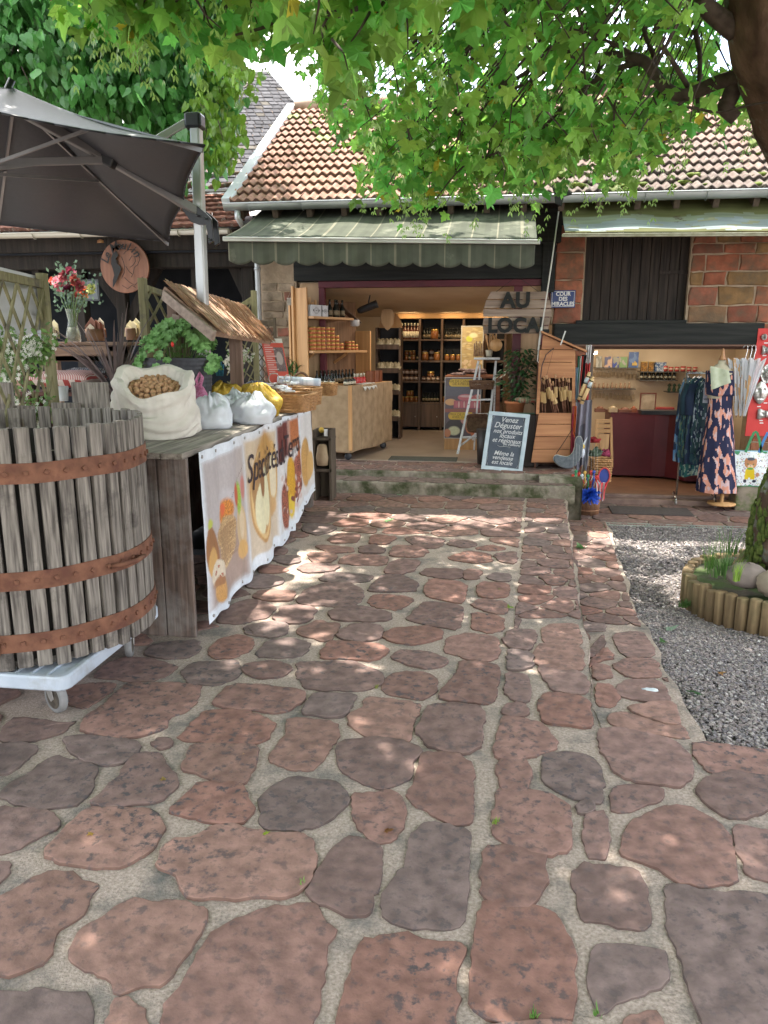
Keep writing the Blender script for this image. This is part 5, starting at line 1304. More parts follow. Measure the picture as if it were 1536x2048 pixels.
# ---------------------------------------------------------------- round wooden sign
sg = thing('round_sign', 'round carved wooden restaurant sign with black lettering and figure', 'sign', at(249, 533, 9.2))
o_ = at(249, 533, 9.2); rad = (at(298, 533, 9.2)-at(201, 533, 9.2)).length/2; asp = (at(249, 480, 9.2).z-at(249, 587, 9.2).z)/2
b = MB(); P = [(rad*math.cos(2*PI*i/48), asp*math.sin(2*PI*i/48)) for i in range(48)]
b.prism(P, (0, 0, 0), (1,0,0), (0,0,1), -.03); b.build('disc', grain('red_cedar', (.13,.052,.028), (.22,.092,.052), 'z', bump=.001, rough=.6, k=.7), sg, bev=.005)
bl = M('black_print', (.012,.010,.010), rough=.7)
b = MB(); SX, SZ = rad, asp
fig = [(-.42,.50), (-.25,.60), (-.18,.42), (-.30,.30), (-.26,.12), (-.12,-.02), (-.10,-.12), (-.22,-.35), (-.35,-.60), (-.52,-.85), (-.50,-.55), (-.42,-.35), (-.46,-.10), (-.52,.10), (-.50,.32)]
b.prism([(x*SX*.95, y*SZ*.95) for x, y in fig[::-1]], (0, -.032, 0), (1,0,0), (0,0,1), .003)
b.build('black_figure', bl, sg)
b = MB()
def arcs(pts): b.tube([(x*SX, -.034, y*SZ) for x, y in pts], .0035, 5)
arcs([(.05,.45),(.15,.55),(.30,.62),(.50,.60),(.66,.45),(.70,.25),(.60,.05),(.45,-.05),(.40,-.25),(.30,-.42)])
arcs([(.25,.20),(.38,.38),(.50,.35),(.52,.18),(.42,.05),(.28,-.05)]); arcs([(-.05,.35),(.02,.18),(.06,-.02),(.02,-.25),(-.10,-.45)]); arcs([(.02,-.42),(.2,-.6),(.42,-.72),(.60,-.55),(.78,-.40)])
arcs([(-.10,-.72),(.12,-.85),(.30,-.72),(.45,-.80)]); arcs([(.10,.0),(.22,-.2),(.35,-.30)]); arcs([(-.28,.22),(-.2,.2),(-.22,.12)])
b.build('carved_lines', bl, sg)
b = MB(); txt = 'Le Moulin'
for i, ch in enumerate(txt):
    if ch == ' ': continue
    a = R(162-i*15.5); T = Matrix.Translation((SX*.76*math.cos(a), -.034, SZ*.76*math.sin(a))) @ Matrix.Rotation(-(a-PI/2), 4, 'Y') @ Matrix.Rotation(PI/2, 4, 'X')
    letters(ch, .15 if ch in 'LM' else .135, b, T, depth=.004, shear=.2, bold=.002)
b.build('lettering', bl, sg)

# ---------------------------------------------------------------- trellises
m_green_wood = grain('algae_green_wood', (.13,.125,.06), (.26,.235,.13), 'z', bump=.002, rough=.85, k=1.2, c3=(.10,.09,.07), s3=6, t3=.6)
def trellis(name, label, A, B, z0, z1, pitch, mat, posts=(1, 1), pw=.055, sl=.022, skip=0):
    A = Vector(A); B = Vector(B); t = thing(name, label, 'trellis', (A.x, A.y, z0)); d = (B-A); W_ = d.length; u = d.normalized(); n_ = Vector((u.y, -u.x, 0)); O_ = Vector((A.x, A.y, z0)); H_ = z1-z0
    def P3(a, h, off=0): return u*a+Vector((0, 0, h))+n_*off
    for k, a in enumerate((0, W_)):
        if posts[k]:
            b = MB(); b.bar(P3(a, -.05), P3(a, H_+.05), pw, pw, up=(0,1,0)); b.build('post', mat, t, bev=.004)
    for h in (.03, H_-.02):
        b = MB(); b.bar(P3(0, h), P3(W_, h), .03, .05); b.build('rail', mat, t, bev=.003)
    for s, off in ((1, .012), (-1, -.008)):
        b = MB(); k = -H_
        while k < W_+H_:
            pts = []
            for h in (0, H_):
                a = k+(h if s > 0 else H_-h)*.75; pts.append((a, h))
            (a0, h0), (a1, h1) = pts
            if a1 == a0: k += pitch; continue
            f0, f1 = 0, 1
            for lim, sgn in ((0, 1), (W_, -1)):
                v0, v1 = (a0-lim)*sgn, (a1-lim)*sgn
                if v0 < 0 and v1 < 0: f0 = 2
                elif v0 < 0: f0 = max(f0, v0/(v0-v1))
                elif v1 < 0: f1 = min(f1, v0/(v0-v1))
            if f0 < f1: b.bar(P3(a0+(a1-a0)*f0, h0+(h1-h0)*f0, off), P3(a0+(a1-a0)*f1, h0+(h1-h0)*f1, off), sl, .012, up=n_)
            k += pitch
        if b.v: b.build('lattice_slats', mat, t, bev=.001)
    return t
A_ = gr(84, 556, 2.02); B_ = gr(-70, 520, 2.02); zb = at(95, 830, A_.y).z
trellis('garden_trellis', 'green weathered diamond trellis with white climber at the left edge', A_, B_, zb, 2.0, .21, m_green_wood)
b = MB(); p0, p1 = at(90, 556, 4.75), at(-60, 520, 4.2)
b.add([p0-p0, p1-p0, Vector((p1.x, p1.y, 1.55))-p0, at(97, 652, 4.75)-p0, Vector((0,.02,0)), p1-p0+Vector((0,.02,0)), Vector((p1.x, p1.y+.02, 1.55))-p0, at(97, 652, 4.75)-p0+Vector((0,.02,0))],
      [(0,1,2,3), (7,6,5,4), (0,4,5,1), (1,5,6,2), (2,6,7,3), (3,7,4,0)])
single('wind_screen', b, M('pale_grey_board', (.42,.43,.44), (.50,.51,.52), rough=.6, sc=2), 'plain pale grey board standing behind the left green trellis', 'screen', p0)
trellis('garden_trellis', 'small green diamond trellis behind the geranium planter', at(284, 556, 6.1), at(352, 580, 6.5), 1.25, at(284, 556, 6.1).z-.05, .16, m_green_wood, (1, 0), .06)
trellis('garden_trellis', 'green trellis with white jasmine under the thatched awning', at(450, 660, 7.5), at(509, 622, 7.6), .9, at(509, 630, 7.6).z, .10, m_green_wood, (0, 1), .05, .013)
trellis('garden_trellis', 'narrow brown trellis beside the downpipe', at(514, 640, 8.2), at(549, 645, 8.25), .5, at(514, 640, 8.2).z, .085, grain('brown_lattice', (.06,.045,.03), (.12,.09,.06), 'z'), (0, 1), .03, .012)

def board(name, label, cat, px0, px1, py0, py1, Y, th=.03, mat=None, rz=0):
    a, c = at(px0, py1, Y), at(px1, py0, Y); b = MB(); b.box(0, c.x-a.x, 0, th, 0, c.z-a.z); return single(name, b, mat or m_grey_wood, label, cat, a, rz, bev=.004)
board('planter_board', 'grey upright plank behind the press basket at left edge', 'plank', -20, 20, 765, 900, 3.98)
board('planter_board', 'short grey plank below the white climber', 'plank', 18, 64, 812, 900, 3.99)
board('planter_board', 'low grey plank between the climber and the tall corner plank', 'plank', 110, 156, 806, 900, 4.0)
board('planter_board', 'tall grey corner plank left of the walnut sack', 'plank', 153, 212, 765, 900, 4.05)
# ================================================================ GOODS ON THE COUNTER AND TERRACE
m_sack = M('raw_cotton_sack', (.50,.46,.40), (.60,.56,.50), rough=.9, sc=9, bump=.0012, bsc=260)
m_white_bag = M('white_plastic_bag', (.62,.65,.70), (.74,.77,.80), rough=.4, sc=6, trans=.25)
def blob(c, r, seed, wr=.10, knot=None, nu=64, nv=40, flat=.35, fz=3.0):
    """filled bag: rounded lump, flat underneath, creases that run towards the tie"""
    m = MB()
    def fn(u, v):
        t = 2*PI*u; ph = PI*(v*.999+.0005); x = math.sin(ph)*math.cos(t); y = math.sin(ph)*math.sin(t); z = -math.cos(ph)
        k = 1+wr*mnoise.noise(Vector((x*1.6+seed, y*1.6, z*1.6)))*1.6
        cr_ = mnoise.noise(Vector((math.cos(t)*fz+seed, math.sin(t)*fz, z*.9)))
        k += wr*.5*max(0, z+.2)*(abs(mnoise.noise(Vector((math.cos(t)*fz*2.6+seed, math.sin(t)*fz*2.6, z*1.5))))*2-.4)+wr*.45*(abs(cr_)*2-.5)*(.35+.65*max(0, z+.3))+wr*.16*mnoise.noise(Vector((x*8, y*8, z*8+seed)))
        z2 = z if z > -flat*1.6 else -flat*1.6+(z+flat*1.6)*.12
        return (c[0]+r[0]*x*k, c[1]+r[1]*y*k, c[2]+r[2]*(z2+flat*1.6)*k/(1+flat*1.6)*1.15)
    m.grid(fn, nu, nv)
    if knot:
        a, b_ = knot; p = Vector(c)+Vector(a)
        for i in range(5):
            t = i*1.3; m.tube([p+Vector((0,0,-.03)), p+Vector((.012*math.cos(t), .012*math.sin(t), b_*.4)), p+Vector((.035*math.cos(t), .03*math.sin(t), b_))], [.024,.008,.014], 7)
    return m
# walnut sack
wp = at(290, 858, 4.42); WS = thing('walnut_sack', 'open cream cloth sack full of walnuts on the near end of the counter', 'sack', (-2.06, 4.45, CZ))
def sackfn(u, v):
    t = 2*PI*u
    prof = [(0,.0,.0), (.10,.215,.0), (.2,.275,.03), (.35,.29,.10), (.55,.275,.20), (.68,.255,.275), (.76,.262,.325), (.84,.245,.36), (.92,.20,.350), (1,.172,.27)]
    for i in range(len(prof)-1):
        if prof[i][0] <= v <= prof[i+1][0]+1e-9:
            f = (v-prof[i][0])/(prof[i+1][0]-prof[i][0]); f = f*f*(3-2*f) if i else f; rr = prof[i][1]*(1-f)+prof[i+1][1]*f; z = prof[i][2]*(1-f)+prof[i+1][2]*f; break
    fold = .013*mnoise.noise(Vector((math.cos(t)*1.2, math.sin(t)*1.2, z*22+2*math.sin(t*1.5))))*(1 if v > .12 else 0)
    pl = .012*mnoise.noise(Vector((math.cos(t)*7, math.sin(t)*7, z*3)))*(1 if v > .6 else .4)
    rr += fold*1.6+pl; z += (.022*math.sin(t*2+1)+.014*math.sin(t*5))*(1 if v > .6 else 0)+.085*(1 if v > .5 else v*2)*math.sin(t-.35)
    return (rr*math.cos(t)*.95, rr*math.sin(t)*.90, max(z, .001 if v > .05 else 0))
b = MB(); b.grid(sackfn, 120, 64); b.build('cloth', m_sack, WS)
nutm = M('walnut_shell', (.30,.16,.075), (.46,.28,.15), rough=.7, sc=90, bump=.002, bsc=140)
def nut():
    m = MB()
    def fn(u, v):
        t = 2*PI*u; ph = PI*v; k = 1+.05*math.cos(2*t)*math.sin(ph)+.03*mnoise.noise(Vector((math.cos(t)*3, math.sin(t)*3, v*6)))
        if abs(math.sin(t)) < .2: k += .05*math.sin(ph)
        return (.0185*math.sin(ph)*math.cos(t)*k, .0175*math.sin(ph)*math.sin(t)*k, -.0205*math.cos(ph)*k)
    m.grid(fn, 16, 10); return m
n0 = nut().build('walnut', nutm); first = True; r = random.Random(4); cnt = 0
tag(n0, 'brown walnut heaped in the open cloth sack', 'walnut', 'walnuts in the sack')
for ring_, rr, z in ((0, 0, .305), (1, .036, .30), (2, .072, .297), (3, .108, .287), (4, .143, .272), (5, .172, .262)):
    k = max(1, int(2*PI*rr/.037))
    for i in range(k):
        t = 2*PI*i/k+ring_*.4; x, y = (rr+r.uniform(-.005,.005))*math.cos(t), (rr+r.uniform(-.005,.005))*math.sin(t)*.92
        o = n0 if first else n0.copy()
        if not first: C.objects.link(o)
        first = False
        o.location = (-2.06+x, 4.45+y, CZ+z+.01+.085*math.sin(t-.35)*rr/.19+r.uniform(-.006,.008)); o.rotation_euler = (r.uniform(0,6), r.uniform(0,6), r.uniform(0,6))
def bag(px, py, Y, r_, seed, name, label, cat, mat, knot=None, group=None, **kw):
    p = at(px, py, Y); p.z = CZ; m = blob((0,0,0), r_, seed, knot=knot, **kw)
    return single(name, m, mat, label, cat, p, group=group)
bag(424, 840, 4.95, (.145,.13,.185), 3, 'tied_bag', 'white tied plastic bag with knot up, nearest the walnut sack', 'bag', m_white_bag, ((-.01,-.02,.165), .05), wr=.16)
bag(470, 830, 5.4, (.13,.13,.18), 7, 'tied_bag', 'white plastic bag squeezed in the middle of the three', 'bag', m_white_bag, ((.02,0,.155), .05), wr=.16)
bag(508, 832, 5.3, (.155,.13,.175), 11, 'tied_bag', 'bulging white plastic bag beside the near wicker tray', 'bag', m_white_bag, ((-.06,.0,.16), .055), wr=.15)
m_ynet = M('yellow_net', (.42,.25,.03), (.62,.42,.05), rough=.6, sc=70, bump=.004, bsc=60, trans=.2)
bag(447, 800, 5.75, (.17,.13,.23), 17, 'net_bag', 'yellow net bag of nuts behind the white bags', 'net bag', m_ynet, ((.05,0,.2), .03), wr=.12)
bag(515, 815, 5.85, (.19,.15,.20), 23, 'net_bag', 'yellow net bag slumped towards the wicker trays', 'net bag', m_ynet, ((-.06,0,.18), .03), wr=.14)
pb_ = at(395, 800, 5.2); pb_.z = CZ
b = blob((0,0,0), (.10,.09,.22), 31, wr=.12)
b.tube([(0,0,.19), (.012,.0,.25), (.0,0,.31), (.03,0,.36), (.045,0,.33), (.02,0,.25)], [.02,.010,.012,.012,.012,.014], 8)
single('net_bag', b, M('pink_net', (.42,.10,.20), (.62,.26,.42), rough=.5, sc=80, bump=.002, trans=.3), 'pink net bag with twisted loop standing by the dark planter', 'net bag', pb_)
# dark planter with pelargonium
gp = at(360, 790, 5.55); gp.z = CZ
GP = thing('geranium_planter', 'ribbed charcoal planter full of round-leaved geranium', 'planter', gp)
b = MB(); hw, hd, H_ = .255, .13, .46
for k in range(14):
    z0, z1 = H_*k/14, H_*(k+1)/14; s = .86+.14*(k/14)
    for j, (f, zz) in enumerate(((s-.015, z0), (s, (z0+z1)/2), (s-.015, z1))):
        pass
prof = []
for k in range(15):
    s = .86+.14*k/14; prof += [(s-.012, H_*k/14), (s+.004, H_*(k+.5)/14)]
prof = prof[:-1]+[(1.02, H_), (.95, H_), (.93, H_-.04)]
sq = []
for i in range(40):
    t = 2*PI*i/40; e = .45; c_, s_ = math.cos(t), math.sin(t); sq.append((hw*math.copysign(abs(c_)**e, c_), hd*math.copysign(abs(s_)**e, s_)))
vs = [(x*s, y*s, z) for s, z in prof for x, y in sq]; n = 40
b.add(vs, [(q*n+i, q*n+(i+1) % n, (q+1)*n+(i+1) % n, (q+1)*n+i) for q in range(len(prof)-1) for i in range(n)]+[tuple(range((len(prof)-1)*n, len(prof)*n))], 0, False)
b.build('pot', M('charcoal_rattan', (.028,.030,.038), (.05,.052,.062), rough=.55, sc=30), GP)
r = random.Random(9); b = MB()
for i in range(130):
    a = r.uniform(0, 2*PI); q = math.sqrt(r.random()); x, y = hw*1.28*q*math.cos(a), .22*q*math.sin(a); z = H_+.02+.20*(1-q*q)+r.uniform(-.04,.05)-(.09 if q > .85 else 0)
    R_ = r.uniform(.032,.056); nrm = Vector((x*2.2+r.uniform(-.3,.3), y*2.5-.55+r.uniform(-.3,.3), .75)).normalized(); s_ = nrm.orthogonal().normalized(); t_2 = nrm.cross(s_)
    ring = []; k = 18; ph = r.uniform(0, 6)
    for j in range(k):
        t = 2*PI*j/k; rr = R_*(1+.07*math.cos(7*t+ph))*(.35 if j == 0 else 1); ring.append(Vector((x,y,z))+s_*rr*math.cos(t)+t_2*rr*math.sin(t)+nrm*(.010*math.cos(7*t)+.012))
    c = r.uniform(.75, 1.25); mid_ = [Vector((x,y,z))+(p-Vector((x,y,z)))*.6-nrm*.004 for p in ring]
    b.add(ring+mid_+[Vector((x,y,z))], [(j, (j+1) % k, k+(j+1) % k, k+j) for j in range(k)], 0, True, (.20*c,.40*c,.13*c))
    b.add(mid_+[Vector((x,y,z))], [(j, (j+1) % k, k) for j in range(k)], 0, True, (.29*c,.55*c,.20*c))
    if i % 2 == 0: b.tube([(x,y,z), (x*.6, y*.6, H_-.02)], .003, 4, col=(.13,.22,.06))
b.build('foliage', leafmat('geranium_leaf', .9, 1.1, .3, .6), GP)
b = MB(); b.ell((.05,-.20,H_+.10), (.012,.012,.02), 8, 6); b.build('flower_bud', M('red_petal', (.55,.03,.02), rough=.5), GP)

# thatched little roof
TH = thing('thatched_awning', 'small lean-to roof of straw thatch on brown posts over the counter', 'thatched roof', at(345, 640, 5.7))
T0 = at(345, 640, 5.7); TT_ = lambda: (lambda m: (setattr(m, 'T', Matrix.Translation(-T0)), m)[1])(MB())
ra, rb2, ea, eb = at(331, 570, 5.55), at(492, 618, 7.6), at(436, 660, 5.15), at(546, 680, 6.9)
m_post = grain('reddish_post', (.13,.085,.065), (.24,.165,.13), 'z', bump=.003, rough=.85)
for (px, py, Y, w1) in ((340, 575, 5.9, .075), (362, 590, 5.75, .06), (462, 655, 6.0, .05), (474, 655, 6.0, .05)):
    p = at(px, py, Y); b = TT_(); b.box(p.x-w1/2, p.x+w1/2, Y, Y+w1, CZ-.1, p.z); b.build('post', m_post, TH, bev=.004)
b = TT_(); nrm = (ea-ra).cross(rb2-ra).normalized(); nrm = nrm if nrm.z > 0 else -nrm
P4 = [ra, ea, eb, rb2]; b.add([p-nrm*.05 for p in P4]+[p-nrm*.012 for p in P4], [(0,1,2,3), (7,6,5,4), (0,4,5,1), (1,5,6,2), (2,6,7,3), (3,7,4,0)])
b.build('roof_board', grain('roof_board', (.20,.12,.08), (.33,.22,.15), 'x', bump=.002), TH)
b = TT_(); b.bar(ra-nrm*.06+Vector((.02,-.01,-.02)), ea-nrm*.05+Vector((0,-.01,.0)), .03, .075); b.bar(at(345,635,5.8), at(440,660,5.75), .03, .06)
b.build('bargeboard', grain('grey_brown_board', (.20,.15,.12), (.34,.27,.22), 'x', bump=.002), TH, bev=.003)
r = random.Random(2); b = TT_()
for i in range(1500):
    u = r.random(); lay = r.choice((0, 0, .45)); v0 = lay+r.uniform(-.06, .06); v1 = v0+r.uniform(.52, .62)
    j = r.uniform(-.03, .03)
    pa = ra.lerp(rb2, u).lerp(ea.lerp(eb, u), v0)+nrm*r.uniform(.0,.022)+Vector((0,0,.012))
    pc = ra.lerp(rb2, u+j).lerp(ea.lerp(eb, u+j), v1)+nrm*r.uniform(-.005,.018)
    q = r.uniform(.7, 1.25); c = (.30*q,.155*q,.08*q) if r.random() > .25 else (.38*q,.25*q,.14*q)
    b.tube([pa, (pa+pc)/2+nrm*r.uniform(0,.008), pc], [.0035,.004,.002], 3, col=c, smooth=False)
o = b.build('thatch', M('straw', .8, 1.2, rough=.7, sc=30, vcol=True), TH); o['kind'] = 'stuff'

# wicker
m_wick = M('honey_wicker', (.27,.135,.05), (.50,.28,.12), rough=.6, sc=26, bump=.003, bsc=60)
m_wdark = M('dark_wicker', (.10,.05,.028), (.22,.12,.07), rough=.6, sc=26, bump=.003, bsc=60)
def wicker(mb, w1, d1, h, flare=.08, rows=11, staves=44, r0=.006):
    """woven oblong tray: stakes and interlaced rods"""
    def pt(a, z, off=0):
        e = .35; c_, s_ = math.cos(a), math.sin(a); k = 1+flare*z/h
        return Vector(((w1/2+off)*k*math.copysign(abs(c_)**e, c_), (d1/2+off)*k*math.copysign(abs(s_)**e, s_), z))
    for i in range(staves): a = 2*PI*i/staves; mb.tube([pt(a, 0), pt(a, h)], r0*.7, 5)
    for j in range(rows):
        z = h*(j+.5)/rows; pts = [pt(2*PI*i/(staves*2), z, (r0*.9 if (i//2+j) % 2 else -r0*.9)) for i in range(staves*2+1)]; mb.tube(pts, h/rows*.42, 5, caps=False)
    for k in range(2): mb.tube([pt(2*PI*i/60, h+.004+.006*k, .004*math.sin(i*1.9+k*3)) for i in range(61)], r0*1.3, 6, caps=False)
    mb.add([pt(2*PI*i/32, .004) for i in range(32)], [tuple(range(32))])
    return mb
def basket(px, py, Y, w1, d1, h, label, rz=0, mat=None, z=None, **k):
    p = at(px, py, Y); p.z = CZ if z is None else z; m = wicker(MB(), w1, d1, h, **k)
    return single('wicker_tray', m, mat or m_wick, label, 'basket', p, rz)
basket(583, 822, 6.35, .34, .40, .135, 'honey wicker tray at the front corner of the counter', -.1)
basket(600, 800, 7.0, .34, .30, .15, 'second honey wicker tray further along the counter', -.1)
basket(645, 795, 7.55, .26, .20, .11, 'small honey wicker tray jutting off the far end of the counter', -.05, z=1.10)
hb = thing('handled_basket', 'brown basket with arched handle beside the far wicker tray', 'basket', (at(603, 790, 7.3).x, 7.3, CZ))
b = wicker(MB(), .20, .16, .13, rows=8, staves=28, r0=.005); b.build('bowl', m_wdark, hb)
b = MB(); b.tube([(.10*math.cos(PI*i/14), 0, .12+.17*math.sin(PI*i/14)) for i in range(15)], .012, 8); b.build('handle', m_wdark, hb)
b = blob((0,0,0), (.15,.10,.16), 41, wr=.15)
p = at(512, 785, 6.5); p.z = CZ+.06
single('blue_cloth_bag', b, M('blue_white_print', (.07,.10,.22), (.42,.46,.55), rough=.8, sc=60, contrast=.06), 'blue and white printed cloth bag behind the yellow nets', 'bag', p)
b = MB(); b.T = Matrix.Translation((0,0,0)) @ Matrix.Rotation(.06, 4, 'Y') @ Matrix.Rotation(R(90), 4, 'Y'); b.lathe([(.01,-.20), (.035,-.2), (.038,0), (.035,.20), (.01,.2)], n=14)
single('rolled_towel', b, M('pale_stripe_cloth', (.42,.47,.55), (.66,.68,.72), rough=.9, sc=1, st=(14,1,1), contrast=.05), 'pale blue rolled cloth lying over the wicker trays', 'towel', at(598, 762, 6.9), rz=.05)
b = MB(); b.tube([(.045*math.cos(t*PI/8), 0, .045*math.sin(t*PI/8)) for t in range(17)], .004, 6, caps=False); b.tube([(.12+.03*math.cos(t*PI/8), 0, .03*math.sin(t*PI/8)) for t in range(17)], .004, 6, caps=False); b.tube([(.045,0,0),(.09,0,0)], .004, 5)
single('wire_scissors', b, m_steel, 'small wire ring tool propped on the wicker tray', 'tool', at(548, 757, 6.2))
b = MB()
for i in range(9): b.obox((rnd.uniform(-.12,.12), rnd.uniform(-.05,.05), .01*i), (.09,.07,.015), rz=rnd.uniform(0,3), rx=rnd.uniform(-.2,.2))
single('paper_packets', b, M('white_packet', (.60,.62,.66), (.75,.76,.78), rough=.5, sc=9), 'small white packets lying in the near wicker tray', 'packets', at(563, 782, 6.35)+Vector((0,0,.0)), bev=.006)
# poster stand on the counter
pst = Paint(60, 90, (.55,.10,.07), .02, 5)
pst.rect(0, 1, .9, 1, (.62,.60,.58)).rect(.5, .95, .25, .8, (.16,.12,.12), tex=.3).ell(.72, .55, .15, .15, (.42,.35,.32))
for i in range(14): pst.rect(.08, .08+.3+.1*(i % 3), .84-.05*i, .86-.05*i, (.62,.52,.48), op=.8)
b = MB(); w1, h1 = .20, .40
b.grid(lambda u, v: (w1*(u-.5)-.10*v, .10*v, h1*v), 60, 90, col=pst.col(), smooth=False)
PSx = thing('counter_poster', 'tilted red printed card on a stand at the back of the counter', 'poster', at(560, 765, 6.9))
b.build('card', M('printed_card', .95, 1.05, rough=.35, vcol=True, sc=2), PSx, solid=.004)
b = MB(); b.bar((.0,.0,0), (0,.15,.0), .02, .01); b.bar((0,.14,0), (-.05,.05,.22), .012, .01); b.build('stand', m_bplast, PSx)
b = MB()
for i in range(5): b.tube([(i*.012-.03, 0, 0), (i*.02-.05, 0, .10+.02*(i % 2))], [.006,.009], 5)
single('pegs', b, M('blue_peg', (.02,.13,.19)), 'little blue pegs standing behind the yellow net bag', 'pegs', at(441, 752, 6.3))

# ---- terrace tables, vase, cushions
m_tabwood = grain('table_wood', (.17,.10,.065), (.30,.20,.14), 'x', bump=.002, rough=.6)
tp_ = at(165, 700, 6.3); TBz = at(165, 684, 6.3).z
TB = thing('terrace_table', 'brown wooden high table carrying the flower vase', 'table', (tp_.x, 6.4, 0))
b = MB(); b.box(-.55, .55, -.35, .35, TBz-.03, TBz)
for s in (-1, 1): b.box(-.55, .55, -.35+0, -.32, TBz-.16, TBz-.035)
b.build('tabletop', m_tabwood, TB, bev=.004)
for sx_, sy_ in ((-1,-1), (1,-1), (1,1), (-1,1)): b = MB(); b.box(sx_*.5-.03, sx_*.5+.03, sy_*.3-.03, sy_*.3+.03, 0, TBz-.03); b.build('leg', m_tabwood, TB, bev=.003)
b = MB(); b.box(-.5, .35, -.04, .04, 0, .04); b.bar((-.5,-.05,.02), (.32,-.05,.05), .03, .07)
single('plank', b, m_tabwood, 'worn plank lying in front of the vase table', 'plank', at(150, 712, 5.9), bev=.003)
m_glass = M('clear_glass', (.60,.66,.66), rough=.08, trans=0, alpha=.28, spec=.8)
VA = thing('flower_vase', 'tall clear glass vase holding the pink and burgundy bouquet', 'vase', (at(148, 684, 6.3).x, 6.3, TBz)); k = (at(148, 618, 6.3).z-TBz)
b = MB(); b.lathe([(.055,0), (.062,.02), (.062,k*.22), (.038,k*.55), (.034,k*.68), (.048,k*.95), (.052,k)], n=24, cap=False); b.build('glass', m_glass, VA)
b = MB(); b.lathe([(.05,.01), (.056,.03), (.054,k*.22), (.036,k*.45)], n=20); b.build('water', M('stem_water', (.20,.23,.15), (.32,.34,.24), rough=.2, sc=20, alpha=.75), VA)
BQ = thing('bouquet', 'bunch of pink, coral and burgundy flowers with eucalyptus in the glass vase', 'flowers', VA.location)
r = random.Random(6); b = MB(); heads = []
for px, py, c, s in ((120,568,(.75,.32,.38),.075), (108,562,(.62,.10,.06),.05), (140,545,(.30,.05,.09),.06), (128,552,(.40,.09,.11),.055), (143,576,(.20,.03,.06),.07), (160,572,(.27,.05,.06),.055), (170,584,(.66,.17,.06),.055), (183,578,(.55,.60,.22),.05), (150,560,(.34,.08,.06),.055), (135,580,(.16,.03,.07),.05), (155,590,(.50,.13,.11),.035)):
    p = at(px, py, 6.3+r.uniform(-.1,.1))-VA.location; heads.append(p)
    fb = MB()
    for j in range(60):
        a = r.uniform(0, 2*PI); e = r.uniform(-.3, 1); d = Vector((math.cos(a)*math.sqrt(max(0,1-e*e)), -e*.9+.1, math.sin(a)*math.sqrt(max(0,1-e*e)))); d.normalize()
        s_ = d.orthogonal().normalized(); t2 = d.cross(s_); q = s*r.uniform(.5, .95); w_ = s*.30; kk = r.uniform(.75, 1.25)
        o_2 = p+d*q*.4
        fb.add([o_2-s_*w_*.5, o_2+s_*w_*.5, p+d*q+s_*w_+t2*w_*.4, p+d*q-s_*w_+t2*w_*.4], [(0,1,2,3)], 0, False, tuple(v*kk for v in c))
    fb.build('flower', leafmat('petal', .9, 1.1, .3, .7), BQ)
    b.tube([p, (p.x*.3, p.y*.3, k*.9), (p.x*.1, 0, k*.3)], .004, 5, col=(.13,.22,.07))
for j in range(240):
    h = r.choice(heads); p = h+Vector((r.uniform(-.10,.10), r.uniform(-.08,.08), r.uniform(-.12,.12))); s_ = r.uniform(.012,.026)
    if r.random() < .25: p = Vector((r.uniform(-.12,.14), r.uniform(-.05,.05), k+r.uniform(-.02,.22)))
    a = r.uniform(0, 6); d1_, d2_ = Vector((math.cos(a), -.4, math.sin(a))).normalized(), Vector((-math.sin(a), .1, math.cos(a))).normalized(); q = r.uniform(.7, 1.3)
    b.add([p-d1_*s_, p+d2_*s_*.6, p+d1_*s_, p-d2_*s_*.6], [(0,1,2,3)], 0, False, (.12*q,.20*q,.13*q))
b.build('foliage', leafmat('eucalyptus', .9, 1.1, .2, .6), BQ)
# napkin cones and baskets
def napkins(px, py, Y, w1, cols, label, n=9, seed=1):
    p = at(px, py, Y); r = random.Random(seed); t = thing('napkin_holder', label, 'napkins', p)
    b = MB(); b.lathe([(w1*.42,0), (w1*.5,.10), (w1*.47,.10), (w1*.38,.01)], n=16, cap=False, col=(.16,.09,.05)); b.build('cup', M('holder', .9, 1.1, vcol=True, rough=.6), t)
    b = MB()
    for i in range(n):
        a = r.uniform(0, 2*PI); c = cols[i % len(cols)]; x, y = w1*.32*math.cos(a), w1*.25*math.sin(a); h = r.uniform(.12,.20)
        b.add([(x-.035,y,.03), (x+.035,y+.01,.03), (x+.05,y-.02,h*.8), (x+.01,y-.01,h), (x-.045,y+.02,h*.75)], [(0,1,2,3,4)], 0, False, c)
    b.build('paper_napkins', M('napkin', .9, 1.1, vcol=True, rough=.8), t, solid=.004)
napkins(104, 684, 6.2, .10, [(.62,.58,.42)], 'cream folded napkins in a glass left of the vase', 7, 1)
napkins(192, 682, 6.3, .17, [(.62,.56,.42), (.20,.09,.06), (.20,.09,.06)], 'basket of cream and brown napkins right of the vase', 14, 2)
napkins(265, 680, 6.4, .12, [(.62,.56,.36)], 'cream napkins in a small holder near the sign post', 7, 3)
# white draped chair covers seen through the trellis
for i, (px, py, s) in enumerate(((22, 690, .34), (62, 686, .28))):
    b = blob((0,0,0), (s*.55, .12, s*.9), 50+i, wr=.12, fz=5); single('draped_cloth', b, M('bluish_linen', (.42,.45,.52), (.55,.58,.64), rough=.85, sc=5), ['white cloth bundle behind the trellis at the picture edge', 'smaller white cloth bundle behind the trellis post'][i], 'cloth', at(px, py, 5.6))
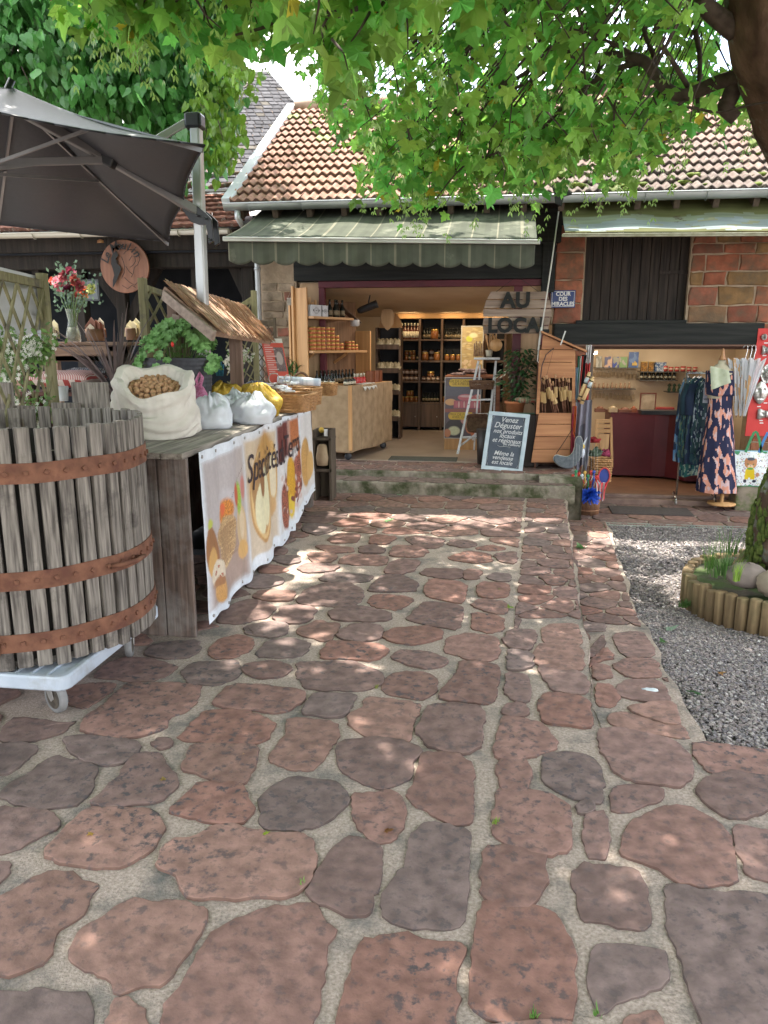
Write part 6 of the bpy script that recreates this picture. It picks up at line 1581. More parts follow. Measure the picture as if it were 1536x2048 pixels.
# bench with cushions
bz = at(140, 782, 5.6)
BN = thing('terrace_bench', 'dark red-brown wooden bench under the striped cushion', 'bench', (bz.x, 5.65, 0)); zt = bz.z
b = MB(); b.box(-.35, .35, -.2, .2, zt-.03, zt); b.build('seat', grain('red_brown_wood', (.05,.018,.012), (.10,.04,.03), 'x'), BN, bev=.004)
for s in (-.3, .3): b = MB(); b.box(s-.04, s+.04, -.18, .18, 0, zt-.03); b.build('leg', MATS['red_brown_wood'], BN, bev=.004)
def stripe_col(c1, c2, nx_, nz_=0):
    return lambda u, v: c1 if (int(u*nx_) % 2 or (nz_ and int(v*nz_) % 2)) else c2
def cushion(px, py, Y, w1, d1, h, label, colf, rz=0, seed=1):
    p = at(px, py, Y); m = MB()
    def half(sgn):
        def fn(u, v):
            x, y = 2*u-1, 2*v-1; e = (1-x**4)*(1-y**4); pin = 1-.10*(1-abs(x*y))*(abs(x)**3+abs(y)**3)*.5
            return (x*w1/2*pin, y*d1/2*pin, h/2+sgn*h/2*max(0, e)**.45+.004*mnoise.noise(Vector((x*3+seed, y*3, sgn))))
        return fn
    m.grid(half(1), 70, 40, col=colf); m.grid(half(-1), 20, 12, col=colf)
    return single('cushion', m, M('woven_fabric', .9, 1.1, rough=.9, sc=60, vcol=True), label, 'cushion', p, rz)
cushion(137, 774, 5.6, .48, .40, .13, 'red and white striped cushion on the bench', stripe_col((.30,.05,.045), (.55,.48,.44), 70), .1)
cushion(176, 755, 6.0, .36, .30, .08, 'black and white gingham cushion behind the red one', stripe_col((.03,.03,.04), (.36,.38,.42), 40, 26), .3, 4)
b = MB(); b.lathe([(.035,0), (.045,.11), (.042,.11), (.033,.005)], n=16, cap=False)
single('small_glass', b, M('milky_glass', (.5,.52,.52), rough=.2, alpha=.6), 'small ribbed glass under the bench cushion', 'glass', at(127, 802, 5.3))
# phormium
ph = thing('flax_plant', 'spiky purple-bronze flax plant behind the walnut sack', 'plant', (at(234, 780, 5.5).x, 5.5, 1.18)); r = random.Random(13)
for i in range(46):
    a = r.uniform(0, 2*PI) if i > 14 else r.uniform(2.6, 3.7); L = r.uniform(.40,.78); sp = r.uniform(.1, .75) if i > 14 else r.uniform(.6,.95); pts = []
    for k in range(9):
        f = k/8; pts.append(Vector((math.cos(a)*L*sp*f**1.2, math.sin(a)*L*sp*.6*f, L*(f-.32*sp*f*f*f)*1.0)))
    b = MB(); s_ = Vector((-math.sin(a), math.cos(a), .3)).normalized(); vs = []
    if abs(s_.x) < .5: s_ = (s_+Vector((.8,0,0))).normalized()
    for k, p in enumerate(pts): w_ = .013*(1-(k/8)**2.5)+.001; vs += [p-s_*w_, p+Vector((0,.004,-.003)), p+s_*w_]
    b.add(vs, [(3*k+j, 3*k+j+1, 3*k+4+j, 3*k+3+j) for k in range(8) for j in range(2)], 0, True); b.build('blade', M('bronze_leaf', (.075,.05,.05), (.20,.165,.155), rough=.45, sc=3, trans=.15), ph)
b = MB(); b.lathe([(.12,-.95), (.17,-.05), (.18,0), (.155,0), (.15,-.04)], n=20, cap=True); b.build('pot', m_bplast, ph)
# jasmine on the trellis
def climber(name, label, pts, n, seed, base, fl=.35, spread=.10):
    r = random.Random(seed); t = thing(name, label, 'plant', base); b = MB(); B0 = Vector(base); f_ = MB()
    for i in range(n):
        a, c = r.choice(pts); p = Vector(a).lerp(Vector(c), r.random())+Vector((r.gauss(0, spread), r.gauss(0, spread*.4)-.03, r.gauss(0, spread)))-B0
        s_ = r.uniform(.012,.026); d = Vector((r.uniform(-1,1), r.uniform(-.6,.2), r.uniform(-1,.6))).normalized(); e = d.cross(Vector((0,-1,.3))).normalized(); q = r.uniform(.6, 1.3)
        b.add([p, p+d*s_+e*s_*.5, p+d*s_*2.1, p+d*s_-e*s_*.5], [(0,1,2,3)], 0, False, (.13*q,.24*q,.06*q))
        if r.random() < fl:
            for j in range(3):
                o2 = p+Vector((r.uniform(-.02,.02), -.02, r.uniform(-.02,.02)))
                for k in range(5):
                    t0 = 2*PI*k/5+j; f_.add([o2, o2+Vector((math.cos(t0-.35)*.008, -.002, math.sin(t0-.35)*.008)), o2+Vector((math.cos(t0)*.013, -.003, math.sin(t0)*.013)), o2+Vector((math.cos(t0+.35)*.008, -.002, math.sin(t0+.35)*.008))], [(0,1,2,3)])
    for a, c in pts:
        pp = [Vector(a).lerp(Vector(c), k/6)-B0+Vector((r.uniform(-.03,.03), -.03, r.uniform(-.02,.02))) for k in range(7)]; b.tube(pp, .004, 5, col=(.12,.10,.05))
    o = b.build('foliage', leafmat('climber_leaf', .9, 1.1, .3, .5), t)
    if f_.v: f_.build('blossom', M('white_petal', (.70,.70,.62), rough=.6, trans=.2), t)
Yt = 4.35
climber('jasmine', 'white-flowered jasmine climbing the left green trellis', [(at(-10,690,Yt), at(60,700,Yt)), (at(0,740,Yt), at(90,700,Yt)), (at(10,790,Yt), at(50,720,Yt)), (at(35,830,Yt), at(95,815,Yt)), (at(0,760,Yt), at(20,830,Yt)), (at(60,700,Yt), at(100,690,Yt))], 1100, 3, at(40, 800, Yt), .16, .045)
climber('jasmine', 'small white jasmine tuft on the trellis under the thatch', [(at(465,725,7.3), at(490,712,7.3))], 120, 5, at(480, 735, 7.3), .7, .05)
# small crate with goods at the far end of the stall
CR = thing('crate_stand', 'small dark wooden crate stand at the far end of the counter', 'stand', (at(650, 960, 7.65).x, 7.65, .0)); zt = at(650, 858, 7.65).z
b = MB()
for s in (-.085, .085): b.box(s-.012, s+.012, -.12, .12, 0, zt)
b.box(-.10, .10, -.12, .12, zt*.86, zt*.89); b.box(-.10, .10, -.12, .12, zt*.42, zt*.46); b.box(-.07,.07,.10,.12,0,zt)
b.build('frame', grain('dark_crate', (.05,.035,.025), (.11,.085,.06), 'z'), CR, bev=.002)
b = MB(); b.ell((0,0,.02), (.03,.025,.03), 10, 8); single('yellow_soap', b, M('yellow_wax', (.55,.36,.06)), 'small yellow ball on the crate stand', 'ball', at(643, 864, 7.62))
b = MB(); b.box(-.018,.018,-.01,.01,0,.07); single('price_card', b, M('white_card', (.72,.72,.70)), 'tiny white card on the crate stand', 'card', at(652, 872, 7.56))
b = MB(); b.lathe([(.06,0),(.07,.08),(.05,.2),(.03,.22)], n=14); single('hanging_gourd', b, M('dry_gourd', (.24,.16,.09), (.36,.27,.17), sc=6), 'dry round ornament on the crate stand side', 'ornament', at(645, 930, 7.55))
# ================================================================ AWNINGS, SIGNS
def awning(name, label, pL, pR, wallz, wallL, wallR, Yw, fab, mats, valance=0, sag=.03, bar=.045):
    """pL,pR: ends of the front bar; cloth runs back and up to the wall roller"""
    t = thing(name, label, 'awning', ((pL.x+pR.x)/2, (pL.y+Yw)/2, pL.z)); O_ = Vector(t.location)
    a0, a1 = Vector((wallL, Yw, wallz)), Vector((wallR, Yw, wallz))
    b = MB()
    def fn(u, v):
        p = pL.lerp(pR, u).lerp(a0.lerp(a1, u), v); p = p+Vector((0, 0, -sag*math.sin(PI*v)*(1+.25*math.sin(u*31))+.008*mnoise.noise(Vector((u*9, v*3, 1)))+.03)); return p-O_
    b.grid(fn, 200, 24, col=fab); b.build('cloth', mats[0], t, solid=.003)
    b = MB(); d = (pR-pL).normalized(); b.bar(pL-O_-d*.03, pR-O_+d*.03, bar, bar); b.bar(pL-O_-d*.02+Vector((0,-.025,.012)), pR-O_+d*.02+Vector((0,-.025,.012)), .012, .012); b.build('front_bar', mats[1], t, bev=.004)
    if valance:
        b = MB(); n = 13
        def vf(u, v):
            p = pL.lerp(pR, .005+.99*u); sc_ = .045*abs(math.sin(PI*u*n))**.7
            return p-O_+Vector((0, .012+.012*math.sin(u*45)*(1-v)+.006*math.sin(u*101)*(1-v), -.02-(valance+sc_-.045)*(1-v)))
        b.grid(vf, 260, 8, col=fab); b.build('valance', mats[0], t, solid=.002)
    for k, f in enumerate((.12, .88)):
        b = MB(); q = pL.lerp(pR, f); b.bar(q-O_, a0.lerp(a1, f)+Vector((.25 if k == 0 else -.25, 0, -.25))-O_, .03, .03); b.build('folding_arm', m_alu, t)
    b = MB(); b.cyl(a0-O_+Vector((0,.02,.03)), a1-O_+Vector((0,.02,.03)), .05, n=16); b.build('roller', mats[1], t)
    return t
m_awn = M('awning_canvas', .82, 1.15, rough=.95, spec=.05, sc=5, vcol=True, trans=.15, c3=(.30,.30,.24), s3=2.2, t3=.68, w3=.1)
m_awbar = M('awning_bar', (.42,.43,.40), (.56,.56,.53), rough=.4, sc=4)
def stripe(u, v): 
    f = (u*12.6) % 1; g_ = (u*25.2) % 1
    return (.20,.19,.145) if f < .07 else ((.105,.112,.088) if g_ > .5 else (.095,.102,.081))
aL, aR = at(452, 478, 8.0), at(1074, 484, 8.0)
awning('striped_awning', 'green-grey striped awning with scalloped valance over the left shop', aL, aR, at(560, 424, 9.2).z, at(528, 430, 9.2).x-.02, aR.x+.02, 9.2, stripe, (m_awn, m_awbar), .235)
m_awn2 = M('stained_canvas', .8, 1.2, rough=.95, spec=.05, sc=4, st=(.5,3,3), vcol=True, c3=(.085,.065,.045), s3=2.6, t3=.66, w3=.03)
rA = random.Random(5)
def stained(u, v): 
    q = v+.10*mnoise.noise(Vector((u*6, v*4, 0)))+.04*mnoise.noise(Vector((u*30, v*9, 0)))
    if q > .60: return (.13,.14,.06)
    if q > .42: return (.18,.205,.15)
    if q < .10: return (.10,.10,.05)
    return (.20,.23,.24) if mnoise.noise(Vector((u*22, v*14, 3))) > -.35 else (.22,.22,.15)
bL, bR = at(1130, 471, 8.45), at(1540, 469, 8.45); bR = bL+(bR-bL)*2.2
awning('plain_awning', 'old algae-stained canvas awning without valance above the wooden shutter', bL, bR, at(1200, 400, 9.15).z, bL.x, bR.x, 9.15, stained, (m_awn2, M('mossy_bar', (.26,.26,.17), (.42,.42,.33), rough=.8, sc=12)), 0, .05, .03)
CRk = thing('awning_crank', 'long thin white crank rod leaning down in front of the pier', 'crank', at(1080, 700, 8.75)); O_ = at(1080, 700, 8.75)
b = MB(); b.tube([at(1120, 405, 8.95)-O_, at(1104, 520, 8.87)-O_, at(1083, 660, 8.78)-O_], .008, 8); b.build('rod', M('white_rod', (.62,.62,.58), rough=.4), CRk)
b = MB(); b.tube([at(1083, 655, 8.78)-O_, at(1077, 700, 8.75)-O_], .013, 8); b.tube([at(1077, 700, 8.75)-O_, at(1075, 722, 8.74)-O_, at(1081, 730, 8.74)-O_], .006, 6); b.build('grip', MATS['white_rod'], CRk)
b = MB(); O_ = at(1098, 500, 9.2); b.tube([at(1098, 430, 9.2)-O_, at(1096, 560, 9.22)-O_], .004, 6)
single('thin_rope', b, m_black, 'thin dark cord hanging beside the white crank rod', 'cord', O_)
# AU LOCAL
wb = at(1034, 628, 9.05); SGN = thing('shop_sign_board', 'rough plank sign with black letters AU LOCAL hanging at the left shop door', 'sign', wb)
m_plank = grain('reclaimed_plank', (.17,.125,.095), (.36,.28,.22), 'x', bump=.003, rough=.85, k=1.1)
for (x0, x1, x2, x3, y0, y1) in ((982,1094,974,1098,583,599), (972,1100,968,1103,600,617), (967,1103,966,1103,618,634), (968,1102,965,1098,635,651), (965,1098,968,1094,652,668)):
    P = [at(x2, y1-.6, 9.05)-wb, at(x3, y1-.6, 9.05)-wb, at(x1, y0, 9.05)-wb, at(x0, y0, 9.05)-wb]
    b = MB(); b.prism([(p.x, p.z) for p in P], (0, rnd.uniform(-.003,.003), 0), (1,0,0), (0,0,1), -.022); b.build('plank', m_plank, SGN, bev=.004)
b = MB()
letters('AU', .235, b, FACE(at(1031, 602, 9.05)-wb+Vector((0,-.030,0))), depth=.012, bold=.010, space=1.05)
letters('LOCAL', .225, b, FACE(at(1036, 652, 9.05)-wb+Vector((0,-.030,0))), depth=.012, bold=.010, space=1.0, sx=.97)
b.build('lettering', m_black, SGN)
b = MB(); b.tube([at(992, 584, 9.05)-wb, at(1034, 552, 9.2)-wb, at(1078, 584, 9.05)-wb], .003, 5); b.build('hanging_wire', m_black, SGN)
# street plate
ws = at(1126, 598, 9.31); SP = thing('street_name_plate', 'blue enamel street plate reading COUR DES MIRACLES on the pier', 'sign', ws)
w1, h1 = (at(1150,598,9.31)-at(1101,598,9.31)).length, (at(1126,581,9.31)-at(1126,616,9.31)).length
b = MB(); b.box(-w1/2, w1/2, -.006, .006, -h1/2, h1/2); b.build('plate', M('blue_enamel', (.012,.030,.13), (.018,.04,.16), rough=.25, sc=3), SP, bev=.003)
mw = M('white_enamel', (.66,.66,.66), rough=.3)
b = MB(); e = .012
for a in ((-w1/2+e, w1/2-e, h1/2-e-.004, h1/2-e), (-w1/2+e, w1/2-e, -h1/2+e, -h1/2+e+.004), (-w1/2+e, -w1/2+e+.004, -h1/2+e+.004, h1/2-e-.004), (w1/2-e-.004, w1/2-e, -h1/2+e+.004, h1/2-e-.004)):
    b.box(a[0], a[1], -.0085, -.0065, a[2], a[3])
b.build('border', mw, SP)
b = MB()
for k, s in enumerate(('COUR', 'DES', 'MIRACLES')): letters(s, .062, b, FACE((0, -.008, .055-.056*k)), depth=.002, bold=.002, sx=.95)
b.build('lettering', mw, SP)

# ================================================================ LEFT SHOP
m_pine = grain('pine', (.42,.22,.085), (.58,.34,.15), 'z', bump=.001, rough=.5, k=.8)
m_pine_x = grain('pine_shelf', (.36,.19,.08), (.52,.30,.14), 'y', bump=.001, rough=.5, k=.8)
m_dk = grain('dark_shelf_wood', (.055,.033,.022), (.11,.068,.045), 'z', bump=.001, rough=.55)
m_shelfback = M('shelf_back', (.012,.014,.018), (.022,.022,.026), rough=.8)
m_burlap = M('burlap', (.24,.165,.095), (.38,.27,.165), rough=.95, sc=9, det=12, bump=.002, bsc=260, contrast=.22)
FZ = .216
# --- wheeled burlap cabinet, local frame: q along its long side going back, p to the left
DO = Vector((-1.665, 8.93, FZ)); ANG = R(-14)
DK = thing('burlap_cabinet', 'wheeled display cabinet wrapped in burlap at the left shop entrance', 'cabinet', DO, ANG)
DH = at(700, 772, 8.93).z-FZ
def drape(pts, z0, z1, seed, amp=.012):
    m = MB(); n = 100
    def fn(u, v):
        k = min(len(pts)-2, int(u*(len(pts)-1))); f = u*(len(pts)-1)-k; a = Vector(pts[k]).lerp(Vector(pts[k+1]), f); d = (Vector(pts[k+1])-Vector(pts[k])).normalized(); nn = Vector((d.y, -d.x, 0))
        w_ = amp*mnoise.noise(Vector((u*7+seed, v*1.3, 0)))+amp*.8*abs(mnoise.noise(Vector((u*3+seed, v*2.4, 4))))+.004*mnoise.noise(Vector((u*26, v*5, seed)))
        hem = .025*mnoise.noise(Vector((u*5, 0, seed))) if v == 0 else 0
        return (a.x+nn.x*w_, a.y+nn.y*w_, z0+(z1-z0)*v+hem)
    m.grid(fn, n, 40); return m
b = MB(); b.box(-.80, -.03, .03, 1.30, .10, DH-.03); b.build('carcass', m_pine, DK)
b = MB(); b.box(-.84, .015, -.015, 1.34, DH-.03, DH); b.build('cabinet_top', m_pine, DK, bev=.004)
drape([(-.85,-.012,0), (0,-.014,0)], .10, DH+.003, 2).build('burlap_front', m_burlap, DK, solid=.003)
k4 = [(0,-.005,0), (.016,.30,0), (.006,.33,0), (.018,.64,0), (.006,.67,0), (.018,.98,0), (.004,1.02,0), (.012,1.345,0)]
b = MB()
def sidef(u, v):
    y = -.01+1.35*u; fr_ = (u*4) % 1; g_ = -.014 if fr_ < .035 or fr_ > .965 else 0
    return (.018+g_+.010*mnoise.noise(Vector((u*6, v*2, 8)))+.006*abs(mnoise.noise(Vector((u*13, v*6, 8)))), y, .10+.03*math.sin(u*9)*.3*(1-v)+(DH-.097)*v)
b.grid(sidef, 160, 50); b.build('burlap_side', m_burlap, DK, solid=.003)
b = MB(); b.box(-.018, .022, -.022, .012, .13, DH); b.build('corner_post', m_pine, DK, bev=.003)
for x, y in ((-.07,.08), (-.75,.08), (-.07,1.22), (-.75,1.22)):
    b = MB(); b.T = Matrix.Translation((x, y, .045)) @ Matrix.Rotation(PI/2, 4, 'X') @ Matrix.Rotation(.4, 4, 'Y'); b.lathe([(.02,-.014), (.044,-.012), (.045,.012), (.02,.014)], n=16); b.T = Matrix.Translation((x, y, .045)); b.box(-.03,.03,-.02,.02,.035,.056); b.build('caster', m_bplast, DK)
def dkw(p, q, z): return DO+Vector((math.cos(ANG)*p-math.sin(ANG)*q, math.sin(ANG)*p+math.cos(ANG)*q, z))
b = MB(); b.grid(lambda u, v: (-.20+.235*v+(0 if v < .85 else 0), .35+.42*u, DH+.006 if v < .85 else DH+.006-.06*(v-.85)/.15-.02*math.sin(u*20)*(1 if v > .95 else 0)), 40, 20)
single('lace_cloth', b, M('white_lace', (.45,.47,.45), (.68,.68,.65), rough=.9, sc=60, contrast=.05), 'small white lace cloth over the cabinet edge', 'cloth', DO, ANG, solid=.002)
# --- pine rack on the cabinet
RA = R(-25)
RK = thing('pine_rack', 'honey pine shelf rack standing on the burlap cabinet', 'shelf', dkw(-.62, 0, DH), RA)
zS1, zS2 = at(660, 701, 9.4).z-FZ-DH, at(660, 634, 9.4).z-FZ-DH
ztp = at(608, 572, 9.1).z-FZ-DH
for x in (-.19, -.14):
    b = MB(); b.box(x, x+.03, -.035, -.0, -.4 if x < -.15 else 0, ztp-(.22 if x < -.15 else 0)); b.build('upright', m_pine, RK, bev=.003)
b = MB(); b.box(-.14, .07, .0, .02, .0, ztp-.02); b.build('end_panel', m_pine, RK, bev=.002)
b = MB(); b.box(-.16, -.145, .02, 1.32, 0, zS2+.22); b.build('back_boards', grain('brown_board', (.14,.075,.04), (.24,.14,.08), 'z', bump=.001), RK)
for z, q1 in ((zS1, 1.15), (zS2, .85)):
    b = MB(); b.box(-.145, .155, .02, q1, z-.03, z); b.build('shelf_board', m_pine_x, RK, bev=.003)
for q in (.10, .80):
    b = MB(); b.bar((-.13, q, zS1-.16), (.08, q, zS1-.035), .02, .03); b.build('bracket', m_pine, RK)
b = MB(); b.box(-.14, .10, 1.30, 1.33, 0, zS1+.25); b.build('far_upright', m_pine, RK, bev=.003)
b = MB(); b.bar((-.14,.85,zS2+.20), (-.1,1.32,zS2-.05), .12, .02); b.build('curved_top', m_dk, RK, bev=.01)
def rk(p, q, z): return dkw(-.62, 0, DH)+Vector((math.cos(RA)*p-math.sin(RA)*q, math.sin(RA)*p+math.cos(RA)*q, z))
# repeated goods: one prototype of each kind, then copies
def proto(name, parts, label, cat, group):
    t = thing(name, label, cat, (0,0,0), 0, group)
    for nm, mb, mat in parts: mb.build(nm, mat, t)
    return [t, False]
def put(P, loc, label=None, group=None, sc=None, rz=None):
    rz = rnd.uniform(-.4, .4) if rz is None else rz
    if not P[1]:
        P[1] = True; P[0].location = loc; P[0].rotation_euler = (0,0,rz)
        if sc: P[0].scale = (sc,)*3
        if label: P[0]['label'] = label
        if group: P[0]['group'] = group
        return P[0]
    return dup(P[0], loc, rz, label or P[2] if len(P) > 2 else label, group, sc or 1)
def LP(prof, n=14): m = MB(); m.lathe(prof, n=n); return m
def M1(name, c, rough=.35, metal=0, spec=.5): return M(name, c, tuple(v*.8 for v in c), rough=rough, metal=metal, sc=12, spec=spec)
gold, dark, amber = M1('gold_lid', (.55,.36,.10), .3, .6), M1('dark_glass', (.015,.017,.014), .15), M1('amber_preserve', (.30,.12,.04), .2)
creamL, redL, bluL, grnL = M1('cream_label', (.58,.54,.42), .6), M1('orange_red_label', (.50,.14,.05), .5), M1('blue_lid', (.05,.07,.15), .4), M1('olive_glass', (.05,.07,.03), .2)
tin = proto('food_tin', [('tin_body', LP([(.050,0),(.052,.003),(.052,.044),(.050,.047)], 18), gold), ('paper_band', LP([(.0527,.010),(.0527,.037)], 18), redL)], 'orange-banded gold tin in the tall stacks on the pine rack', 'tin', 'tins stacked on the pine rack')
q = .09
for col in range(7):
    nn = [6,6,6,6,6,4,2][col]
    for i in range(nn): put(tin, rk(.06-.012*col, q, zS1+.047*i))
    q += .113
for col in range(3):
    for i in range(3 if col < 2 else 2): put(tin, rk(.0, .98+.09*col*.9-.05, zS1+.040*i), 'small orange-banded tin at the back end of the pine rack shelf', 'small tins at the rack end', .82)
jarD = proto('preserve_jar', [('jar_body', LP([(.026,0),(.030,.005),(.030,.05),(.026,.058)]), dark), ('round_label', LP([(.0305,.012),(.0305,.044)]), creamL), ('lid', LP([(.027,.058),(.028,.060),(.028,.070),(.026,.072)]), dark)], 'black-lidded jar with round cream label in the front row on the cabinet', 'jar', 'dark jars along the cabinet front')
for i in range(7): put(jarD, dkw(-.74+.078*i, .05+.004*i, DH), sc=1.12)
for i in range(4): put(jarD, dkw(-.10, .10+.075*i, DH), 'black jar with cream label on the cabinet corner beside the red bottles', 'dark jars on the cabinet corner')
ros = proto('red_bottle', [('bottle_body', LP([(.018,0),(.021,.004),(.021,.05),(.010,.068),(.009,.075)]), M1('red_drink', (.50,.05,.05), .2)), ('cap', LP([(.010,.075),(.0105,.11),(.009,.112)]), creamL)], 'little red bottle with cream neck on the cabinet', 'bottle', 'red bottles on the cabinet')
for i in range(6): put(ros, dkw(-.13+.01*(i % 2), .42+.055*i, DH), sc=1.15)
dbt = proto('dark_bottle', [('bottle_body', LP([(.021,0),(.024,.005),(.024,.085),(.010,.115),(.009,.15),(.011,.152),(.010,.162)]), dark), ('label', LP([(.0245,.02),(.0245,.065)]), M1('brown_label', (.22,.17,.10), .6))], 'dark bottle in the back row on the cabinet under the tins', 'bottle', 'dark bottles behind the jars')
for i in range(11): put(dbt, dkw(-.50+.01*i, .12+.085*i, DH), sc=1.05)
for i in range(7): put(dbt, dkw(-.40, .15+.08*i, DH), 'dark bottle in the middle row on the cabinet', 'dark bottles middle row', 1.0)
for i in range(4): put(dbt, rk(.02+.03*(i % 2), .52+.075*i, zS2), 'dark bottle on the top pine shelf beside the white boxes', 'bottles on the top shelf', 1.35)
stick = proto('boxed_stick', [('packet', (lambda m: m.box(-.012,.012,-.008,.008,0,.15))(MB()), M1('rust_packet', (.28,.10,.05), .6))], 'slim rust-coloured packet standing at the far end of the cabinet', 'packet', 'slim packets on the cabinet')
for i in range(9): put(stick, dkw(-.12+.006*i, .80+.045*i, DH))
for (q0, q1, lab, ty) in ((.05, .24, 'white gift box with round black emblem on the top pine shelf', 0), (.27, .38, 'narrow pale box with square emblem beside the wide white box', 1)):
    p = rk(.04, q0, zS2); t = thing('gift_box', lab, 'box', p, RA); L_ = q1-q0
    b = MB(); b.box(-.10, .06, 0, L_, 0, .135); b.build('carton', M1('white_carton', (.62,.63,.66), .6), t, bev=.002)
    b = MB(); T = frame((.062, L_/2, .067), (0,1,0), (0,0,1)); T2 = T
    def ringq(r0, w_):
        vs = []; 
        for j in range(28):
            a = 2*PI*j/28
            for rr in (r0, r0+w_): vs.append(T2 @ Vector((rr*math.cos(a), rr*.8*math.sin(a), 0)))
        b.add(vs, [(2*j, (2*j+2) % 56, (2*j+3) % 56, 2*j+1) for j in range(28)])
    ringq(.042 if ty == 0 else .028, .004); ringq(.030 if ty == 0 else .02, .002)
    for s in (-1, 1): b.add([T2 @ Vector((s*x, y, 0)) for x, y in ((.045,.01),(.060,.018),(.062,-.005),(.045,-.012))], [(0,1,2,3)])
    letters('1901', .02, b, T2, depth=.001); b.build('emblem', m_black, t)
b = MB(); 
for i in range(5): b.box(-.10+.03*i, -.075+.03*i, .02*i, .018+.02*i, 0, .17+.03*(i % 3))
single('bread_boards', b, m_pine, 'pale wooden boards standing behind the white gift boxes', 'boards', rk(-.02, .15, zS2), RA)
b = MB(); b.lathe([(.03,0),(.06,.01),(.065,.08),(.06,.085)], n=16); single('white_bowl', b, M1('white_ceramic', (.55,.55,.56), .3), 'small white bowl on the rack end', 'bowl', rk(.03, 1.05, zS2-.10))
sl_ = thing('spot_lamp', 'black clip spotlight above the rack end', 'lamp', at(735, 615, 10.2))
b = MB(); b.T = Matrix.Rotation(R(70), 4, 'Y'); b.lathe([(.03,-.14),(.045,-.10),(.05,.12),(.055,.14)], n=14); b.build('housing', m_bplast, sl_)
b = MB(); b.tube([(0,0,0),(.05,.1,.3)], .01, 6); b.build('arm', m_bplast, sl_)
# macrame and palm at the left door post
MC = thing('macrame_hanging', 'pale macrame wall hanging left of the pine rack', 'macrame', at(588, 600, 9.25)); b = MB(); r = random.Random(3)
b.tube([(-.09,0,.02),(.09,0,.02)], .006, 6); b.tube([(-.08,0,.02),(0,0,.17),(.08,0,.02)], .002, 4)
for i in range(26):
    x = -.085+.17*i/25; L_ = .38+.12*math.sin(i*.8)-abs(x)*1.2+r.uniform(-.04,.04); b.tube([(x,0,.02),(x*.95+r.uniform(-.006,.006),-.01,.02-L_*.5),(x*.9+r.uniform(-.012,.012),0,.02-L_)], .0032, 4)
b.build('cords', M('ecru_cord', (.36,.32,.26), (.50,.46,.39), rough=.95, sc=60), MC)
PM = thing('potted_yucca', 'spiky green potted plant under the macrame hanging', 'plant', (at(580, 800, 9.15).x, 9.12, .21)); r = random.Random(7)
b = MB(); b.lathe([(.07,0),(.10,.02),(.12,.2),(.13,.21),(.11,.2)], n=18); b.build('pot', m_black, PM)
b = MB(); b.tube([(0,0,.2),(.02,0,.6),(.0,0,1.05)], .018, 8); b.tube([(.01,0,.8),(.08,0,.95),(.11,0,1.1)], .012, 8); b.build('stem', m_twig, PM)
b = MB()
for i in range(90):
    a = r.uniform(0, 2*PI); L_ = r.uniform(.18,.34); e = r.uniform(-.2, 1.2); h = Vector((.11,0,1.1)) if i % 3 == 0 else Vector((0,0,1.07)); s_ = Vector((-math.sin(a), math.cos(a), 0)); q = r.uniform(.6,1.3); vs = []
    for k in range(6):
        f = k/5; p = h+Vector((math.cos(a)*L_*f*math.cos(e), math.sin(a)*.7*L_*f*math.cos(e), L_*f*math.sin(e)-.12*f*f)); w_ = .010*(1-f**2)+.0005; vs += [p-s_*w_, p+s_*w_]
    b.add(vs, [(2*k, 2*k+1, 2*k+3, 2*k+2) for k in range(5)], 0, True, (.06*q,.16*q,.045*q))
b.build('leaves', leafmat('yucca_leaf', .9, 1.1, .2, .4), PM)

# --- arched bread rack
BRx = (at(753, 760, 11.2).x, at(799, 760, 11.2).x); BK = thing('bread_rack', 'dark arched rack with sloping trays of bagged bread', 'shelf', ((BRx[0]+BRx[1])/2, 11.2, FZ)); bw = BRx[1]-BRx[0]
zz = lambda py: at(775, py, 11.2).z-FZ
for s in (-1, 1): b = MB(); b.box(s*bw/2-.015, s*bw/2+.015, 0, .3, 0, zz(655)); b.build('side', m_dk, BK, bev=.002)
b = MB(); P = [(bw/2*math.cos(PI*i/20), zz(655)+(zz(622)-zz(655))*math.sin(PI*i/20)) for i in range(21)]; b.prism(P, (0,.28,0), (1,0,0), (0,0,1), -.02); b.build('arched_back', m_pine, BK)
b = MB(); b.box(-bw/2, bw/2, .28, .30, 0, zz(655)); b.build('back', m_shelfback, BK)
crumb = M('bread_bag', (.34,.28,.17), (.50,.43,.29), rough=.5, sc=14, contrast=.08)
bpk = proto('bread_packet', [('loaf_bag', blob((0,0,0), (.055,.04,.09), 5, wr=.25, nu=20, nv=14), crumb)], 'cellophane bread packet in the arched rack', 'packet', 'bread packets in the arched rack')
for py in (693, 740, 783, 835):
    z = zz(py); b = MB(); b.add([(-bw/2,-.08,z-.03),(bw/2,-.08,z-.03),(bw/2,.28,z+.05),(-bw/2,.28,z+.05)]+[(-bw/2,-.08,z-.01),(bw/2,-.08,z-.01),(bw/2,.28,z+.07),(-bw/2,.28,z+.07)], [(0,3,2,1),(4,5,6,7),(0,1,5,4),(1,2,6,5),(2,3,7,6),(3,0,4,7)]); b.box(-bw/2,bw/2,-.095,-.08,z-.04,z+.03); b.build('tray', m_dk, BK)
    for i in range(5): put(bpk, (BK.location.x-bw/2+.06+i*.062, 11.2+.02*(i % 2), FZ+z+.005), rz=rnd.uniform(-.5,.5))
b = MB(); P = [(-.07,.30),(-.10,.22),(-.09,.10),(-.03,.02),(0,0),(.03,.02),(.09,.10),(.10,.22),(.07,.30)]; b.prism(P, (0,0,0), (1,0,0), (0,0,1), -.02)
single('cutting_board', b, m_tan, 'pale shield-shaped wooden board at the top of the bread rack', 'board', (BK.location.x, 11.14, at(775, 661, 11.15).z), bev=.004)

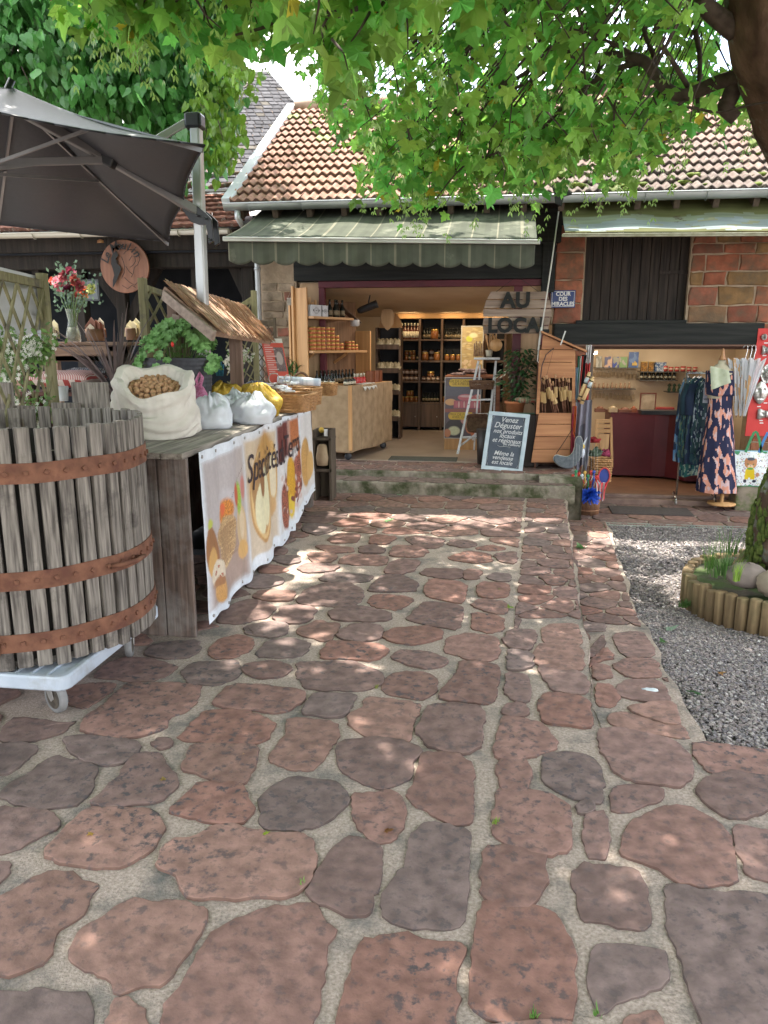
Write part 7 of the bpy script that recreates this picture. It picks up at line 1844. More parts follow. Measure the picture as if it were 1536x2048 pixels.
# --- big back cabinet
YB = 12.42; xs = [at(p, 720, YB).x for p in (796, 839, 883, 926, 970, 1010)]; zb_ = lambda py: at(860, py, YB).z
CAB = thing('back_shelf_unit', 'tall dark wooden shelf unit with lit cornice along the shop back wall', 'shelf', ((xs[0]+xs[-1])/2, YB, FZ)); CO = Vector(CAB.location)
def CB(): m = MB(); m.T = Matrix.Translation(-CO); return m
b = CB(); b.box(xs[0]-.02, xs[-1]+.02, YB+.33, YB+.36, FZ, zb_(637)); b.build('back', m_shelfback, CAB)
for x in xs: b = CB(); b.box(x-.018, x+.018, YB, YB+.33, FZ, zb_(637)); b.build('upright', m_dk, CAB, bev=.002)
b = CB(); b.box(xs[0]-.03, xs[-1]+.03, YB-.02, YB+.34, zb_(637), zb_(625)); b.build('cornice', grain('lit_cornice', (.34,.20,.09), (.46,.29,.14), 'x'), CAB, bev=.003)
rowz = [zb_(p) for p in (678, 721, 762, 805)]
for z in rowz: b = CB(); b.box(xs[0], xs[-1], YB+.004, YB+.33, z-.03, z); b.build('shelf_board', m_dk, CAB, bev=.002)
for i in range(5):
    d = CB(); d.box(xs[i]+.022, xs[i+1]-.022, YB-.006, YB+.012, FZ+.06, rowz[3]-.035); dd = d.build('cupboard_door', m_dk, CAB, bev=.003)
    h = CB(); h.T = None; h.ell((xs[i+1]-.06-CO.x, YB-.02-CO.y, (FZ+rowz[3])/2-CO.z), (.010,.010,.010), 8, 6); h.build('knob', m_steel, dd)
cb1 = proto('cream_label_bottle', [('bottle_body', LP([(.026,0),(.030,.005),(.030,.13),(.012,.165),(.010,.20)]), M1('red_brown_bottle', (.10,.03,.02), .2)), ('label', LP([(.0306,.02),(.0306,.11)]), creamL), ('capsule', LP([(.0125,.19),(.0125,.225),(.011,.228)]), creamL)], 'cream-labelled bottle in the top left cell of the back shelf unit', 'bottle', 'cream-labelled bottles')
for i in range(6): put(cb1, (xs[0]+.05+.052*i, YB+.12, rowz[0]), sc=1.12)
def row(pt, cell, rw, n, label, group, sc=1, stack=1, dz=.08, x0=.06, y=.12):
    w_ = (xs[cell+1]-xs[cell]-2*x0)/max(1, n-1)
    for i in range(n):
        for k in range(stack): put(pt, (xs[cell]+x0+w_*i, YB+y+rnd.uniform(-.01,.01), rowz[rw]+dz*k), label, group, sc)
jarA = proto('amber_jar', [('jar_body', LP([(.032,0),(.038,.006),(.038,.06),(.032,.072)]), amber), ('lid', LP([(.034,.072),(.035,.074),(.035,.086),(.032,.088)]), gold)], 'amber jar with gold lid', 'jar', 'amber jars')
jarB = proto('white_label_jar', [('jar_body', LP([(.03,0),(.034,.005),(.034,.06),(.03,.07)]), M1('brown_preserve', (.13,.055,.03), .2)), ('label', LP([(.0345,.015),(.0345,.05)]), M1('pinkish_label', (.50,.38,.30), .6)), ('lid', LP([(.031,.07),(.031,.082)]), dark)], 'brown jar with pinkish label', 'jar', 'brown jars')
C_ = 'on the back shelf unit'
row(dbt, 1, 0, 6, 'dark bottle beside the golden jar '+C_, 'bottles second column top', 1.1); row(dbt, 2, 0, 7, 'dark bottle in the third column top cell '+C_, 'bottles third column top', 1.05)
row(jarA, 1, 0, 1, 'tall golden jar in the second column top cell '+C_, 'golden jar', 1.8, x0=.24)
row(dbt, 0, 1, 3, 'dark bottle in the first column second row '+C_, 'bottles first column second row', .85, x0=.04); row(jarA, 0, 1, 3, 'stacked amber jar in the first column second row '+C_, 'amber jars second row', .9, 2, .08, x0=.12, y=.20)
row(jarA, 1, 1, 2, 'large amber jar in the second column second row '+C_, 'large amber jars', 1.5, x0=.08); row(jarB, 1, 1, 3, 'brown labelled jar behind the large amber jars '+C_, 'brown jars second row', 1.1, 2, .09, y=.22)
row(jarA, 2, 1, 3, 'amber jar in the third column second row '+C_, 'amber jars third column', 1.1, x0=.08); row(dbt, 2, 1, 3, 'dark bottle behind amber jars third column '+C_, 'bottles third column second row', 1.0, y=.22)
row(jarB, 0, 2, 4, 'pink-labelled jar stacked in the first column third row '+C_, 'pink-labelled jars', 1.15, 2, .098)
row(jarB, 1, 2, 4, 'brown jar in the second column third row '+C_, 'brown jars third row', 1.0); row(jarA, 1, 2, 1, 'single tall amber jar in the second column third row '+C_, 'single amber jar', 1.7, x0=.17, y=.2)
row(dbt, 2, 2, 5, 'dark bottle in the third column third row '+C_, 'bottles third row', .95)
row(jarA, 0, 3, 4, 'amber jar on the lowest shelf first column '+C_, 'amber jars lowest shelf', 1.0); row(jarA, 0, 3, 2, 'amber jar stacked on top of the lowest left row '+C_, 'stacked amber jars lowest shelf', 1.0, 2, .088, x0=.2, y=.24)
row(dbt, 1, 3, 6, 'dark bottle on the lowest shelf second column '+C_, 'bottles lowest shelf', .95); row(jarA, 2, 3, 3, 'amber jar on the lowest shelf third column '+C_, 'amber jars lowest third column', 1.05)
# cornice lamps: the warm strip lights seen under the cornice
for i, px in enumerate((820, 905, 985)):
    l = bpy.data.lights.new('cornice_light', 'AREA'); l.energy = 1.6; l.size = .3; l.color = (1, .70, .38); o = bpy.data.objects.new('cornice_light', l); C.objects.link(o)
    o.location = (at(px, 620, YB-.12).x, YB-.16, zb_(637)+.13); o.rotation_euler = (R(35), 0, 0)
l = bpy.data.lights.new('shop_fill', 'AREA'); l.energy = 3.6; l.size = .8; l.color = (1, .84, .66); o = bpy.data.objects.new('shop_fill', l); C.objects.link(o); o.location = (-.7, 10.2, 2.17)  # fill light added to brighten the left shop, no fitting there
# back picture
pc = Paint(60, 130, (.42,.30,.12), .06, 8)
for i in range(60): pc.ell(pc.r.rand(), .25+.75*pc.r.rand(), .10, .012, [(.62,.48,.22),(.30,.20,.08),(.52,.44,.28)][i % 3], soft=.4, op=.8)
pc.ell(.35,.72,.16,.07,(.55,.56,.05),soft=.3).ell(.55,.80,.2,.06,(.75,.68,.40),soft=.5)
for i in range(16): pc.ell(pc.r.rand(), .02+.18*pc.r.rand(), .09, .04, [(.45,.28,.14),(.62,.46,.28)][i % 2], soft=.3)
a, c = at(923, 737, 12.15), at(966, 654, 12.15); PIC = thing('stone_wall_picture', 'tall golden picture of a stone wall with walnuts in pale frame', 'picture', ((a.x+c.x)/2, 12.15, a.z)); w1, h1 = c.x-a.x, c.z-a.z
b = MB(); b.grid(lambda u, v: (w1*(u-.5), 0, h1*v), 60, 130, col=pc.col(), smooth=False); b.build('print', M('print_gloss', .95, 1.05, vcol=True, rough=.3, sc=3), PIC)
b = MB(); b.box(-w1/2-.02, -w1/2, -.012, .02, -.02, h1+.02); b.box(w1/2, w1/2+.02, -.012, .02, -.02, h1+.02); b.box(-w1/2, w1/2, -.012, .02, -.02, 0); b.box(-w1/2, w1/2, -.012, .02, h1, h1+.02); b.build('frame', M1('pale_frame', (.42,.38,.32), .5), PIC)
l = bpy.data.lights.new('picture_light', 'SPOT'); l.energy = 9; l.spot_size = R(60); l.color = (1,.80,.5); o = bpy.data.objects.new('picture_light', l); C.objects.link(o); o.location = (PIC.location.x-.2, 11.3, 2.1); o.rotation_euler = Vector((-.2, -.85, .75)).to_track_quat('Z', 'Y').to_euler()
# charcuterie table with poster
YT = 10.15; a, c = at(889, 875, YT), at(962, 756, YT); w1, h1 = c.x-a.x, c.z-a.z
TBL = thing('sausage_table', 'wooden table heaped with dry sausages behind the meat poster', 'table', ((a.x+c.x)/2+.05, YT+.3, FZ))
b = MB(); b.box(-w1/2-.06, w1/2+.25, -.28, .35, at(900,752,YT).z-FZ-.03, at(900,752,YT).z-FZ); b.build('tabletop', grain('red_brown_top', (.16,.06,.03), (.26,.11,.06), 'x'), TBL, bev=.003)
for x in (-w1/2, w1/2+.18):
    for y in (-.22, .3): b = MB(); b.box(x-.025, x+.025, y-.025, y+.025, 0, at(900,752,YT).z-FZ-.03); b.build('leg', MATS['red_brown_top'], TBL)
r = random.Random(4); zt = at(900,752,YT).z
sau = proto('dry_sausage', [('casing', (lambda m: m.tube([(-.09,0,0),(-.05,.008,.004),(0,.014,.004),(.05,.008,.004),(.09,0,0)], [.008,.017,.019,.017,.006], 8))(MB()), M('sausage_skin', (.10,.055,.045), (.32,.24,.22), rough=.8, sc=40))], 'dry floury sausage in the heap on the shop table', 'sausage', 'dry sausages on the table')
for i in range(16): put(sau, (TBL.location.x+r.uniform(-.2,.22), YT+.12+r.uniform(-.06,.2), zt+.02+.025*(i//6)), rz=r.uniform(-1, 1))
po = Paint(120, 190, (.10,.08,.10), .05, 4)
po.rect(0,1,.70,.86,(.10,.10,.13),tex=.1).ell(.58,.68,.22,.055,(.50,.13,.16),soft=.1,tex=.06).ell(.60,.70,.20,.02,(.62,.42,.42),soft=.4).ell(.16,.60,.16,.055,(.62,.35,.16),soft=.1)
po.rect(.25,.98,.50,.625,(.42,.10,.14),tex=.1,soft=.02)
for i in range(9): po.ell(.32+.075*i, .56, .026, .055, (.60,.38,.36) if i % 2 else (.48,.14,.17), soft=.2)
po.ell(.90,.66,.14,.07,(.50,.14,.14),soft=.1).ell(.96,.70,.1,.03,(.62,.44,.40),soft=.2).rect(0,1,.43,.49,(.26,.09,.07),tex=.1)
po.ell(.28,.15,.27,.17,(.035,.03,.035),soft=.05).ell(.27,.12,.17,.075,(.60,.62,.42),soft=.3,tex=.15).ell(.72,.20,.12,.12,(.62,.20,.07),soft=.2,tex=.15).ell(.85,.12,.12,.10,(.55,.18,.08),soft=.2).ell(.60,.30,.14,.07,(.55,.26,.22),soft=.2,tex=.1).ell(.08,.08,.10,.07,(.5,.2,.10),soft=.2)
for cy in (.92, .37): po.rect(.2, .78, cy-.062, cy+.062, (.66,.46,.05), soft=.004).ell(.2, cy, .10, .062, (.66,.46,.05), soft=.05)
PS2 = thing('meat_poster', 'tall poster of hams and sausages with two yellow price bubbles', 'poster', ((a.x+c.x)/2, YT-.02, a.z))
b = MB(); b.grid(lambda u, v: (w1*(u-.5), 0, h1*v), 120, 190, col=po.col(), smooth=False); b.build('print', MATS['print_gloss'], PS2)
b = MB(); e = .007
for q in ((-w1/2-e,-w1/2,-e,h1+e),(w1/2,w1/2+e,-e,h1+e),(-w1/2,w1/2,-e,0),(-w1/2,w1/2,h1,h1+e)): b.box(q[0],q[1],-.006,.012,q[2],q[3])
b.box(-w1/2, w1/2, .004, .012, 0, h1)
b.build('frame', M1('white_edge', (.6,.6,.58), .4), PS2)
b = MB()
for s, x, z in (('PRIX DE CANARD', -.0, .945), ('DE 4 PIECES', .02, .90), ('PRIX DE FOIE', -.02, .395), ('AVEC GRAS', .02, .35)): letters(s, .045, b, FACE((x*w1-.03, -.003, z*h1)), depth=.001)
b.build('lettering', M1('ochre_ink', (.22,.13,.02), .6), PS2)
b = MB(); b.box(-w1/2, w1/2, 0, .02, 0, a.z-FZ-.008); single('poster_plinth', b, m_pine, 'plain wood board under the meat poster', 'board', (PS2.location.x, YT-.01, FZ))
# step ladder
m_wp = M('worn_white_paint', (.60,.62,.63), (.78,.79,.80), rough=.6, sc=14, c3=(.28,.25,.22), s3=20, t3=.62)
LD = thing('step_ladder', 'white painted wooden step ladder used as a display stand', 'ladder', at(955, 905, 9.45)); LO = Vector((LD.location.x, 9.45, FZ)); LD.location = LO
def L3(px, py, Y): return at(px, py, Y)-LO
yt = 9.62; f0, f1 = 9.32, 9.34
tl, tr, bl_, br_ = L3(957,722,yt), L3(992,722,yt), L3(915,908,f0), L3(972,905,f0+.02)
for p, q in ((tl, bl_), (tr, br_)): b = MB(); b.bar(p, q, .028, .05, up=(0,1,0)); b.build('rail', m_wp, LD, bev=.003)
for p, q in ((tl+Vector((.02,.05,-.05)), L3(948,900,9.85)), (tr+Vector((0,.05,-.05)), L3(985,897,9.85))): b = MB(); b.bar(p, q, .022, .035, up=(0,1,0)); b.build('back_rail', m_wp, LD, bev=.003)
for f in (.25, .42, .58, .82): b = MB(); b.bar(tl.lerp(bl_, f), tr.lerp(br_, f), .10 if f < .8 else .03, .018); b.build('tread', m_wp, LD, bev=.003)
b = MB(); b.bar(L3(948,717,yt), L3(1000,717,yt), .22, .025); b.build('top_step', m_wp, LD, bev=.004)
b = MB(); b.bar(tl.lerp(bl_,.95)+Vector((0,.3,0)), tr.lerp(br_,.72)+Vector((0,.3,0)), .02, .02); b.bar(L3(945,880,9.8), L3(965,850,9.75), .018, .018); b.build('brace', m_wp, LD)
p = at(963, 778, 9.45); p.y = 9.42; single('shallow_basket', wicker(MB(), .27, .16, .09, rows=7, staves=34, r0=.005), m_wdark, 'shallow dark wicker basket on the middle ladder tread', 'basket', p)
b = MB(); b.T = Matrix.Rotation(R(66), 4, 'X'); wicker(b, .24, .19, .10, rows=9, staves=34, r0=.0045); single('round_basket', b, m_wdark, 'upright dark wicker basket leaning on the lower ladder treads', 'basket', at(955, 850, 9.36))
ut = thing('utensil_pot', 'small pot of wooden spoons on the ladder top', 'pot', at(978, 713, 9.62))
b = MB(); b.lathe([(.035,0),(.045,.08),(.04,.08)], n=14); b.build('pot', creamL, ut)
b = MB(); r = random.Random(5)
for i in range(9): a = i*.7; b.tube([(0,0,.05),(.05*math.cos(a), .03*math.sin(a), .2+.05*(i % 3))], [.005,.007], 5); b.ell((.055*math.cos(a), .03*math.sin(a), .23+.05*(i % 3)), (.014,.006,.028), 8, 6)
b.build('wooden_spoons', m_pine, ut)
b = MB()
for i in range(6): b.tube([(-.06+.022*i,0,0),(-.06+.022*i,0,.16+.03*(i % 2))], [.011,.007], 7)
single('pepper_mills', b, M('turned_wood', (.16,.07,.04), (.40,.26,.16), rough=.5, sc=30), 'cluster of small turned wooden mills left on the ladder top', 'mills', at(958, 713, 9.66))
b = MB(); b.cyl((0,0,0),(0,.02,0),.075,n=20); b.tube([(0,.01,.07),(.0,.01,.15)], .008, 6)
single('wooden_paddle', b, m_pine, 'round pale wooden paddle hanging by the burgundy post', 'board', at(992, 690, 9.28))
# leafy pot by the door
PP = thing('rubber_plant', 'glossy dark green leafy shrub in terracotta pot by the burgundy post', 'plant', at(1030, 812, 9.1)); r = random.Random(11)
b = MB(); b.lathe([(.09,-.14),(.115,.03),(.125,.03),(.125,.06),(.11,.06),(.105,.04)], n=20); b.build('pot', M('terracotta', (.42,.14,.055), (.50,.19,.08), rough=.8, sc=8), PP)
pos = []; tips = []; nr = []
for i in range(420):
    a = r.uniform(0, 2*PI); q = r.random()**.6; h = .06+r.random()*.60; rad = .27*math.sin(min(1, (h)/.4)*PI*.55+.2)*(1.0 if h < .45 else .75)
    pos.append((rad*q*math.cos(a)+.05, rad*q*math.sin(a)*.7, h)); tips.append((math.cos(a), math.sin(a), r.uniform(-.6,.3))); nr.append((math.cos(a)*.5, math.sin(a)*.5-.3, 1))
lf = np.array([(0,.5),(0,0),(.22,.25),(.26,.55),(.14,.85),(0,1.05),(-.14,.85),(-.26,.55),(-.22,.25)]); lt_ = np.array([(0,1+i,1+(i+1) % 8) for i in range(8)])
leaf_cloud('foliage', np.array(pos), np.array([r.uniform(.05,.085) for _ in pos]), np.array(tips), np.array(nr), lf, lt_, leafmat('glossy_leaf', .85, 1.15, .12, .28), PP, np.array([(.030,.085,.030)])*np.array([[r.uniform(.6,1.5)] for _ in pos]))
b = MB()
for i in range(12): a = i*.55; b.tube([(0,0,.03),(.06*math.cos(a),.05*math.sin(a),.25),(.17*math.cos(a)+.03,.12*math.sin(a),.5+.05*(i % 3))], [.008,.006,.003], 5)
b.build('stems', m_twig, PP)
bx = at(1022, 832, 9.02); GB = thing('green_metal_bench', 'pierced green metal plant bench behind the chalkboard', 'bench', (bx.x, 9.05, FZ)); hz = bx.z-FZ+.04
b = MB(); wv = .27
for z in (hz-.06, hz): b.box(-wv, wv, -.10, -.09, z-.006, z+.006)
for i in range(16): b.box(-wv+.034*i, -wv+.034*i+.014, -.098, -.092, hz-.055, hz-.007)
b.box(-wv, wv, -.09, .12, hz-.02, hz-.012)
b.build('pierced_edge', M1('green_iron', (.09,.17,.10), .5), GB)
for x in (-wv+.02, wv-.02): b = MB(); b.box(x-.012,x+.012,-.09,-.07,0,hz-.02); b.build('leg', MATS['green_iron'], GB)
cushion(1052, 806, 9.0, .22, .20, .07, 'small cushion with red and green scrolls on the green bench', lambda u, v: [(.30,.30,.20),(.38,.12,.09),(.14,.22,.12)][int((mnoise.noise(Vector((u*9, v*9, 0)))+1)*3) % 3], .5, 9)
bpy.context.view_layer.update()
b = MB(); z0, z1 = .0, at(1068,828,8.95).z-.21; a, c = at(1046,930,8.9), at(1075,930,8.9); b.box(-.07, .17, 0, .3, 0, z1)
single('dark_chest', b, M('dark_brown_paint', (.022,.014,.012), (.04,.026,.02), rough=.6), 'tall dark brown box behind the chalkboard', 'box', (a.x, 8.82, .21), bev=.006)
# chalkboard
cbp = [at(962, 938, 8.60), at(1044, 947, 8.52), at(1057, 831, 8.72), at(976, 822, 8.80)]
for p in cbp[:2]: pass
BLz = .215-min(cbp[0].z, cbp[1].z)
cO = cbp[0]; uu = (cbp[1]-cbp[0]); hh = (cbp[3]-cbp[0]); T = frame(cO, uu, hh); CW, CH = uu.length, hh.length
CBD = thing('chalkboard', 'pale blue framed chalkboard with white French handwriting leaning at the steps', 'chalkboard', cO)
def CT(): m = MB(); m.T = Matrix.Translation(-cO) @ T; return m
b = CT(); b.box(.03, CW-.03, .03, CH-.03, -.012, .0); b.build('slate_panel', M('slate_board', (.050,.062,.085), (.085,.10,.13), rough=.7, sc=6), CBD)
mfr = M('pale_blue_frame', (.36,.44,.50), (.48,.55,.60), rough=.6, sc=12)
for q in ((0, CW, 0, .045), (0, CW, CH-.045, CH), (0, .045, .045, CH-.045), (CW-.045, CW, .045, CH-.045)): b = CT(); b.box(q[0], q[1], q[2], q[3], -.015, .012); b.build('frame_bar', mfr, CBD, bev=.003)
chalk = M('chalk', (.62,.62,.62), (.50,.50,.52), rough=.95, sc=60)
b = CT(); old = b.T
for s, x, y, sz in (('Venez', .52, .875, .085), ('Déguster', .50, .775, .090), ('nos produits', .52, .675, .070), ('locaux', .52, .60, .072), ('et régionaux', .52, .52, .070), ('(et d’ailleurs)', .66, .462, .040), ('Même la', .50, .30, .072), ('vendeuse', .48, .225, .068), ('est locale', .48, .145, .068)):
    letters(s, sz, b, Matrix.Translation((x*CW, y*CH, .002)), depth=.001, shear=.32, bold=.0005, sx=.92)
b.build('handwriting', chalk, CBD)
b = CT(); b.tube([(.32*CW,.43*CH,.002),(.38*CW,.41*CH,.002),(.5*CW,.425*CH,.002),(.64*CW,.42*CH,.002),(.60*CW,.405*CH,.002)], .0022, 4)
for sx_ in (0, 1):
    for sy_ in (0, 1):
        X = lambda t: CW*(t if not sx_ else 1-t); Y_ = lambda t: CH*(t if not sy_ else 1-t)
        b.tube([(X(.10),Y_(.30),.002),(X(.115),Y_(.2),.002),(X(.10),Y_(.10),.002),(X(.15),Y_(.075),.002),(X(.13),Y_(.12),.002)], .0014, 4)
b.tube([(.085*CW,.065*CH,.001),(.915*CW,.065*CH,.001),(.915*CW,.935*CH,.001),(.085*CW,.935*CH,.001),(.085*CW,.065*CH,.001)], .0012, 4)
b.build('flourishes', chalk, CBD)
b = CT()
for x in (.1, CW-.1): b.bar((x, CH-.05, -.02), (x, .02, -.30), .025, .02)
b.build('rear_leg', mfr, CBD)
b = MB(); b.lathe([(.07,0),(.10,.01),(.12,.42),(.11,.42)], n=16); single('umbrella_bucket', b, M('dark_bucket', (.02,.015,.014), rough=.5), 'dark tapering bin half hidden left of the chalkboard', 'bin', (at(972, 900, 9.0).x, 8.95, .21))
b = MB(); b.box(-.42, .42, -.16, .16, 0, .008); single('door_mat', b, M('grey_green_mat', (.06,.065,.055), (.10,.10,.085), rough=.95, sc=50), 'thin grey green mat at the left shop threshold', 'mat', (at(845, 903, 9.1).x, 9.22, .217))
# ================================================================ DISPLAY CHALET AND TOYS BETWEEN THE SHOPS
m_cedar = grain('orange_cedar', (.30,.125,.055), (.46,.22,.10), 'x', bump=.0012, rough=.6, k=.8)
YC = 8.72; P_ = lambda x, y, Y=YC: at(x, y, Y)
cO = P_(1062, 925); cO.z = .21
WC = thing('wooden_display_chalet', 'orange plank display box with slanted roof holding wooden toy swords', 'display case', cO)
def CC(): m = MB(); m.T = Matrix.Translation(-cO); return m
def plank_quad(mb, pts, th=.018):
    q = [p for p in pts]; mb.add(q+[p+Vector((0, th, 0)) for p in q], [(3,2,1,0), (4,5,6,7), (0,1,5,4), (1,2,6,5), (2,3,7,6), (3,0,4,7)])
for y0, y1 in ((826,848), (849,873), (874,898), (899,925)):
    b = CC(); fx0 = lambda y: 1062+(925-y)*.16; fx1 = lambda y: 1143-(y-826)*.03
    plank_quad(b, [P_(fx0(y1), y1), P_(fx1(y1), y1), P_(fx1(y0), y0), P_(fx0(y0), y0)]); b.build('front_board', m_cedar, WC, bev=.003)
for (x0, x1, x2, x3, y0, y0b, y1) in ((1086,1122,1083,1150,669,686,699), (1083,1151,1080,1151,700,700,724), (1080,1151,1078,1151,725,725,756)):
    b = CC(); plank_quad(b, [P_(x2, y1), P_(x3, y1), P_(x1, y0b), P_(x0, y0)]); b.build('top_board', m_cedar, WC, bev=.003)
for x in (1079, 1147):
    b = CC(); b.bar(P_(x-(4 if x < 1100 else 0), 828, YC+.012), P_(x+3 if x < 1100 else x, 700, YC+.012), .035, .025, up=(0,1,0)); b.build('upright', m_cedar, WC, bev=.002)
b = CC(); b.bar(P_(1082, 664, YC-.02), P_(1174, 704, YC-.02), .45, .022, up=(0,0,1)); b.T = None
b = CC(); a, c = P_(1082, 665, YC-.04), P_(1174, 705, YC-.04); b.add([a, c, c+Vector((0,.42,0)), a+Vector((0,.42,0))]+[q+Vector((0,0,.022)) for q in (a, c, c+Vector((0,.42,0)), a+Vector((0,.42,0)))], [(3,2,1,0),(4,5,6,7),(0,1,5,4),(1,2,6,5),(2,3,7,6),(3,0,4,7)]); b.build('roof', m_cedar, WC, bev=.002)
x0, x1 = P_(1072, 850).x, P_(1145, 850).x
b = CC(); b.box(x0, x1, YC+.33, YC+.35, .21, P_(1100, 690).z); b.box(x0+.004, x0+.02, YC+.02, YC+.33, .21, P_(1100, 690).z); b.box(x1-.02, x1-.004, YC+.02, YC+.33, .21, P_(1100, 720).z); b.box(x0+.02, x1-.02, YC+.02, YC+.33, P_(1100, 832).z, P_(1100,830).z); b.build('case_body', grain('inner_cedar', (.07,.03,.018), (.12,.055,.03), 'z'), WC)
m_bamboo = grain('turned_pale_wood', (.46,.30,.13), (.62,.44,.22), 'z', bump=.0005, rough=.55)
r = random.Random(21)
sw_ = proto('toy_arrow', [('shaft', (lambda m: m.tube([(0,0,-.02),(0,0,.58)], .0045, 6))(MB()), M('dark_red_shaft', (.14,.05,.03), (.30,.15,.09), sc=30)), ('block_grip', (lambda m: m.box(-.014,.014,-.014,.014,.36,.48))(MB()), m_bamboo), ('cork_tip', (lambda m: m.cyl((0,0,.58),(0,0,.625), .013, .010, 10))(MB()), M1('cork', (.44,.25,.13), .9))], 'wooden toy arrow with pale block grip in the opening of the display chalet', 'toy arrow', 'toy arrows in the display chalet')
for i in range(15):
    px = 1084+i*3.9+r.uniform(-1,1); top = P_(px, 765+r.uniform(-8, 10), YC-.02+r.uniform(-.02,.06)); o = put(sw_, top-Vector((0,0,.52)), rz=r.uniform(0,6)); bt = P_(px+8+r.uniform(-12,16), 838, YC+.08)
    d = (top-bt).normalized(); o.rotation_euler = d.to_track_quat('Z', 'Y').to_euler(); o.location = top-d*.56
bw_ = thing('toy_bow', 'slender wooden toy bow with cord hanging on the display chalet front', 'toy bow', P_(1088, 720, YC-.03))
b = MB(); b.tube([(.10,0,.13),(.02,-.01,.06),(-.02,-.01,-.06),(-.03,-.01,-.18),(.0,0,-.34)], .007, 6); b.build('bow_limb', M1('dark_limb', (.07,.03,.02), .5), bw_)
b = MB(); b.tube([(.10,0,.13),(.0,0,-.34)], .0018, 4); b.build('bow_string', m_black, bw_)
b = MB(); b.bar((0,0,0), at(1131,662,YC-.05)-at(1121,690,YC-.05), .022, .012); single('white_tag_stick', b, M1('white_handle', (.6,.6,.58)), 'white handled stick poking above the chalet roof', 'stick', at(1121,690,YC-.05))
for i, (p0, p1, lab) in enumerate((((1158,800),(1178,748),'upper wooden toy popgun tube strapped beside the chalet'), ((1163,808),(1185,757),'lower wooden toy popgun tube with striped band beside the chalet'))):
    a, c = at(*p0, YC-.06-.03*i), at(*p1, YC-.06-.03*i); t = thing('toy_popgun', lab, 'toy popgun', a)
    b = MB(); b.cyl((0,0,0), c-a, .021, n=14); b.cyl((c-a), (c-a)*1.07, .016, n=12); b.build('tube', m_bamboo, t)
    b = MB(); 
    for f in (.12, .62, .88): b.cyl((c-a)*f, (c-a)*(f+.04), .0225, n=14)
    b.build('bands', m_black, t); b = MB(); b.cyl((c-a)*.66, (c-a)*.86, .0222, n=14); b.build('paper_label', M1('pale_label', (.5,.56,.58), .6), t)
# hanging cloths right of the chalet
def hang(name, label, cat, px0, px1, py0, py1, Y, colf, seed, mat=None, amp=.02):
    a = at((px0+px1)/2, py0, Y); w1 = at(px1, py0, Y).x-at(px0, py0, Y).x; h1 = a.z-at(px0, py1, Y).z; m = MB()
    m.grid(lambda u, v: (w1*(u-.5)*(1-.25*v+.1*math.sin(v*5+seed)), amp*math.sin(u*17+seed+v*2)+amp*.6*mnoise.noise(Vector((u*4, v*3, seed))), -h1*v*(1+.05*math.sin(u*9+seed))), 40, 50, col=colf)
    return single(name, m, mat or M('hung_cloth', .85, 1.15, rough=.85, sc=9, vcol=True), label, cat, a, solid=.002)
hang('striped_flag', 'red white and green striped cloth hanging under the chalet roof', 'flag', 1156, 1166, 712, 800, YC+.06, lambda u, v: [(.03,.16,.10),(.55,.5,.45),(.40,.04,.03)][min(2, int(u*3))], 1)
hang('black_pennant', 'black cloth pennant hanging by the striped flag', 'pennant', 1164, 1173, 710, 775, YC+.08, lambda u, v: (.015,.015,.018), 2)
hang('red_flag', 'red cloth banner with white head hanging beside the lower shop', 'flag', 1172, 1184, 690, 830, YC+.12, lambda u, v: (.62,.60,.60) if v < .26 else (.50,.05,.05), 3)
hang('blue_flag', 'pale blue cloth strip behind the popguns', 'flag', 1149, 1158, 735, 800, YC+.04, lambda u, v: (.22,.32,.42), 4)
hang('knight_tabard', 'long grey gauzy toy cape hanging between the shops', 'cape', 1150, 1186, 800, 935, YC+.06, lambda u, v: (.16,.16,.20) if abs(u-.5) > .14 else ((.10,.10,.13) if v > .35 else (.20,.19,.23)), 5)
hang('red_scarf', 'narrow orange and red sash down the chalet corner', 'sash', 1145, 1153, 812, 930, YC+.0, lambda u, v: (.60,.14,.03) if u > .5 and v < .5 else (.28,.03,.05), 6)
# grey crescent bag
a = at(1136, 905, YC-.10); CRS = thing('crescent_bag', 'grey crescent-shaped felt bag with pale edge hanging by the chalet corner', 'bag', a); k = (at(1162,905,YC-.1).x-a.x)
pts_ = [(.95,1.15),(1.1,.5),(1.05,-.1),(.75,-.75),(.2,-1.1),(-.5,-1.0),(-1.05,-.65),(-1.15,-.35),(-.95,-.12),(-.55,-.22),(.0,-.28),(.35,-.0),(.5,.45),(.45,.85),(.62,1.15)]
b = MB(); b.prism([(x*k, y*k*1.15) for x, y in chaikin(pts_[::-1], 2)], (0,-.02,0), (1,0,0), (0,0,1), .05); b.build('felt_body', M('grey_felt', (.08,.095,.11), (.14,.155,.17), rough=.9, sc=30), CRS, bev=.012)
b = MB(); q = chaikin(pts_, 2); b.tube([(x*k, -.032, y*k*1.15) for x, y in q+[q[0]]], .005, 5, caps=False); b.build('pale_edge', M1('cream_piping', (.5,.48,.42), .8), CRS)
b = MB(); b.tube([(-.9*k,0,-.1*k),(-.3*k,0,.9*k),(.25*k,0,1.9*k),(.55*k,0,1.3*k)], .004, 5); b.build('strap', m_black, CRS)
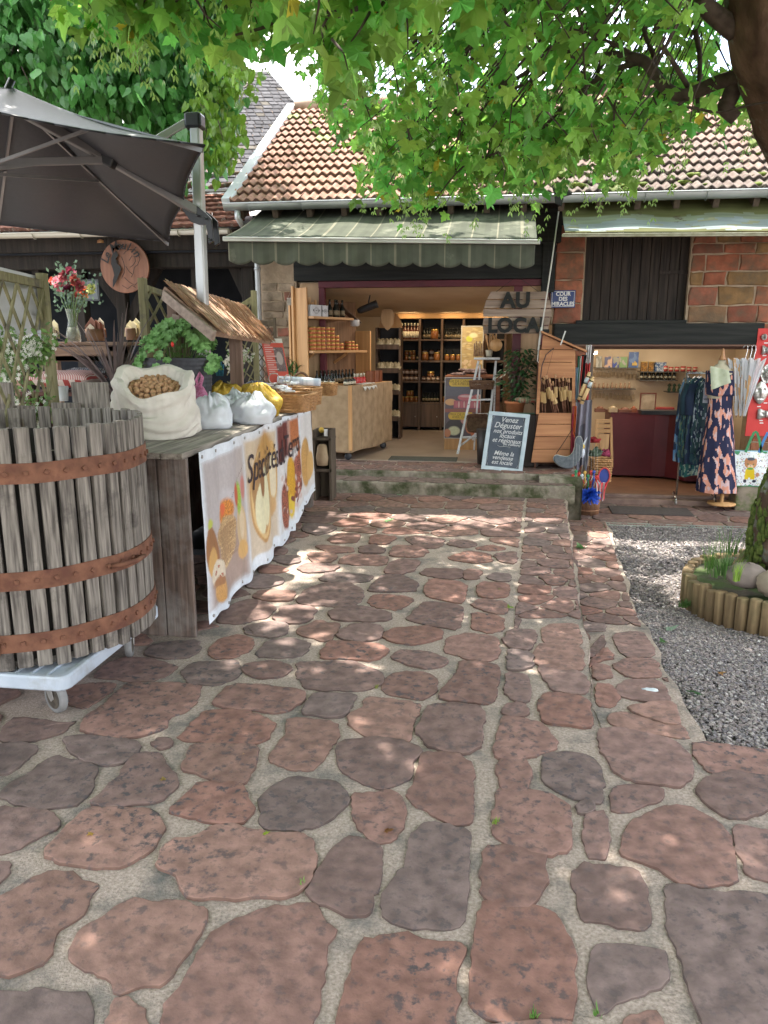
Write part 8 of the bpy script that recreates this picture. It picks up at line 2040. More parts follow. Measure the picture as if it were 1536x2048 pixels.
# hanging string puppets and coloured toys
DT = thing('hanging_duck_toy', 'white and yellow dangling bird toy beside the crescent bag', 'toy', at(1165, 900, YC-.06)); b = MB(); b.ell((0,0,-.03),(.028,.025,.06),12,8,col=(.55,.60,.68)); b.ell((0,-.005,.04),(.022,.02,.03),10,7,col=(.65,.45,.06)); b.prism([(-.01,.05),(.02,.06),(.045,.15),(.015,.10)],(0,0,0),(1,0,0),(0,0,1),.01,col=(.6,.64,.68)); b.prism([(-.05,.13),(-.02,.05),(.0,.07)],(0,0,0),(1,0,0),(0,0,1),.01,col=(.6,.64,.68)); b.tube([(0,0,-.08),(0,-.01,-.16)],.004,5,col=(.03,.03,.03))
b.build('toy_body', M('painted_toy', .9, 1.1, rough=.5, vcol=True, sc=9), DT); r = random.Random(6)
cols = [(.50,.04,.03),(.03,.22,.09),(.50,.04,.03),(.42,.46,.50),(.55,.33,.08),(.03,.20,.09),(.50,.06,.05),(.03,.06,.30)]
for i in range(9):
    c = cols[i % 8]; px = 1146+i*6.0; p = at(px, 948+r.uniform(-5, 6), YC-.42+r.uniform(-.03,.03)); names = ['red','green','second red','silver','ochre','dark green','coral','navy','scarlet']
    t = thing('string_puppet', names[i]+' dangling wooden puppet in the bunch over the stick basket', 'puppet', p, 0, 'dangling puppets')
    b = MB(); b.ell((0,0,0),(.018,.016,.020),10,8,col=c); b.tube([(0,0,-.015),(.012*r.uniform(-1,1),-.01,-.09),(.03*r.uniform(-1,1),0,-.16)],[.009,.012,.008],7,col=tuple(v*.8 for v in c)); b.tube([(0,0,-.03),(-.03,-.01,-.10)],[.006,.005],5,col=(.55,.52,.48)); b.tube([(0,0,-.03),(.032,-.01,-.09)],[.006,.005],5,col=cols[(i+3) % 8])
    b.tube([(0,0,.02),(0,.10,.30)],.0012,4,col=(.4,.4,.4)); b.build('puppet_body', MATS['painted_toy'], t)
PP_ = at(1178, 988, YC-.46); PO = thing('blue_pompom', 'bright blue ribbon pompom hanging over the stick basket', 'pompom', PP_); b = MB()
for i in range(220):
    d = Vector((r.gauss(0,1), r.gauss(0,.7), r.gauss(0,.8))).normalized(); s_ = d.orthogonal().normalized()*.010; L_ = r.uniform(.05,.11)*(1.3 if abs(d.x) > .6 else 1); q = r.uniform(.6,1.3); o2 = d*.01
    b.add([o2-s_, o2+s_, d*L_+s_+Vector((0,0,-.02)), d*L_-s_+Vector((0,0,-.02))], [(0,1,2,3)], 0, False, (.012*q,.06*q,.42*q))
b.build('ribbons', MATS['painted_toy'], PO)
hang('red_ribbon_fan', 'red and white ribbon fan right of the blue pompom', 'ribbon', 1190, 1214, 965, 1000, YC-.42, lambda u, v: (.55,.04,.05) if int(u*6) % 2 else (.6,.56,.55), 8)
sh_ = at(1208, 952, YC-.36); SHD = thing('toy_shield', 'round blue toy shield with red rim beside the puppets', 'toy shield', sh_); b = MB(); b.prism([(.06*math.cos(2*PI*i/24), .09*math.sin(2*PI*i/24)) for i in range(24)], (0,0,0), (1,0,0), (0,0,1), -.012); b.build('face', M1('royal_blue', (.02,.05,.28), .5), SHD)
b = MB(); b.tube([(.06*math.cos(2*PI*i/24), -.008, .09*math.sin(2*PI*i/24)) for i in range(25)], .009, 6, caps=False); b.build('rim', M1('toy_red', (.5,.05,.04), .5), SHD)
wt = at(1141, 973, YC-.42); b = MB(); b.add([(-.022,0,-.03),(.022,0,-.035),(.028,0,.02),(.0,0,.045),(-.026,0,.02)], [(0,1,2,3,4)]); single('paper_tag', b, M1('tag_white', (.72,.72,.74), .7), 'white paper price tag left of the puppets', 'tag', wt, solid=.002)
bq = at(1174, 1016, 8.52); SB = thing('stick_basket', 'tall tapered basket of thin wooden sticks at the lower path corner', 'basket', (bq.x, 8.52, ZR)); b = MB()
hq = at(1172, 962, 8.52).z-ZR
for i in range(60):
    a = 2*PI*i/60; b.tube([(.125*math.cos(a), .10*math.sin(a), 0), (.155*math.cos(a), .12*math.sin(a), hq*r.uniform(.85,1.05))], .0045, 4)
for z in (.06, hq*.55): b.tube([(.135*math.cos(2*PI*i/30), .11*math.sin(2*PI*i/30), z) for i in range(31)], .005, 5, caps=False)
b.build('sticks', grain('reed_stick', (.26,.12,.07), (.45,.25,.14), 'z'), SB); b = MB(); b.lathe([(.11,.0),(.12,hq*.8)], n=18, sy=.8); b.build('inner', m_black, SB)
b = MB(); b.box(-.07,.07,-.06,.06,0,.26); single('black_crate', b, m_bplast, 'black plastic crate in the gap beside the steps', 'crate', (at(1138, 1020, 8.3).x, 8.32, ZR), bev=.006)
# folding slatted sled and little things inside the doorway
FS = thing('slatted_wooden_chair', 'narrow slatted wooden folding chair just inside the lower shop door', 'chair', at(1208, 935, 9.75)); O_ = Vector(FS.location)
def F3(x, y, Y=9.75): return at(x, y, Y)-O_
for a_, c_ in (((1191,935),(1193,838)), ((1224,935),(1222,835))): b = MB(); b.bar(F3(*a_), F3(*c_), .03, .03); b.build('leg', m_pine, FS, bev=.003)
for y in (842, 852, 862): b = MB(); b.bar(F3(1191,y), F3(1222,y), .02, .045); b.build('slat', m_pine, FS, bev=.002)
b = MB(); b.add([F3(1197,868,9.74),F3(1219,868,9.74),F3(1214,925,9.7),F3(1204,925,9.7)], [(0,1,2,3)]); b.build('seat', m_pine, FS, solid=.02)
b = blob((0,0,0), (.055,.05,.07), 61, wr=.2); single('pink_pouch', b, M1('raspberry_cloth', (.32,.04,.10), .8), 'pink pointed cloth pouch by the slatted chair', 'pouch', at(1211, 912, 9.5))
b = blob((0,0,0), (.07,.05,.05), 67, wr=.3); single('red_toy', b, M1('red_plush', (.36,.02,.03), .8), 'red plush toy lying on the slatted chair side', 'toy', at(1189, 885, 9.5))
b = blob((0,0,0), (.09,.06,.08), 71, wr=.45); single('dark_green_toy', b, M('green_plush', (.02,.04,.025), (.12,.16,.11), rough=.9, sc=20), 'dark green plush heap under the red toy', 'toy', at(1188, 912, 9.45))
w2 = MB(); wicker(w2, .22, .15, .26, flare=.05, rows=9, staves=30); single('split_wood_basket', w2, m_wick, 'square honey basket on the floor behind the puppets', 'basket', at(1200, 962, 9.1))

# ================================================================ LOWER (RIGHT) SHOP
FR = ZR+.03
YD = 10.9; a, c = at(1222, 825, YD), at(1365, 835, YD)
CTm = thing('burgundy_counter', 'plain burgundy counter with rounded corner in the lower shop', 'counter', (a.x, YD, FR)); zt = a.z-FR; w1 = c.x-a.x
b = MB(); P = [(0,.5),(0,0)]+[(w1*.66+.30*math.sin(R(9*i)), -.02-.30+.30*math.cos(R(9*i))*1.0) for i in range(0, 8)]+[(w1+.05,-.5),(w1+.3,-.5),(w1+.3,.5)]
P = [(0,.55),(0,0),(w1*.62,-.02),(w1*.80,-.07),(w1*.93,-.20),(w1*1.0,-.38),(w1*1.4,-.42),(w1*1.4,.55)]
b.prism(P, (0,0,.03), (1,0,0), (0,1,0), zt-.05); b.build('counter_body', M('burgundy_panel', (.085,.010,.018), (.12,.016,.026), rough=.45, sc=3), CTm, bev=.006)
b = MB(); b.prism(P, (0,0,zt-.02), (1,0,0), (0,1,0), .02); b.build('counter_top', m_burg, CTm)
YS = 11.72; m_gshelf = M('dark_glass_shelf', (.05,.05,.05), (.08,.08,.07), rough=.25)
shelves = {}
for nm, (x0, x1, y) in dict(A=(1192,1282,735), B=(1186,1272,777), C=(1280,1356,760), D=(1282,1400,743), E=(1336,1372,784)).items():
    a, c = at(x0, y, YS-.15), at(x1, y, YS-.15); b = MB(); b.box(0, c.x-a.x, -.0, .30, -.012, 0)
    lab = dict(A='glass wall shelf holding picture books in the lower shop', B='glass wall shelf under the books with little figures', C='glass wall shelf with dark bottles in the lower shop', D='upper right glass wall shelf with red mugs', E='short glass wall shelf with green figures')[nm]
    single('wall_shelf', b, m_gshelf, lab, 'shelf', a); shelves[nm] = a
r = random.Random(15)
def bookcol(c1, c2, sd):
    return lambda u, v: c1 if mnoise.noise(Vector((u*2.2+sd, v*2.2, sd))) > -.05+.3*(v-.5) else c2
for i, (x0, x1, y0, c1, c2, lab) in enumerate(((1192,1205,712,(.42,.42,.38),(.25,.25,.22),'grey printed booklet at the left end of the book shelf'), (1209,1225,712,(.50,.34,.26),(.10,.11,.20),'pink booklet with dark blue shape on the book shelf'), (1225,1239,713,(.03,.05,.25),(.25,.25,.20),'deep blue booklet on the book shelf'), (1239,1256,713,(.14,.24,.10),(.30,.28,.25),'green booklet on the book shelf'), (1257,1279,703,(.05,.09,.22),(.10,.16,.30),'large blue book with small yellow castle on the book shelf'))):
    a, c = at(x0, 734, YS-.10), at(x1, y0, YS-.10); b = MB(); w1, h1 = c.x-a.x, c.z-a.z; b.grid(lambda u, v: (w1*u, .02*v, h1*v), 10, 14, col=bookcol(c1, c2, i*3.1), smooth=False)
    t = thing('booklet', lab, 'book', (a.x, YS-.08, shelves['A'].z)); b.build('cover', M('glossy_cover', .95, 1.05, vcol=True, rough=.35, sc=4), t, solid=.012)
    if i == 4: b = MB(); b.prism([(.05,.03),(.12,.03),(.12,.07),(.10,.07),(.10,.09),(.08,.09),(.08,.07),(.05,.07)], (0,-.008,0), (1,0,0), (0,0,1), .003); b.build('castle_print', M1('yellow_print', (.45,.30,.08)), t)
fig = proto('small_figure', [('figure_body', (lambda m: (m.lathe([(.022,0),(.024,.02),(.014,.05),(.016,.055)], n=10), m.ell((0,0,.068),(.015,.015,.017),8,6))[0])(MB()), M('figure_paint', (.42,.30,.20), (.20,.08,.05), sc=25, rough=.6))], 'tiny painted figure on the shelf under the books', 'figurine', 'figurines under the books')
for i in range(9): put(fig, (shelves['B'].x+.04+.062*i, YS-.03, shelves['B'].z), sc=r.uniform(.8,1.0))
wbt = proto('wine_bottle', [('bottle_body', LP([(.034,0),(.037,.006),(.037,.16),(.014,.20),(.013,.245)], 12), dark), ('label', LP([(.0375,.04),(.0375,.09)], 12), creamL)], 'dark wine bottle in the row on the glass shelf of the lower shop', 'bottle', 'wine bottles in the lower shop')
for i in range(9): put(wbt, (shelves['C'].x+.04+.058*i, YS-.03+.02*(i % 2), shelves['C'].z), sc=.62)
mug = proto('red_mug', [('mug_body', LP([(.030,0),(.036,.01),(.036,.07),(.033,.07)], 12), M1('red_glaze', (.36,.05,.04), .3)), ('band', LP([(.0365,.03),(.0365,.045)], 12), creamL)], 'red mug on the upper right glass shelf', 'mug', 'red mugs in the lower shop')
for i in range(6): put(mug, (shelves['D'].x+.36+.085*i, YS-.03, shelves['D'].z), sc=r.uniform(.85,1.15))
cyl1 = proto('patterned_box', [('box_body', (lambda m: m.box(-.045,.045,-.03,.03,0,.13))(MB()), M('ochre_pattern', (.30,.15,.03), (.10,.05,.02), sc=60, contrast=.05)), ('lid', (lambda m: m.box(-.047,.047,-.032,.032,.13,.14))(MB()), gold)], 'ochre patterned box at the left end of the red mug shelf', 'box', 'ochre boxes')
for i in range(2): put(cyl1, (shelves['D'].x+.06+.11*i, YS-.03, shelves['D'].z), rz=0)
b = MB(); b.box(-.09,.09,-.03,.03,0,.13); single('blue_pattern_box', b, M('blue_pattern', (.03,.07,.18), (.35,.40,.45), sc=50, contrast=.05), 'blue and white patterned box beside the ochre boxes', 'box', (shelves['D'].x+.28, YS-.03, shelves['D'].z))
gf = proto('green_figure', [('figure_body', (lambda m: (m.lathe([(.02,0),(.03,.03),(.015,.08),(.035,.10),(.01,.13)], n=10))(MB()) if False else m.lathe([(.02,0),(.03,.03),(.015,.08),(.035,.10),(.01,.13)], n=10))(MB()), M1('dark_green_glaze', (.03,.07,.04), .4))], 'dark green little figure on the short glass shelf', 'figurine', 'green figures')
for i in range(4): put(gf, (shelves['E'].x+.04+.07*i, YS-.03, shelves['E'].z), sc=.9)
# stacked pale carvings on the wall between shelves: hanging key cards
hk = proto('hanging_souvenir', [('card', (lambda m: m.box(-.022,.022,0,.008,-.07,0))(MB()), M('wood_souvenir', (.34,.25,.15), (.46,.35,.22), sc=20)), ('loop', (lambda m: m.tube([(0,.004,0),(0,.004,.03)], .002, 4))(MB()), m_black)], 'small pale wooden souvenir hanging in rows on the lower shop wall', 'souvenir', 'souvenirs hanging on the wall')
for rw in range(2):
    for i in range(12): put(hk, (at(1192, 700, YS).x+.055*i, YS+.12, shelves['B'].z+(-.10 if rw == 0 else .22)+r.uniform(-.02,.02)), rz=0)
cz = CTm.location.z+zt
PF = thing('framed_print', 'small framed castle print standing on the burgundy counter', 'picture', (at(1296, 822, 11.0).x, 11.05, cz)); w1, h1 = .22, at(1296, 786, 11.0).z-cz
b = MB(); 
for q in ((-w1/2, w1/2, 0, .015), (-w1/2, w1/2, h1-.015, h1), (-w1/2, -w1/2+.015, .015, h1-.015), (w1/2-.015, w1/2, .015, h1-.015)): b.box(q[0], q[1], 0, .02, q[2], q[3])
b.build('frame', M1('mahogany', (.16,.04,.02), .4), PF); b = MB(); b.box(-w1/2+.012, w1/2-.012, .008, .015, .012, h1-.012); b.build('print', M('beige_print', (.50,.42,.32), (.30,.24,.17), sc=9), PF)
BSX = thing('toy_bus', 'red toy bus on the burgundy counter', 'toy', (at(1330, 816, 10.8).x, 10.8, cz)); b = MB(); b.box(-.12,.12,-.04,.04,.02,.09); b.build('bus_body', M1('bus_red', (.34,.03,.025), .3), BSX, bev=.012)
for x in (-.075, .075): b = MB(); b.cyl((x,-.045,.02),(x,.045,.02),.02,n=12); b.build('wheel', m_bplast, BSX)
for i, (px, w_, h_, c, lab) in enumerate(((1200,.14,.05,(.16,.06,.03),'low brown box at the left end of the burgundy counter'), (1226,.12,.06,(.45,.36,.24),'pale little crate on the burgundy counter'), (1250,.18,.04,(.20,.08,.05),'flat red-brown tray on the burgundy counter'), (1268,.07,.06,(.30,.10,.05),'small round-topped brown casket on the counter'))):
    b = MB(); b.box(-w_/2, w_/2, -.05, .05, 0, h_); b.ell((0,0,h_), (w_*.35,.04,.03), 10, 6); single('souvenir_box', b, M1('souvenir%d' % i, c, .5), lab, 'box', (at(px, 822, 10.95).x, 10.98, cz), bev=.003)
b = MB(); b.box(-.35,.25,-.10,.10,0,.06); single('black_tray', b, m_bplast, 'black tray of trinkets on the right of the burgundy counter', 'tray', (at(1335, 824, 10.6).x, 10.68, cz), bev=.008)
# spot lamp and added fill light of the lower shop
sp = thing('spot_light', 'small bright ceiling spot at the left of the lower shop', 'lamp', at(1190, 707, 10.6)); b = MB(); b.lathe([(.02,0),(.035,.01),(.03,.05)], n=14); b.build('housing', M1('white_metal', (.6,.6,.6), .4), sp); b = MB(); b.ell((0,0,-.004), (.024,.024,.008), 12, 6); b.build('bulb', M('lit_bulb', (1,.85,.6), emit=8), sp)
l = bpy.data.lights.new('spot_glow', 'POINT'); l.energy = 2; l.color = (1,.82,.58); l.shadow_soft_size = .05; o = bpy.data.objects.new('spot_glow', l); C.objects.link(o); o.location = at(1190, 707, 10.6)+Vector((.05,-.08,-.08))
l = bpy.data.lights.new('lower_shop_fill', 'AREA'); l.energy = 3.0; l.size = .9; l.color = (1,.84,.62); o = bpy.data.objects.new('lower_shop_fill', l); C.objects.link(o); o.location = (2.2, 10.9, 1.76)  # added fill for the lower shop, not one of its lamps
# door jamb and threshold trim
for x in (1.10, 2.98):
    pass
b = MB(); b.box(0, .07, 0, .20, 0, 1.86); single('door_post', b, M1('grey_brown_post', (.14,.11,.09), .8), 'grey brown wooden post at the left side of the lower shop doorway', 'post', (1.14, 9.42, ZR+.03), bev=.004)
m_thr = M('threshold_stone', (.14,.09,.075), (.24,.16,.13), rough=.85, sc=7, bump=.004)
b = MB(); b.box(1.10, 4.6, 9.12, 9.22, ZR-.02, ZR+.07); b.box(1.10, 3.1, 9.22, 9.30, ZR-.02, ZR+.105); o = b.build('threshold', m_thr, None, bev=.01); tag(o, kind='structure')
b = MB(); b.box(-.44,.44,-.20,.20,0,.012); single('door_mat', b, M('grey_rubber_mat', (.055,.045,.043), (.085,.07,.066), rough=.9, sc=40), 'dark grey rectangular mat outside the lower shop threshold', 'mat', (at(1300, 1008, 8.75).x, 8.72, ZR+.012), rz=-.03)
b = MB(); b.box(-.16,.16,-.14,.14,0,.30)
o = single('stone_block', b, M('mossy_block', (.15,.13,.10), (.24,.20,.15), rough=.95, sc=8, bump=.008, c3=(.09,.11,.04), s3=5, t3=.5), 'mossy stone block under the tote bag by the right wall', 'stone', (at(1497, 1010, 8.95).x, 9.05, ZR), bev=.02)
# dress rail and garments
RL = thing('garment_rail', 'chrome garment rail with wheeled feet in the lower shop doorway', 'clothes rail', (at(1390, 960, 9.3).x, 9.3, FR)); O_ = Vector(RL.location)
zr = at(1400, 746, 9.3).z-FR; m_chrome = M('chrome', (.55,.56,.58), rough=.2, metal=.9)
b = MB(); b.tube([(-.20,0,zr),(.22,-.1,zr)], .012, 8); b.build('rail', m_chrome, RL)
for x, y in ((-.20,0), (.22,-.1)): b = MB(); b.tube([(x,y,.06),(x,y,zr)], .012, 8); b.build('upright', m_chrome, RL)
for x, y in ((-.20,0), (.22,-.1)): b = MB(); b.tube([(x-.06,y-.25,.06),(x+.03,y+.25,.06)], .012, 8); b.build('foot', m_chrome, RL)
for x, y in ((-.26,-.25), (-.17,.25), (.16,-.35), (.25,.15)): b = MB(); b.cyl((x-.012,y,.027),(x+.012,y,.027),.027,n=12); b.build('wheel', m_steel, RL)
m_cloth = M('printed_cloth', .88, 1.12, rough=.85, sc=8, vcol=True, trans=.05)
def garment(name, label, base, H, w0, w1, depth, colf, seed, yaw=0, sleeves=False):
    t = thing(name, label, 'dress', base, yaw); b = MB()
    def fn(u, v):
        a = 2*PI*u; ww = (w0*(1-v)**.8+w1*v**.7) if v > .12 else w0*(.45+.55*v/.12); f = 1+.10*math.sin(a*7+seed)*v+.06*math.sin(a*13+seed*2)*v
        return (ww/2*math.cos(a)*f, depth/2*math.sin(a)*f*(1+.5*v), -H*v+.01*math.sin(a*3+seed)*v)
    b.grid(fn, 90, 60, col=colf)
    if sleeves:
        for s in (-1, 1): b.tube([(s*w0*.42,0,-.07),(s*(w0*.62),0,-.22),(s*(w0*.66),-.02,-.42)], [.05,.055,.05], 12, col=colf(.3,.3))
    b.build('fabric', m_cloth, t); b = MB(); b.tube([(-w0*.4,0,-.04),(0,0,.02),(w0*.4,0,-.04)], .006, 5); b.tube([(0,0,.02),(0,0,.07),(.03,0,.08)], .003, 5); b.build('hanger', m_chrome, t)
    return t
def patt(cs, fx, fy, th, sd):
    return lambda u, v: (cs[0] if mnoise.noise(Vector((math.cos(2*PI*u)*fx+sd, v*fy, math.sin(2*PI*u)*fx))) > th else cs[1 + (mnoise.noise(Vector((math.cos(2*PI*u)*fx*1.7, v*fy*1.7+sd, math.sin(2*PI*u)*fx*1.7))) > .1)])
zg = RL.location.z+zr-.06
gs = [(1376,9.36,.98,(.20,.22),((.018,.035,.08),(.10,.22,.40),(.20,.25,.28)),'dress with small pale blue sprigs at the left end of the rail'),
      (1390,9.30,.92,(.24,.28),((.015,.04,.06),(.03,.10,.11),(.10,.14,.09)),'dark teal patterned dress second on the rail'),
      (1402,9.26,1.0,(.26,.32),((.014,.026,.06),(.02,.06,.08),(.06,.10,.10)),'long navy dress with scale pattern in the middle of the rail'),
      (1414,9.22,.86,(.26,.30),((.02,.05,.06),(.012,.022,.055),(.25,.30,.33)),'shorter navy and pale dress right of the middle of the rail'),
      (1398,9.40,1.16,(.28,.34),((.03,.14,.13),(.30,.38,.30),(.02,.07,.10)),'turquoise dress with cream flowers hanging lowest on the rail')]
for i, (px, Y, H, (w0, w1), cs, lab) in enumerate(gs):
    x = at(px, 760, Y).x; garment('hanging_dress', lab, (x, Y, zg), H, w0, w1, .10, patt(cs, 3.5, 11, .02 if i != 4 else .0, i*5.3), i*1.7, R(35), i in (1, 2))
PT_ = thing('price_sign', 'white card reading 50 hung on the dress rail', 'sign', at(1417, 787, 9.02)); b = MB(); w1, h1 = at(1427,787,9.02).x-at(1407,787,9.02).x, at(1417,768,9.02).z-at(1417,806,9.02).z; b.box(-w1/2, w1/2, 0, .004, -h1/2, h1/2); b.build('card', M1('lilac_card', (.45,.46,.56), .7), PT_)
b = MB(); letters('50', .10, b, FACE((0.01,-.003,.03)), depth=.002, bold=.002); letters('soldes', .04, b, FACE((0,-.003,-.06)), depth=.002); b.build('lettering', m_black, PT_)
# mannequin dress
MX = at(1441, 760, 8.95).x; MZ = ZR+.07; zt_ = at(1441, 742, 8.95).z
MQ = thing('dress_form', 'wooden dress form wearing the long navy and coral floral dress', 'mannequin', (at(1445, 985, 8.95).x, 8.95, MZ)); dx = MX-MQ.location.x
b = MB(); b.lathe([(.15,0),(.155,.012),(.15,.025),(.02,.03),(.022,.12)], n=30); b.build('base', m_pine, MQ)
b = MB(); b.tube([(0,0,.1),(dx*.5,0,.6),(dx,0,zt_-MZ-.1)], .016, 8); b.build('pole', m_pine, MQ)
b = MB(); b.lathe([(.02,-.35),(.12,-.30),(.15,-.12),(.16,-.02),(.09,.05),(.045,.08),(.04,.12)], (dx,0,zt_-MZ), n=24, sy=.7, col=(.42,.38,.28)); b.build('torso', M('linen_bust', .95, 1.05, vcol=True, rough=.9, sc=40), MQ)
b = MB(); b.lathe([(.038,.12),(.042,.13),(.03,.15),(.02,.18),(.014,.23),(.002,.25)], (dx,0,zt_-MZ), n=18); b.build('neck_cap', M1('turned_neck', (.40,.20,.09), .4), MQ)
floral = patt(((.014,.016,.05),(.55,.25,.18),(.50,.36,.36)), 4.2, 13, -.13, 2.2)
b = MB(); H = zt_-MZ-.15
def dfn(u, v):
    a = 2*PI*u; ww = .155*(1-v)+.20*v if v > .25 else .135+.02*math.cos(v*12); wl = .15 if v < .2 else (.115+.09*(v-.25)/.75 if v > .28 else .12)
    f = 1+(.07*math.sin(a*9)+.05*math.sin(a*5+1))*max(0, v-.2); return (dx*(1-v*.55)+wl*1.1*math.cos(a)*f, wl*.72*math.sin(a)*f, zt_-MZ+.0-(H)*v+.006*math.sin(a*4))
b.grid(dfn, 130, 130, col=floral); b.build('dress', m_cloth, MQ)
b = MB(); b.grid(lambda u, v: (dx-.16+.20*u+.03*v, -.13-.01*math.sin(u*9)-.02*v, zt_-MZ+.06-.26*v*(1-.5*u)-.05*u), 24, 24); b.build('shawl', M('sheer_shawl', (.36,.40,.28), (.46,.50,.38), rough=.8, sc=20, alpha=.9), MQ)
# see-through umbrellas hooked on the lintel
r = random.Random(8); UB = at(1488, 692, 8.88)
for k, (dxp, lab) in enumerate(((0, 'left folded clear umbrella hung from the lintel end'), (16, 'middle folded clear umbrella beside the red panel'), (30, 'right folded clear umbrella overlapping the red panel'))):
    t = thing('folded_umbrella', lab, 'umbrella', at(1486+dxp*.55, 697, 8.9-.03*k), 0, 'clear umbrellas at the lintel'); L_ = UB.z-at(1486, 830, 8.88).z
    b = MB(); b.tube([(.0,0,.0),(.02,0,.035),(.045,0,.03),(.05,0,-.02),(.04,0,-.08),(0,0,-L_)], .0045, 6); b.build('shaft', m_chrome, t)
    b = MB(); n = 40
    def uf(u, v, k=k):
        a = 2*PI*u; rr = (.012+.088*(1-v)**1.1)*(1+.22*math.sin(a*8)); return (rr*math.cos(a)+.045*(1-v)*(k-.8), rr*.5*math.sin(a), -L_+.02+(L_-.14)*(1-v)+.02*math.sin(a*8)*(1-v))
    b.grid(uf, 96, 14, col=patt(((.52,.54,.58),(.60,.60,.62),(.48,.26,.08)), 2.0, 3, -.12, 4.4+k*3)); b.build('clear_canopy', M('clear_vinyl', .9, 1.1, vcol=True, rough=.2, sc=4, alpha=.62, spec=.8), t)
    b = MB()
    for i in range(8): a = 2*PI*i/8; b.tube([(.0,0,-L_+.02), (.10*math.cos(a)+.045*(k-.8), .05*math.sin(a), -.13)], .0022, 4)
    b.build('ribs', m_chrome, t)
# red panel of silver masks
YM = 9.27; RP = thing('red_mask_panel', 'tall scarlet panel displaying silver masks on the right wall', 'panel', at(1500, 870, YM)); O_ = Vector(RP.location)
b = MB(); P = [at(1490,872,YM)-O_, at(1640,872,YM)-O_, at(1650,655,YM)-O_, at(1517,657,YM)-O_]; b.add(P+[p+Vector((0,.02,0)) for p in P], [(0,1,2,3),(7,6,5,4),(0,4,5,1),(1,5,6,2),(2,6,7,3),(3,7,4,0)]); b.build('board', M('scarlet_board', (.48,.030,.028), (.56,.045,.04), rough=.6, sc=3), RP)
m_silver = M('hammered_silver', (.42,.42,.40), (.66,.66,.64), rough=.35, metal=.75, sc=30, bump=.003, bsc=60)
def mask(px, py, w_, h_, kind, lab):
    p = at(px, py, YM-.015); b = MB()
    def fn(u, v):
        x, y = 2*u-1, 2*v-1; 
        if kind == 'face': e = max(0, 1-y*y)**.62; X = x*e*(1-.18*abs(y))
        elif kind == 'bat': e = (1-.45*abs(x))*(.8 if y < 0 else 1); X = x; 
        else: e = math.sqrt(max(0, 1-y*y)); X = x*e
        d = max(0, 1-x*x)*max(0, 1-y*y); Yy = y if kind != 'bat' else y*(.45+.55*(1-abs(abs(x)-.75)))-.35*(1-abs(x))*0
        z = .035*d**.5
        if kind == 'face':
            z += .018*math.exp(-(x/.18)**2-((y+.05)/.32)**2)-.014*math.exp(-((abs(x)-.42)/.2)**2-((y-.22)/.12)**2)-.010*math.exp(-(x/.4)**2-((y+.5)/.06)**2)+.006*math.exp(-(x/.3)**2-((y+.62)/.05)**2)
        elif kind == 'bat': z += -.012*math.exp(-((abs(x)-.4)/.18)**2-((y-.1)/.25)**2)+.014*math.exp(-(x/.16)**2)
        else: z += .008*math.sin(9*math.atan2(y, x))*d+.008*math.sin(7*math.hypot(x, y))
        return (X*w_, -z, Yy*h_)
    b.grid(fn, 44, 44); single('silver_mask', b, m_silver, lab, 'mask', p)
mask(1521, 785, .085, .135, 'face', 'big pointed silver face mask in the middle of the red panel')
mask(1533, 748, .07, .11, 'sun', 'silver sun-like mask above the pointed face mask'); mask(1528, 752-78, .03, .0+.035, 'sun', 'small silver ornament at the top of the red panel')
mask(1533, 700, .05, .055, 'bat', 'small silver cat-eared mask high on the red panel'); mask(1531, 828, .09, .065, 'bat', 'wide silver eye mask low on the red panel')
b = MB()
for px, py in ((1532,686),(1529,711),(1518,813),(1531,806),(1522,841),(1523,846)): p = at(px, py, YM-.003)-at(1520,760,YM); b.box(p.x-.02, p.x+.02, -.003, 0, p.z-.006, p.z+.006)
single('price_labels', b, M1('white_label2', (.72,.72,.70), .7), 'tiny white price labels on the red panel', 'labels', at(1520,760,YM))
# tote bag
tb0 = at(1461, 972, 8.9); tb1 = at(1545, 902, 8.9); w1, h1 = tb1.x-tb0.x, tb1.z-tb0.z; tt = Paint(170, 150, (.60,.64,.66), .01, 9)
for i in range(300):
    x, y = tt.r.rand(), tt.r.rand(); c = [(.35,.06,.05),(.08,.22,.10),(.10,.12,.25),(.45,.40,.05),(.30,.10,.20),(.12,.10,.10)][i % 6]; tt.ell(x, y, .012, .016*tt.r.uniform(.5,1.4), c, ang=tt.r.uniform(0,3), soft=.5, op=.85)
tt.ell(.46,.63,.155,.125,(.44,.20,.08),soft=.08,tex=.08).ell(.35,.70,.05,.09,(.40,.18,.08),soft=.1).ell(.57,.70,.05,.09,(.40,.18,.08),soft=.1).ell(.46,.56,.07,.055,(.60,.48,.36),soft=.3).ell(.46,.77,.10,.045,(.04,.05,.07),soft=.15).ell(.39,.63,.022,.02,(.10,.12,.05),soft=.3).ell(.53,.63,.022,.02,(.10,.12,.05),soft=.3).ell(.46,.585,.015,.010,(.15,.04,.04),soft=.3)
for i in range(5): tt.line([(.38+.04*i,.74),(.39+.035*i,.68)], .004, (.22,.09,.04))
tt.ell(.46,.40,.12,.15,(.60,.44,.02),soft=.08).rect(.34,.44,.20,.34,(.60,.44,.02)).rect(.49,.60,.20,.34,(.60,.44,.02)).ell(.46,.50,.08,.03,(.12,.30,.08),soft=.2).ell(.36,.15,.045,.05,(.03,.03,.05),soft=.2).ell(.60,.15,.05,.04,(.03,.03,.05),soft=.2).ell(.66,.34,.05,.06,(.40,.20,.12),soft=.2)
tt.rect(0,.02,0,1,(.03,.24,.10)).rect(0,1,0,.02,(.03,.24,.10)).rect(0,1,.975,1,(.25,.45,.55))
TG = thing('tote_bag', 'white printed shopping bag with cat in yellow overalls and green handles', 'bag', tb0)
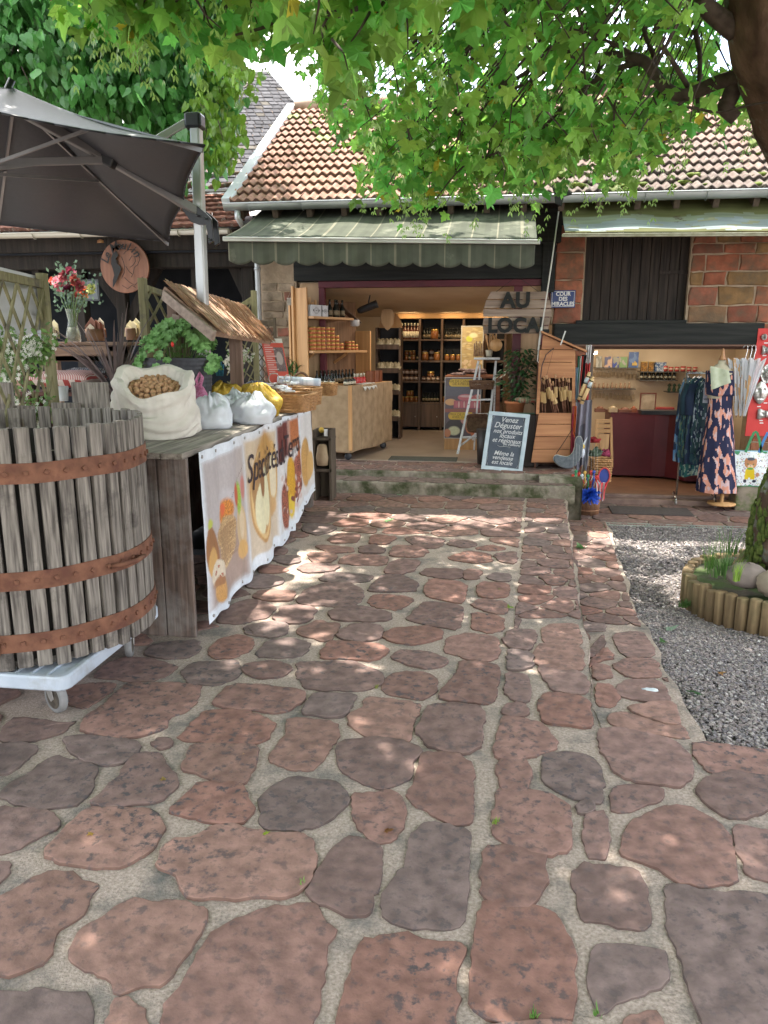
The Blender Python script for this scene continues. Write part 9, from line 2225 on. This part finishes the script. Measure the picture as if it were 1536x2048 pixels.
b = MB(); b.grid(lambda u, v: (w1*u, -.015*math.sin(PI*u)*math.sin(PI*v)-.006*math.sin(u*9+v*4), h1*v), 170, 150, col=tt.col()); b.build('front_face', M('laminated_print', .95, 1.05, vcol=True, rough=.3, sc=4), TG)
b = MB(); b.box(0, w1, .004, .12, 0, h1*.98); b.build('bag_body', M1('green_edge', (.03,.22,.09), .5), TG)
for q, cc in ((0, (.02,.20,.07)), (.35, (.03,.16,.40))):
    b = MB(); x0, x1 = w1*(.30+q), w1*(.72+q); 
    pts = [(x0,-.004,h1-.02),(x0+(x1-x0)*.22,-.004,h1+.12),(x0+(x1-x0)*.42,.0,h1+.21),(x0+(x1-x0)*.58,.0,h1+.21),(x0+(x1-x0)*.78,-.004,h1+.12),(x1,-.004,h1-.02)]
    for p, q2 in zip(pts[:-1], pts[1:]): b.bar(p, q2, .004, .028, up=(.5,0,.5))
    b.build('handle', M1('strap%d' % int(q*10), cc, .6), TG)

# ================================================================ LOG-RING PLANTER AND GREENERY
PCx, PCy, PR_ = 2.27, 5.42, .80
LG = thing('log_edging', 'ring of upright half-round treated logs edging the maple', 'planter edging', (PCx, PCy, -.25)); r = random.Random(4)
m_log = grain('treated_log', (.13,.085,.042), (.28,.195,.10), 'z', bump=.003, rough=.8, k=1.2, c3=(.11,.10,.045), s3=3, t3=.62, w3=.1)
nl = 62
for i in range(nl):
    a = 2*PI*i/nl; p = Vector((PCx+PR_*math.cos(a), PCy+PR_*math.sin(a), 0)); gzz = grav_z(p.x, p.y); top = gzz+.235+r.uniform(-.012,.012); rr = PR_*PI/nl*.97
    b = MB(); t1 = (r.uniform(-.006,.006), r.uniform(-.006,.006)); q = (p.x-PCx, p.y-PCy)
    b.tube([(q[0], q[1], gzz-.05+.25), (q[0]+t1[0], q[1]+t1[1], top-.006+.25), (q[0]+t1[0], q[1]+t1[1], top+.25)], [rr, rr, rr*.86], 14); b.build('log', m_log, LG)
b = MB(); b.grid(lambda u, v: (PCx+(PR_-.03)*u*math.cos(2*PI*v), PCy+(PR_-.03)*u*math.sin(2*PI*v), -.06+.05*(1-u)+.02*mnoise.noise(Vector((u*9, v*20, 0)))), 14, 60)
tag(b.build('planter_soil', M('planter_earth', (.045,.038,.03), (.10,.085,.06), rough=.95, sc=12, bump=.015, bsc=30, c3=(.05,.08,.02), s3=4, t3=.5)), kind='structure')
b = MB(); b.ell((0,0,0), (.13,.12,.085), 18, 12, jit=.07); single('boulder', b, M('grey_boulder', (.16,.13,.115), (.27,.22,.19), rough=.9, sc=7, bump=.006), 'purple-grey boulder at the foot of the maple trunk', 'rock', at(1490, 1140, 5.05)+Vector((.03,.05,-.05)))
b = MB(); b.ell((0,0,0), (.15,.13,.10), 18, 12, jit=.07); single('boulder', b, M('tan_boulder', (.24,.19,.14), (.34,.28,.21), rough=.9, sc=7, bump=.006), 'larger tan boulder at the right edge inside the log ring', 'rock', at(1545, 1150, 4.95)+Vector((.06,0,-.06)))
def tuft(name, label, base, n, H, sp, c, seed, group=None, wd=.003):
    r = random.Random(seed); b = MB()
    for i in range(n):
        a = r.uniform(0, 2*PI); L_ = H*r.uniform(.5,1.1); q = sp*r.random(); x, y = q*math.cos(a), q*math.sin(a); ln = r.uniform(.05,.45); s_ = Vector((-math.sin(a+.5), math.cos(a+.5), 0))*wd; k = r.uniform(.7,1.3); vs = []
        for j in range(5): f = j/4; p = Vector((x+math.cos(a)*L_*ln*f*f, y+math.sin(a)*L_*ln*f*f, L_*(f-.25*ln*f*f))); vs += [p-s_*(1-f*.9), p+s_*(1-f*.9)]
        b.add(vs, [(2*j, 2*j+1, 2*j+3, 2*j+2) for j in range(4)], 0, True, tuple(v*k for v in c))
    return single(name, b, leafmat('grass_blade', .9, 1.1, .3, .6), label, 'plant', base, group=group)
tuft('weed', 'tall thin green weed at the left inside the log ring', at(1418, 1138, 5.35), 34, .26, .05, (.13,.27,.05), 1)
tuft('weed', 'feathery green weed clump in the middle of the log ring', at(1450, 1150, 5.15), 130, .17, .12, (.08,.17,.04), 2, wd=.004)
tuft('weed', 'bright yellow-green grass tuft near the front logs', at(1472, 1162, 4.9), 34, .14, .025, (.26,.40,.07), 3, wd=.004)
tuft('weed', 'thin weeds behind the middle clump by the trunk', at(1457, 1110, 5.6), 50, .25, .09, (.11,.22,.05), 4)
tuft('weed', 'low green weed outside the left side of the log ring', gr(1368, 1212, -.2), 60, .05, .05, (.07,.14,.035), 5, wd=.005)
for i, (px, py, n, c, lab) in enumerate(((990,1650,26,(.22,.34,.05),'yellow-green sprout in the mortar joint of the kerb line'), (604,1772,10,(.16,.34,.05),'tiny sprout at the edge of the widest foreground slab'), (752,1376,14,(.26,.28,.08),'dry yellowish sprout between two slabs'), (1068,2040,22,(.12,.26,.05),'small weed at the bottom picture edge beside the kerb line'), (1196,2030,12,(.12,.26,.05),'tiny weed at the bottom right mortar joint'))):
    p = grz(px, py); tuft('sprout', lab, (p.x, p.y, gz(p.x, p.y)), n, .03, .012, c, 30+i, wd=.003)
# fallen leaves
fl_l = [(770,1043,.09,(.20,.50,.20),'fresh pale green leaf lying below the steps'), (1166,1098,.10,(.07,.22,.05),'dark green fallen leaf on the lower path'), (800,991,.06,(.20,.46,.22),'small pale leaf by the steps'), (1332,1268,.075,(.34,.46,.34),'pale grey-green leaf on the gravel'), (1328,1312,.05,(.08,.20,.05),'curled green leaf at the gravel edge'),
        (1384,1452,.06,(.06,.15,.05),'dark green leaf where the gravel meets the big slab'), (1432,1398,.04,(.42,.22,.06),'orange-brown dry leaf on the gravel'), (1022,1219,.04,(.26,.42,.05),'yellow-green leaf scrap on the kerb band'), (1001,1180,.03,(.26,.42,.05),'tiny yellow-green leaf scrap higher on the paving'), (770,1667,.03,(.25,.12,.04),'crumpled brown leaf on the small square slab'),
        (328,1565,.022,(.42,.30,.08),'little yellow leaf scrap on the pointed slab at left'), (184,1672,.02,(.42,.28,.06),'little yellow leaf scrap on the lower left slab'), (528,1672,.022,(.36,.48,.05),'lime leaf scrap on the mortar above the wide slab'), (490,1518,.025,(.36,.22,.12),'tan leaf scrap on the left middle slab')]
for i, (px, py, s, c, lab) in enumerate(fl_l):
    p = grz(px, py) if px < 1250 or py > 1480 else gr(px, py, -.22); z = gz(p.x, p.y)+.012 if px < 1250 or py > 1480 else grav_z(p.x, p.y)+.02
    rr = np.random.RandomState(i); nb = leaf_cloud('fallen_leaf', np.array([(0,0,0.)]), np.array([s]), np.array([(math.cos(i*2.1), math.sin(i*2.1), .05)]), np.array([(.1,.1,1)]), mt, mtri, m_maple, None, np.array([c]), fold=.15, droop=-.2, seed=i)
    nb.location = (p.x, p.y, z); tag(nb, lab, 'leaf')
b = MB(); b.ell((0,0,0), (.035,.02,.004), 12, 4, jit=.3); p = grz(1300, 1384)
single('bird_dropping', b, M1('chalky_white', (.6,.66,.68), .8), 'pale splash mark on the sunny path slab', 'mark', (p.x, p.y, gz(p.x, p.y)+.012))
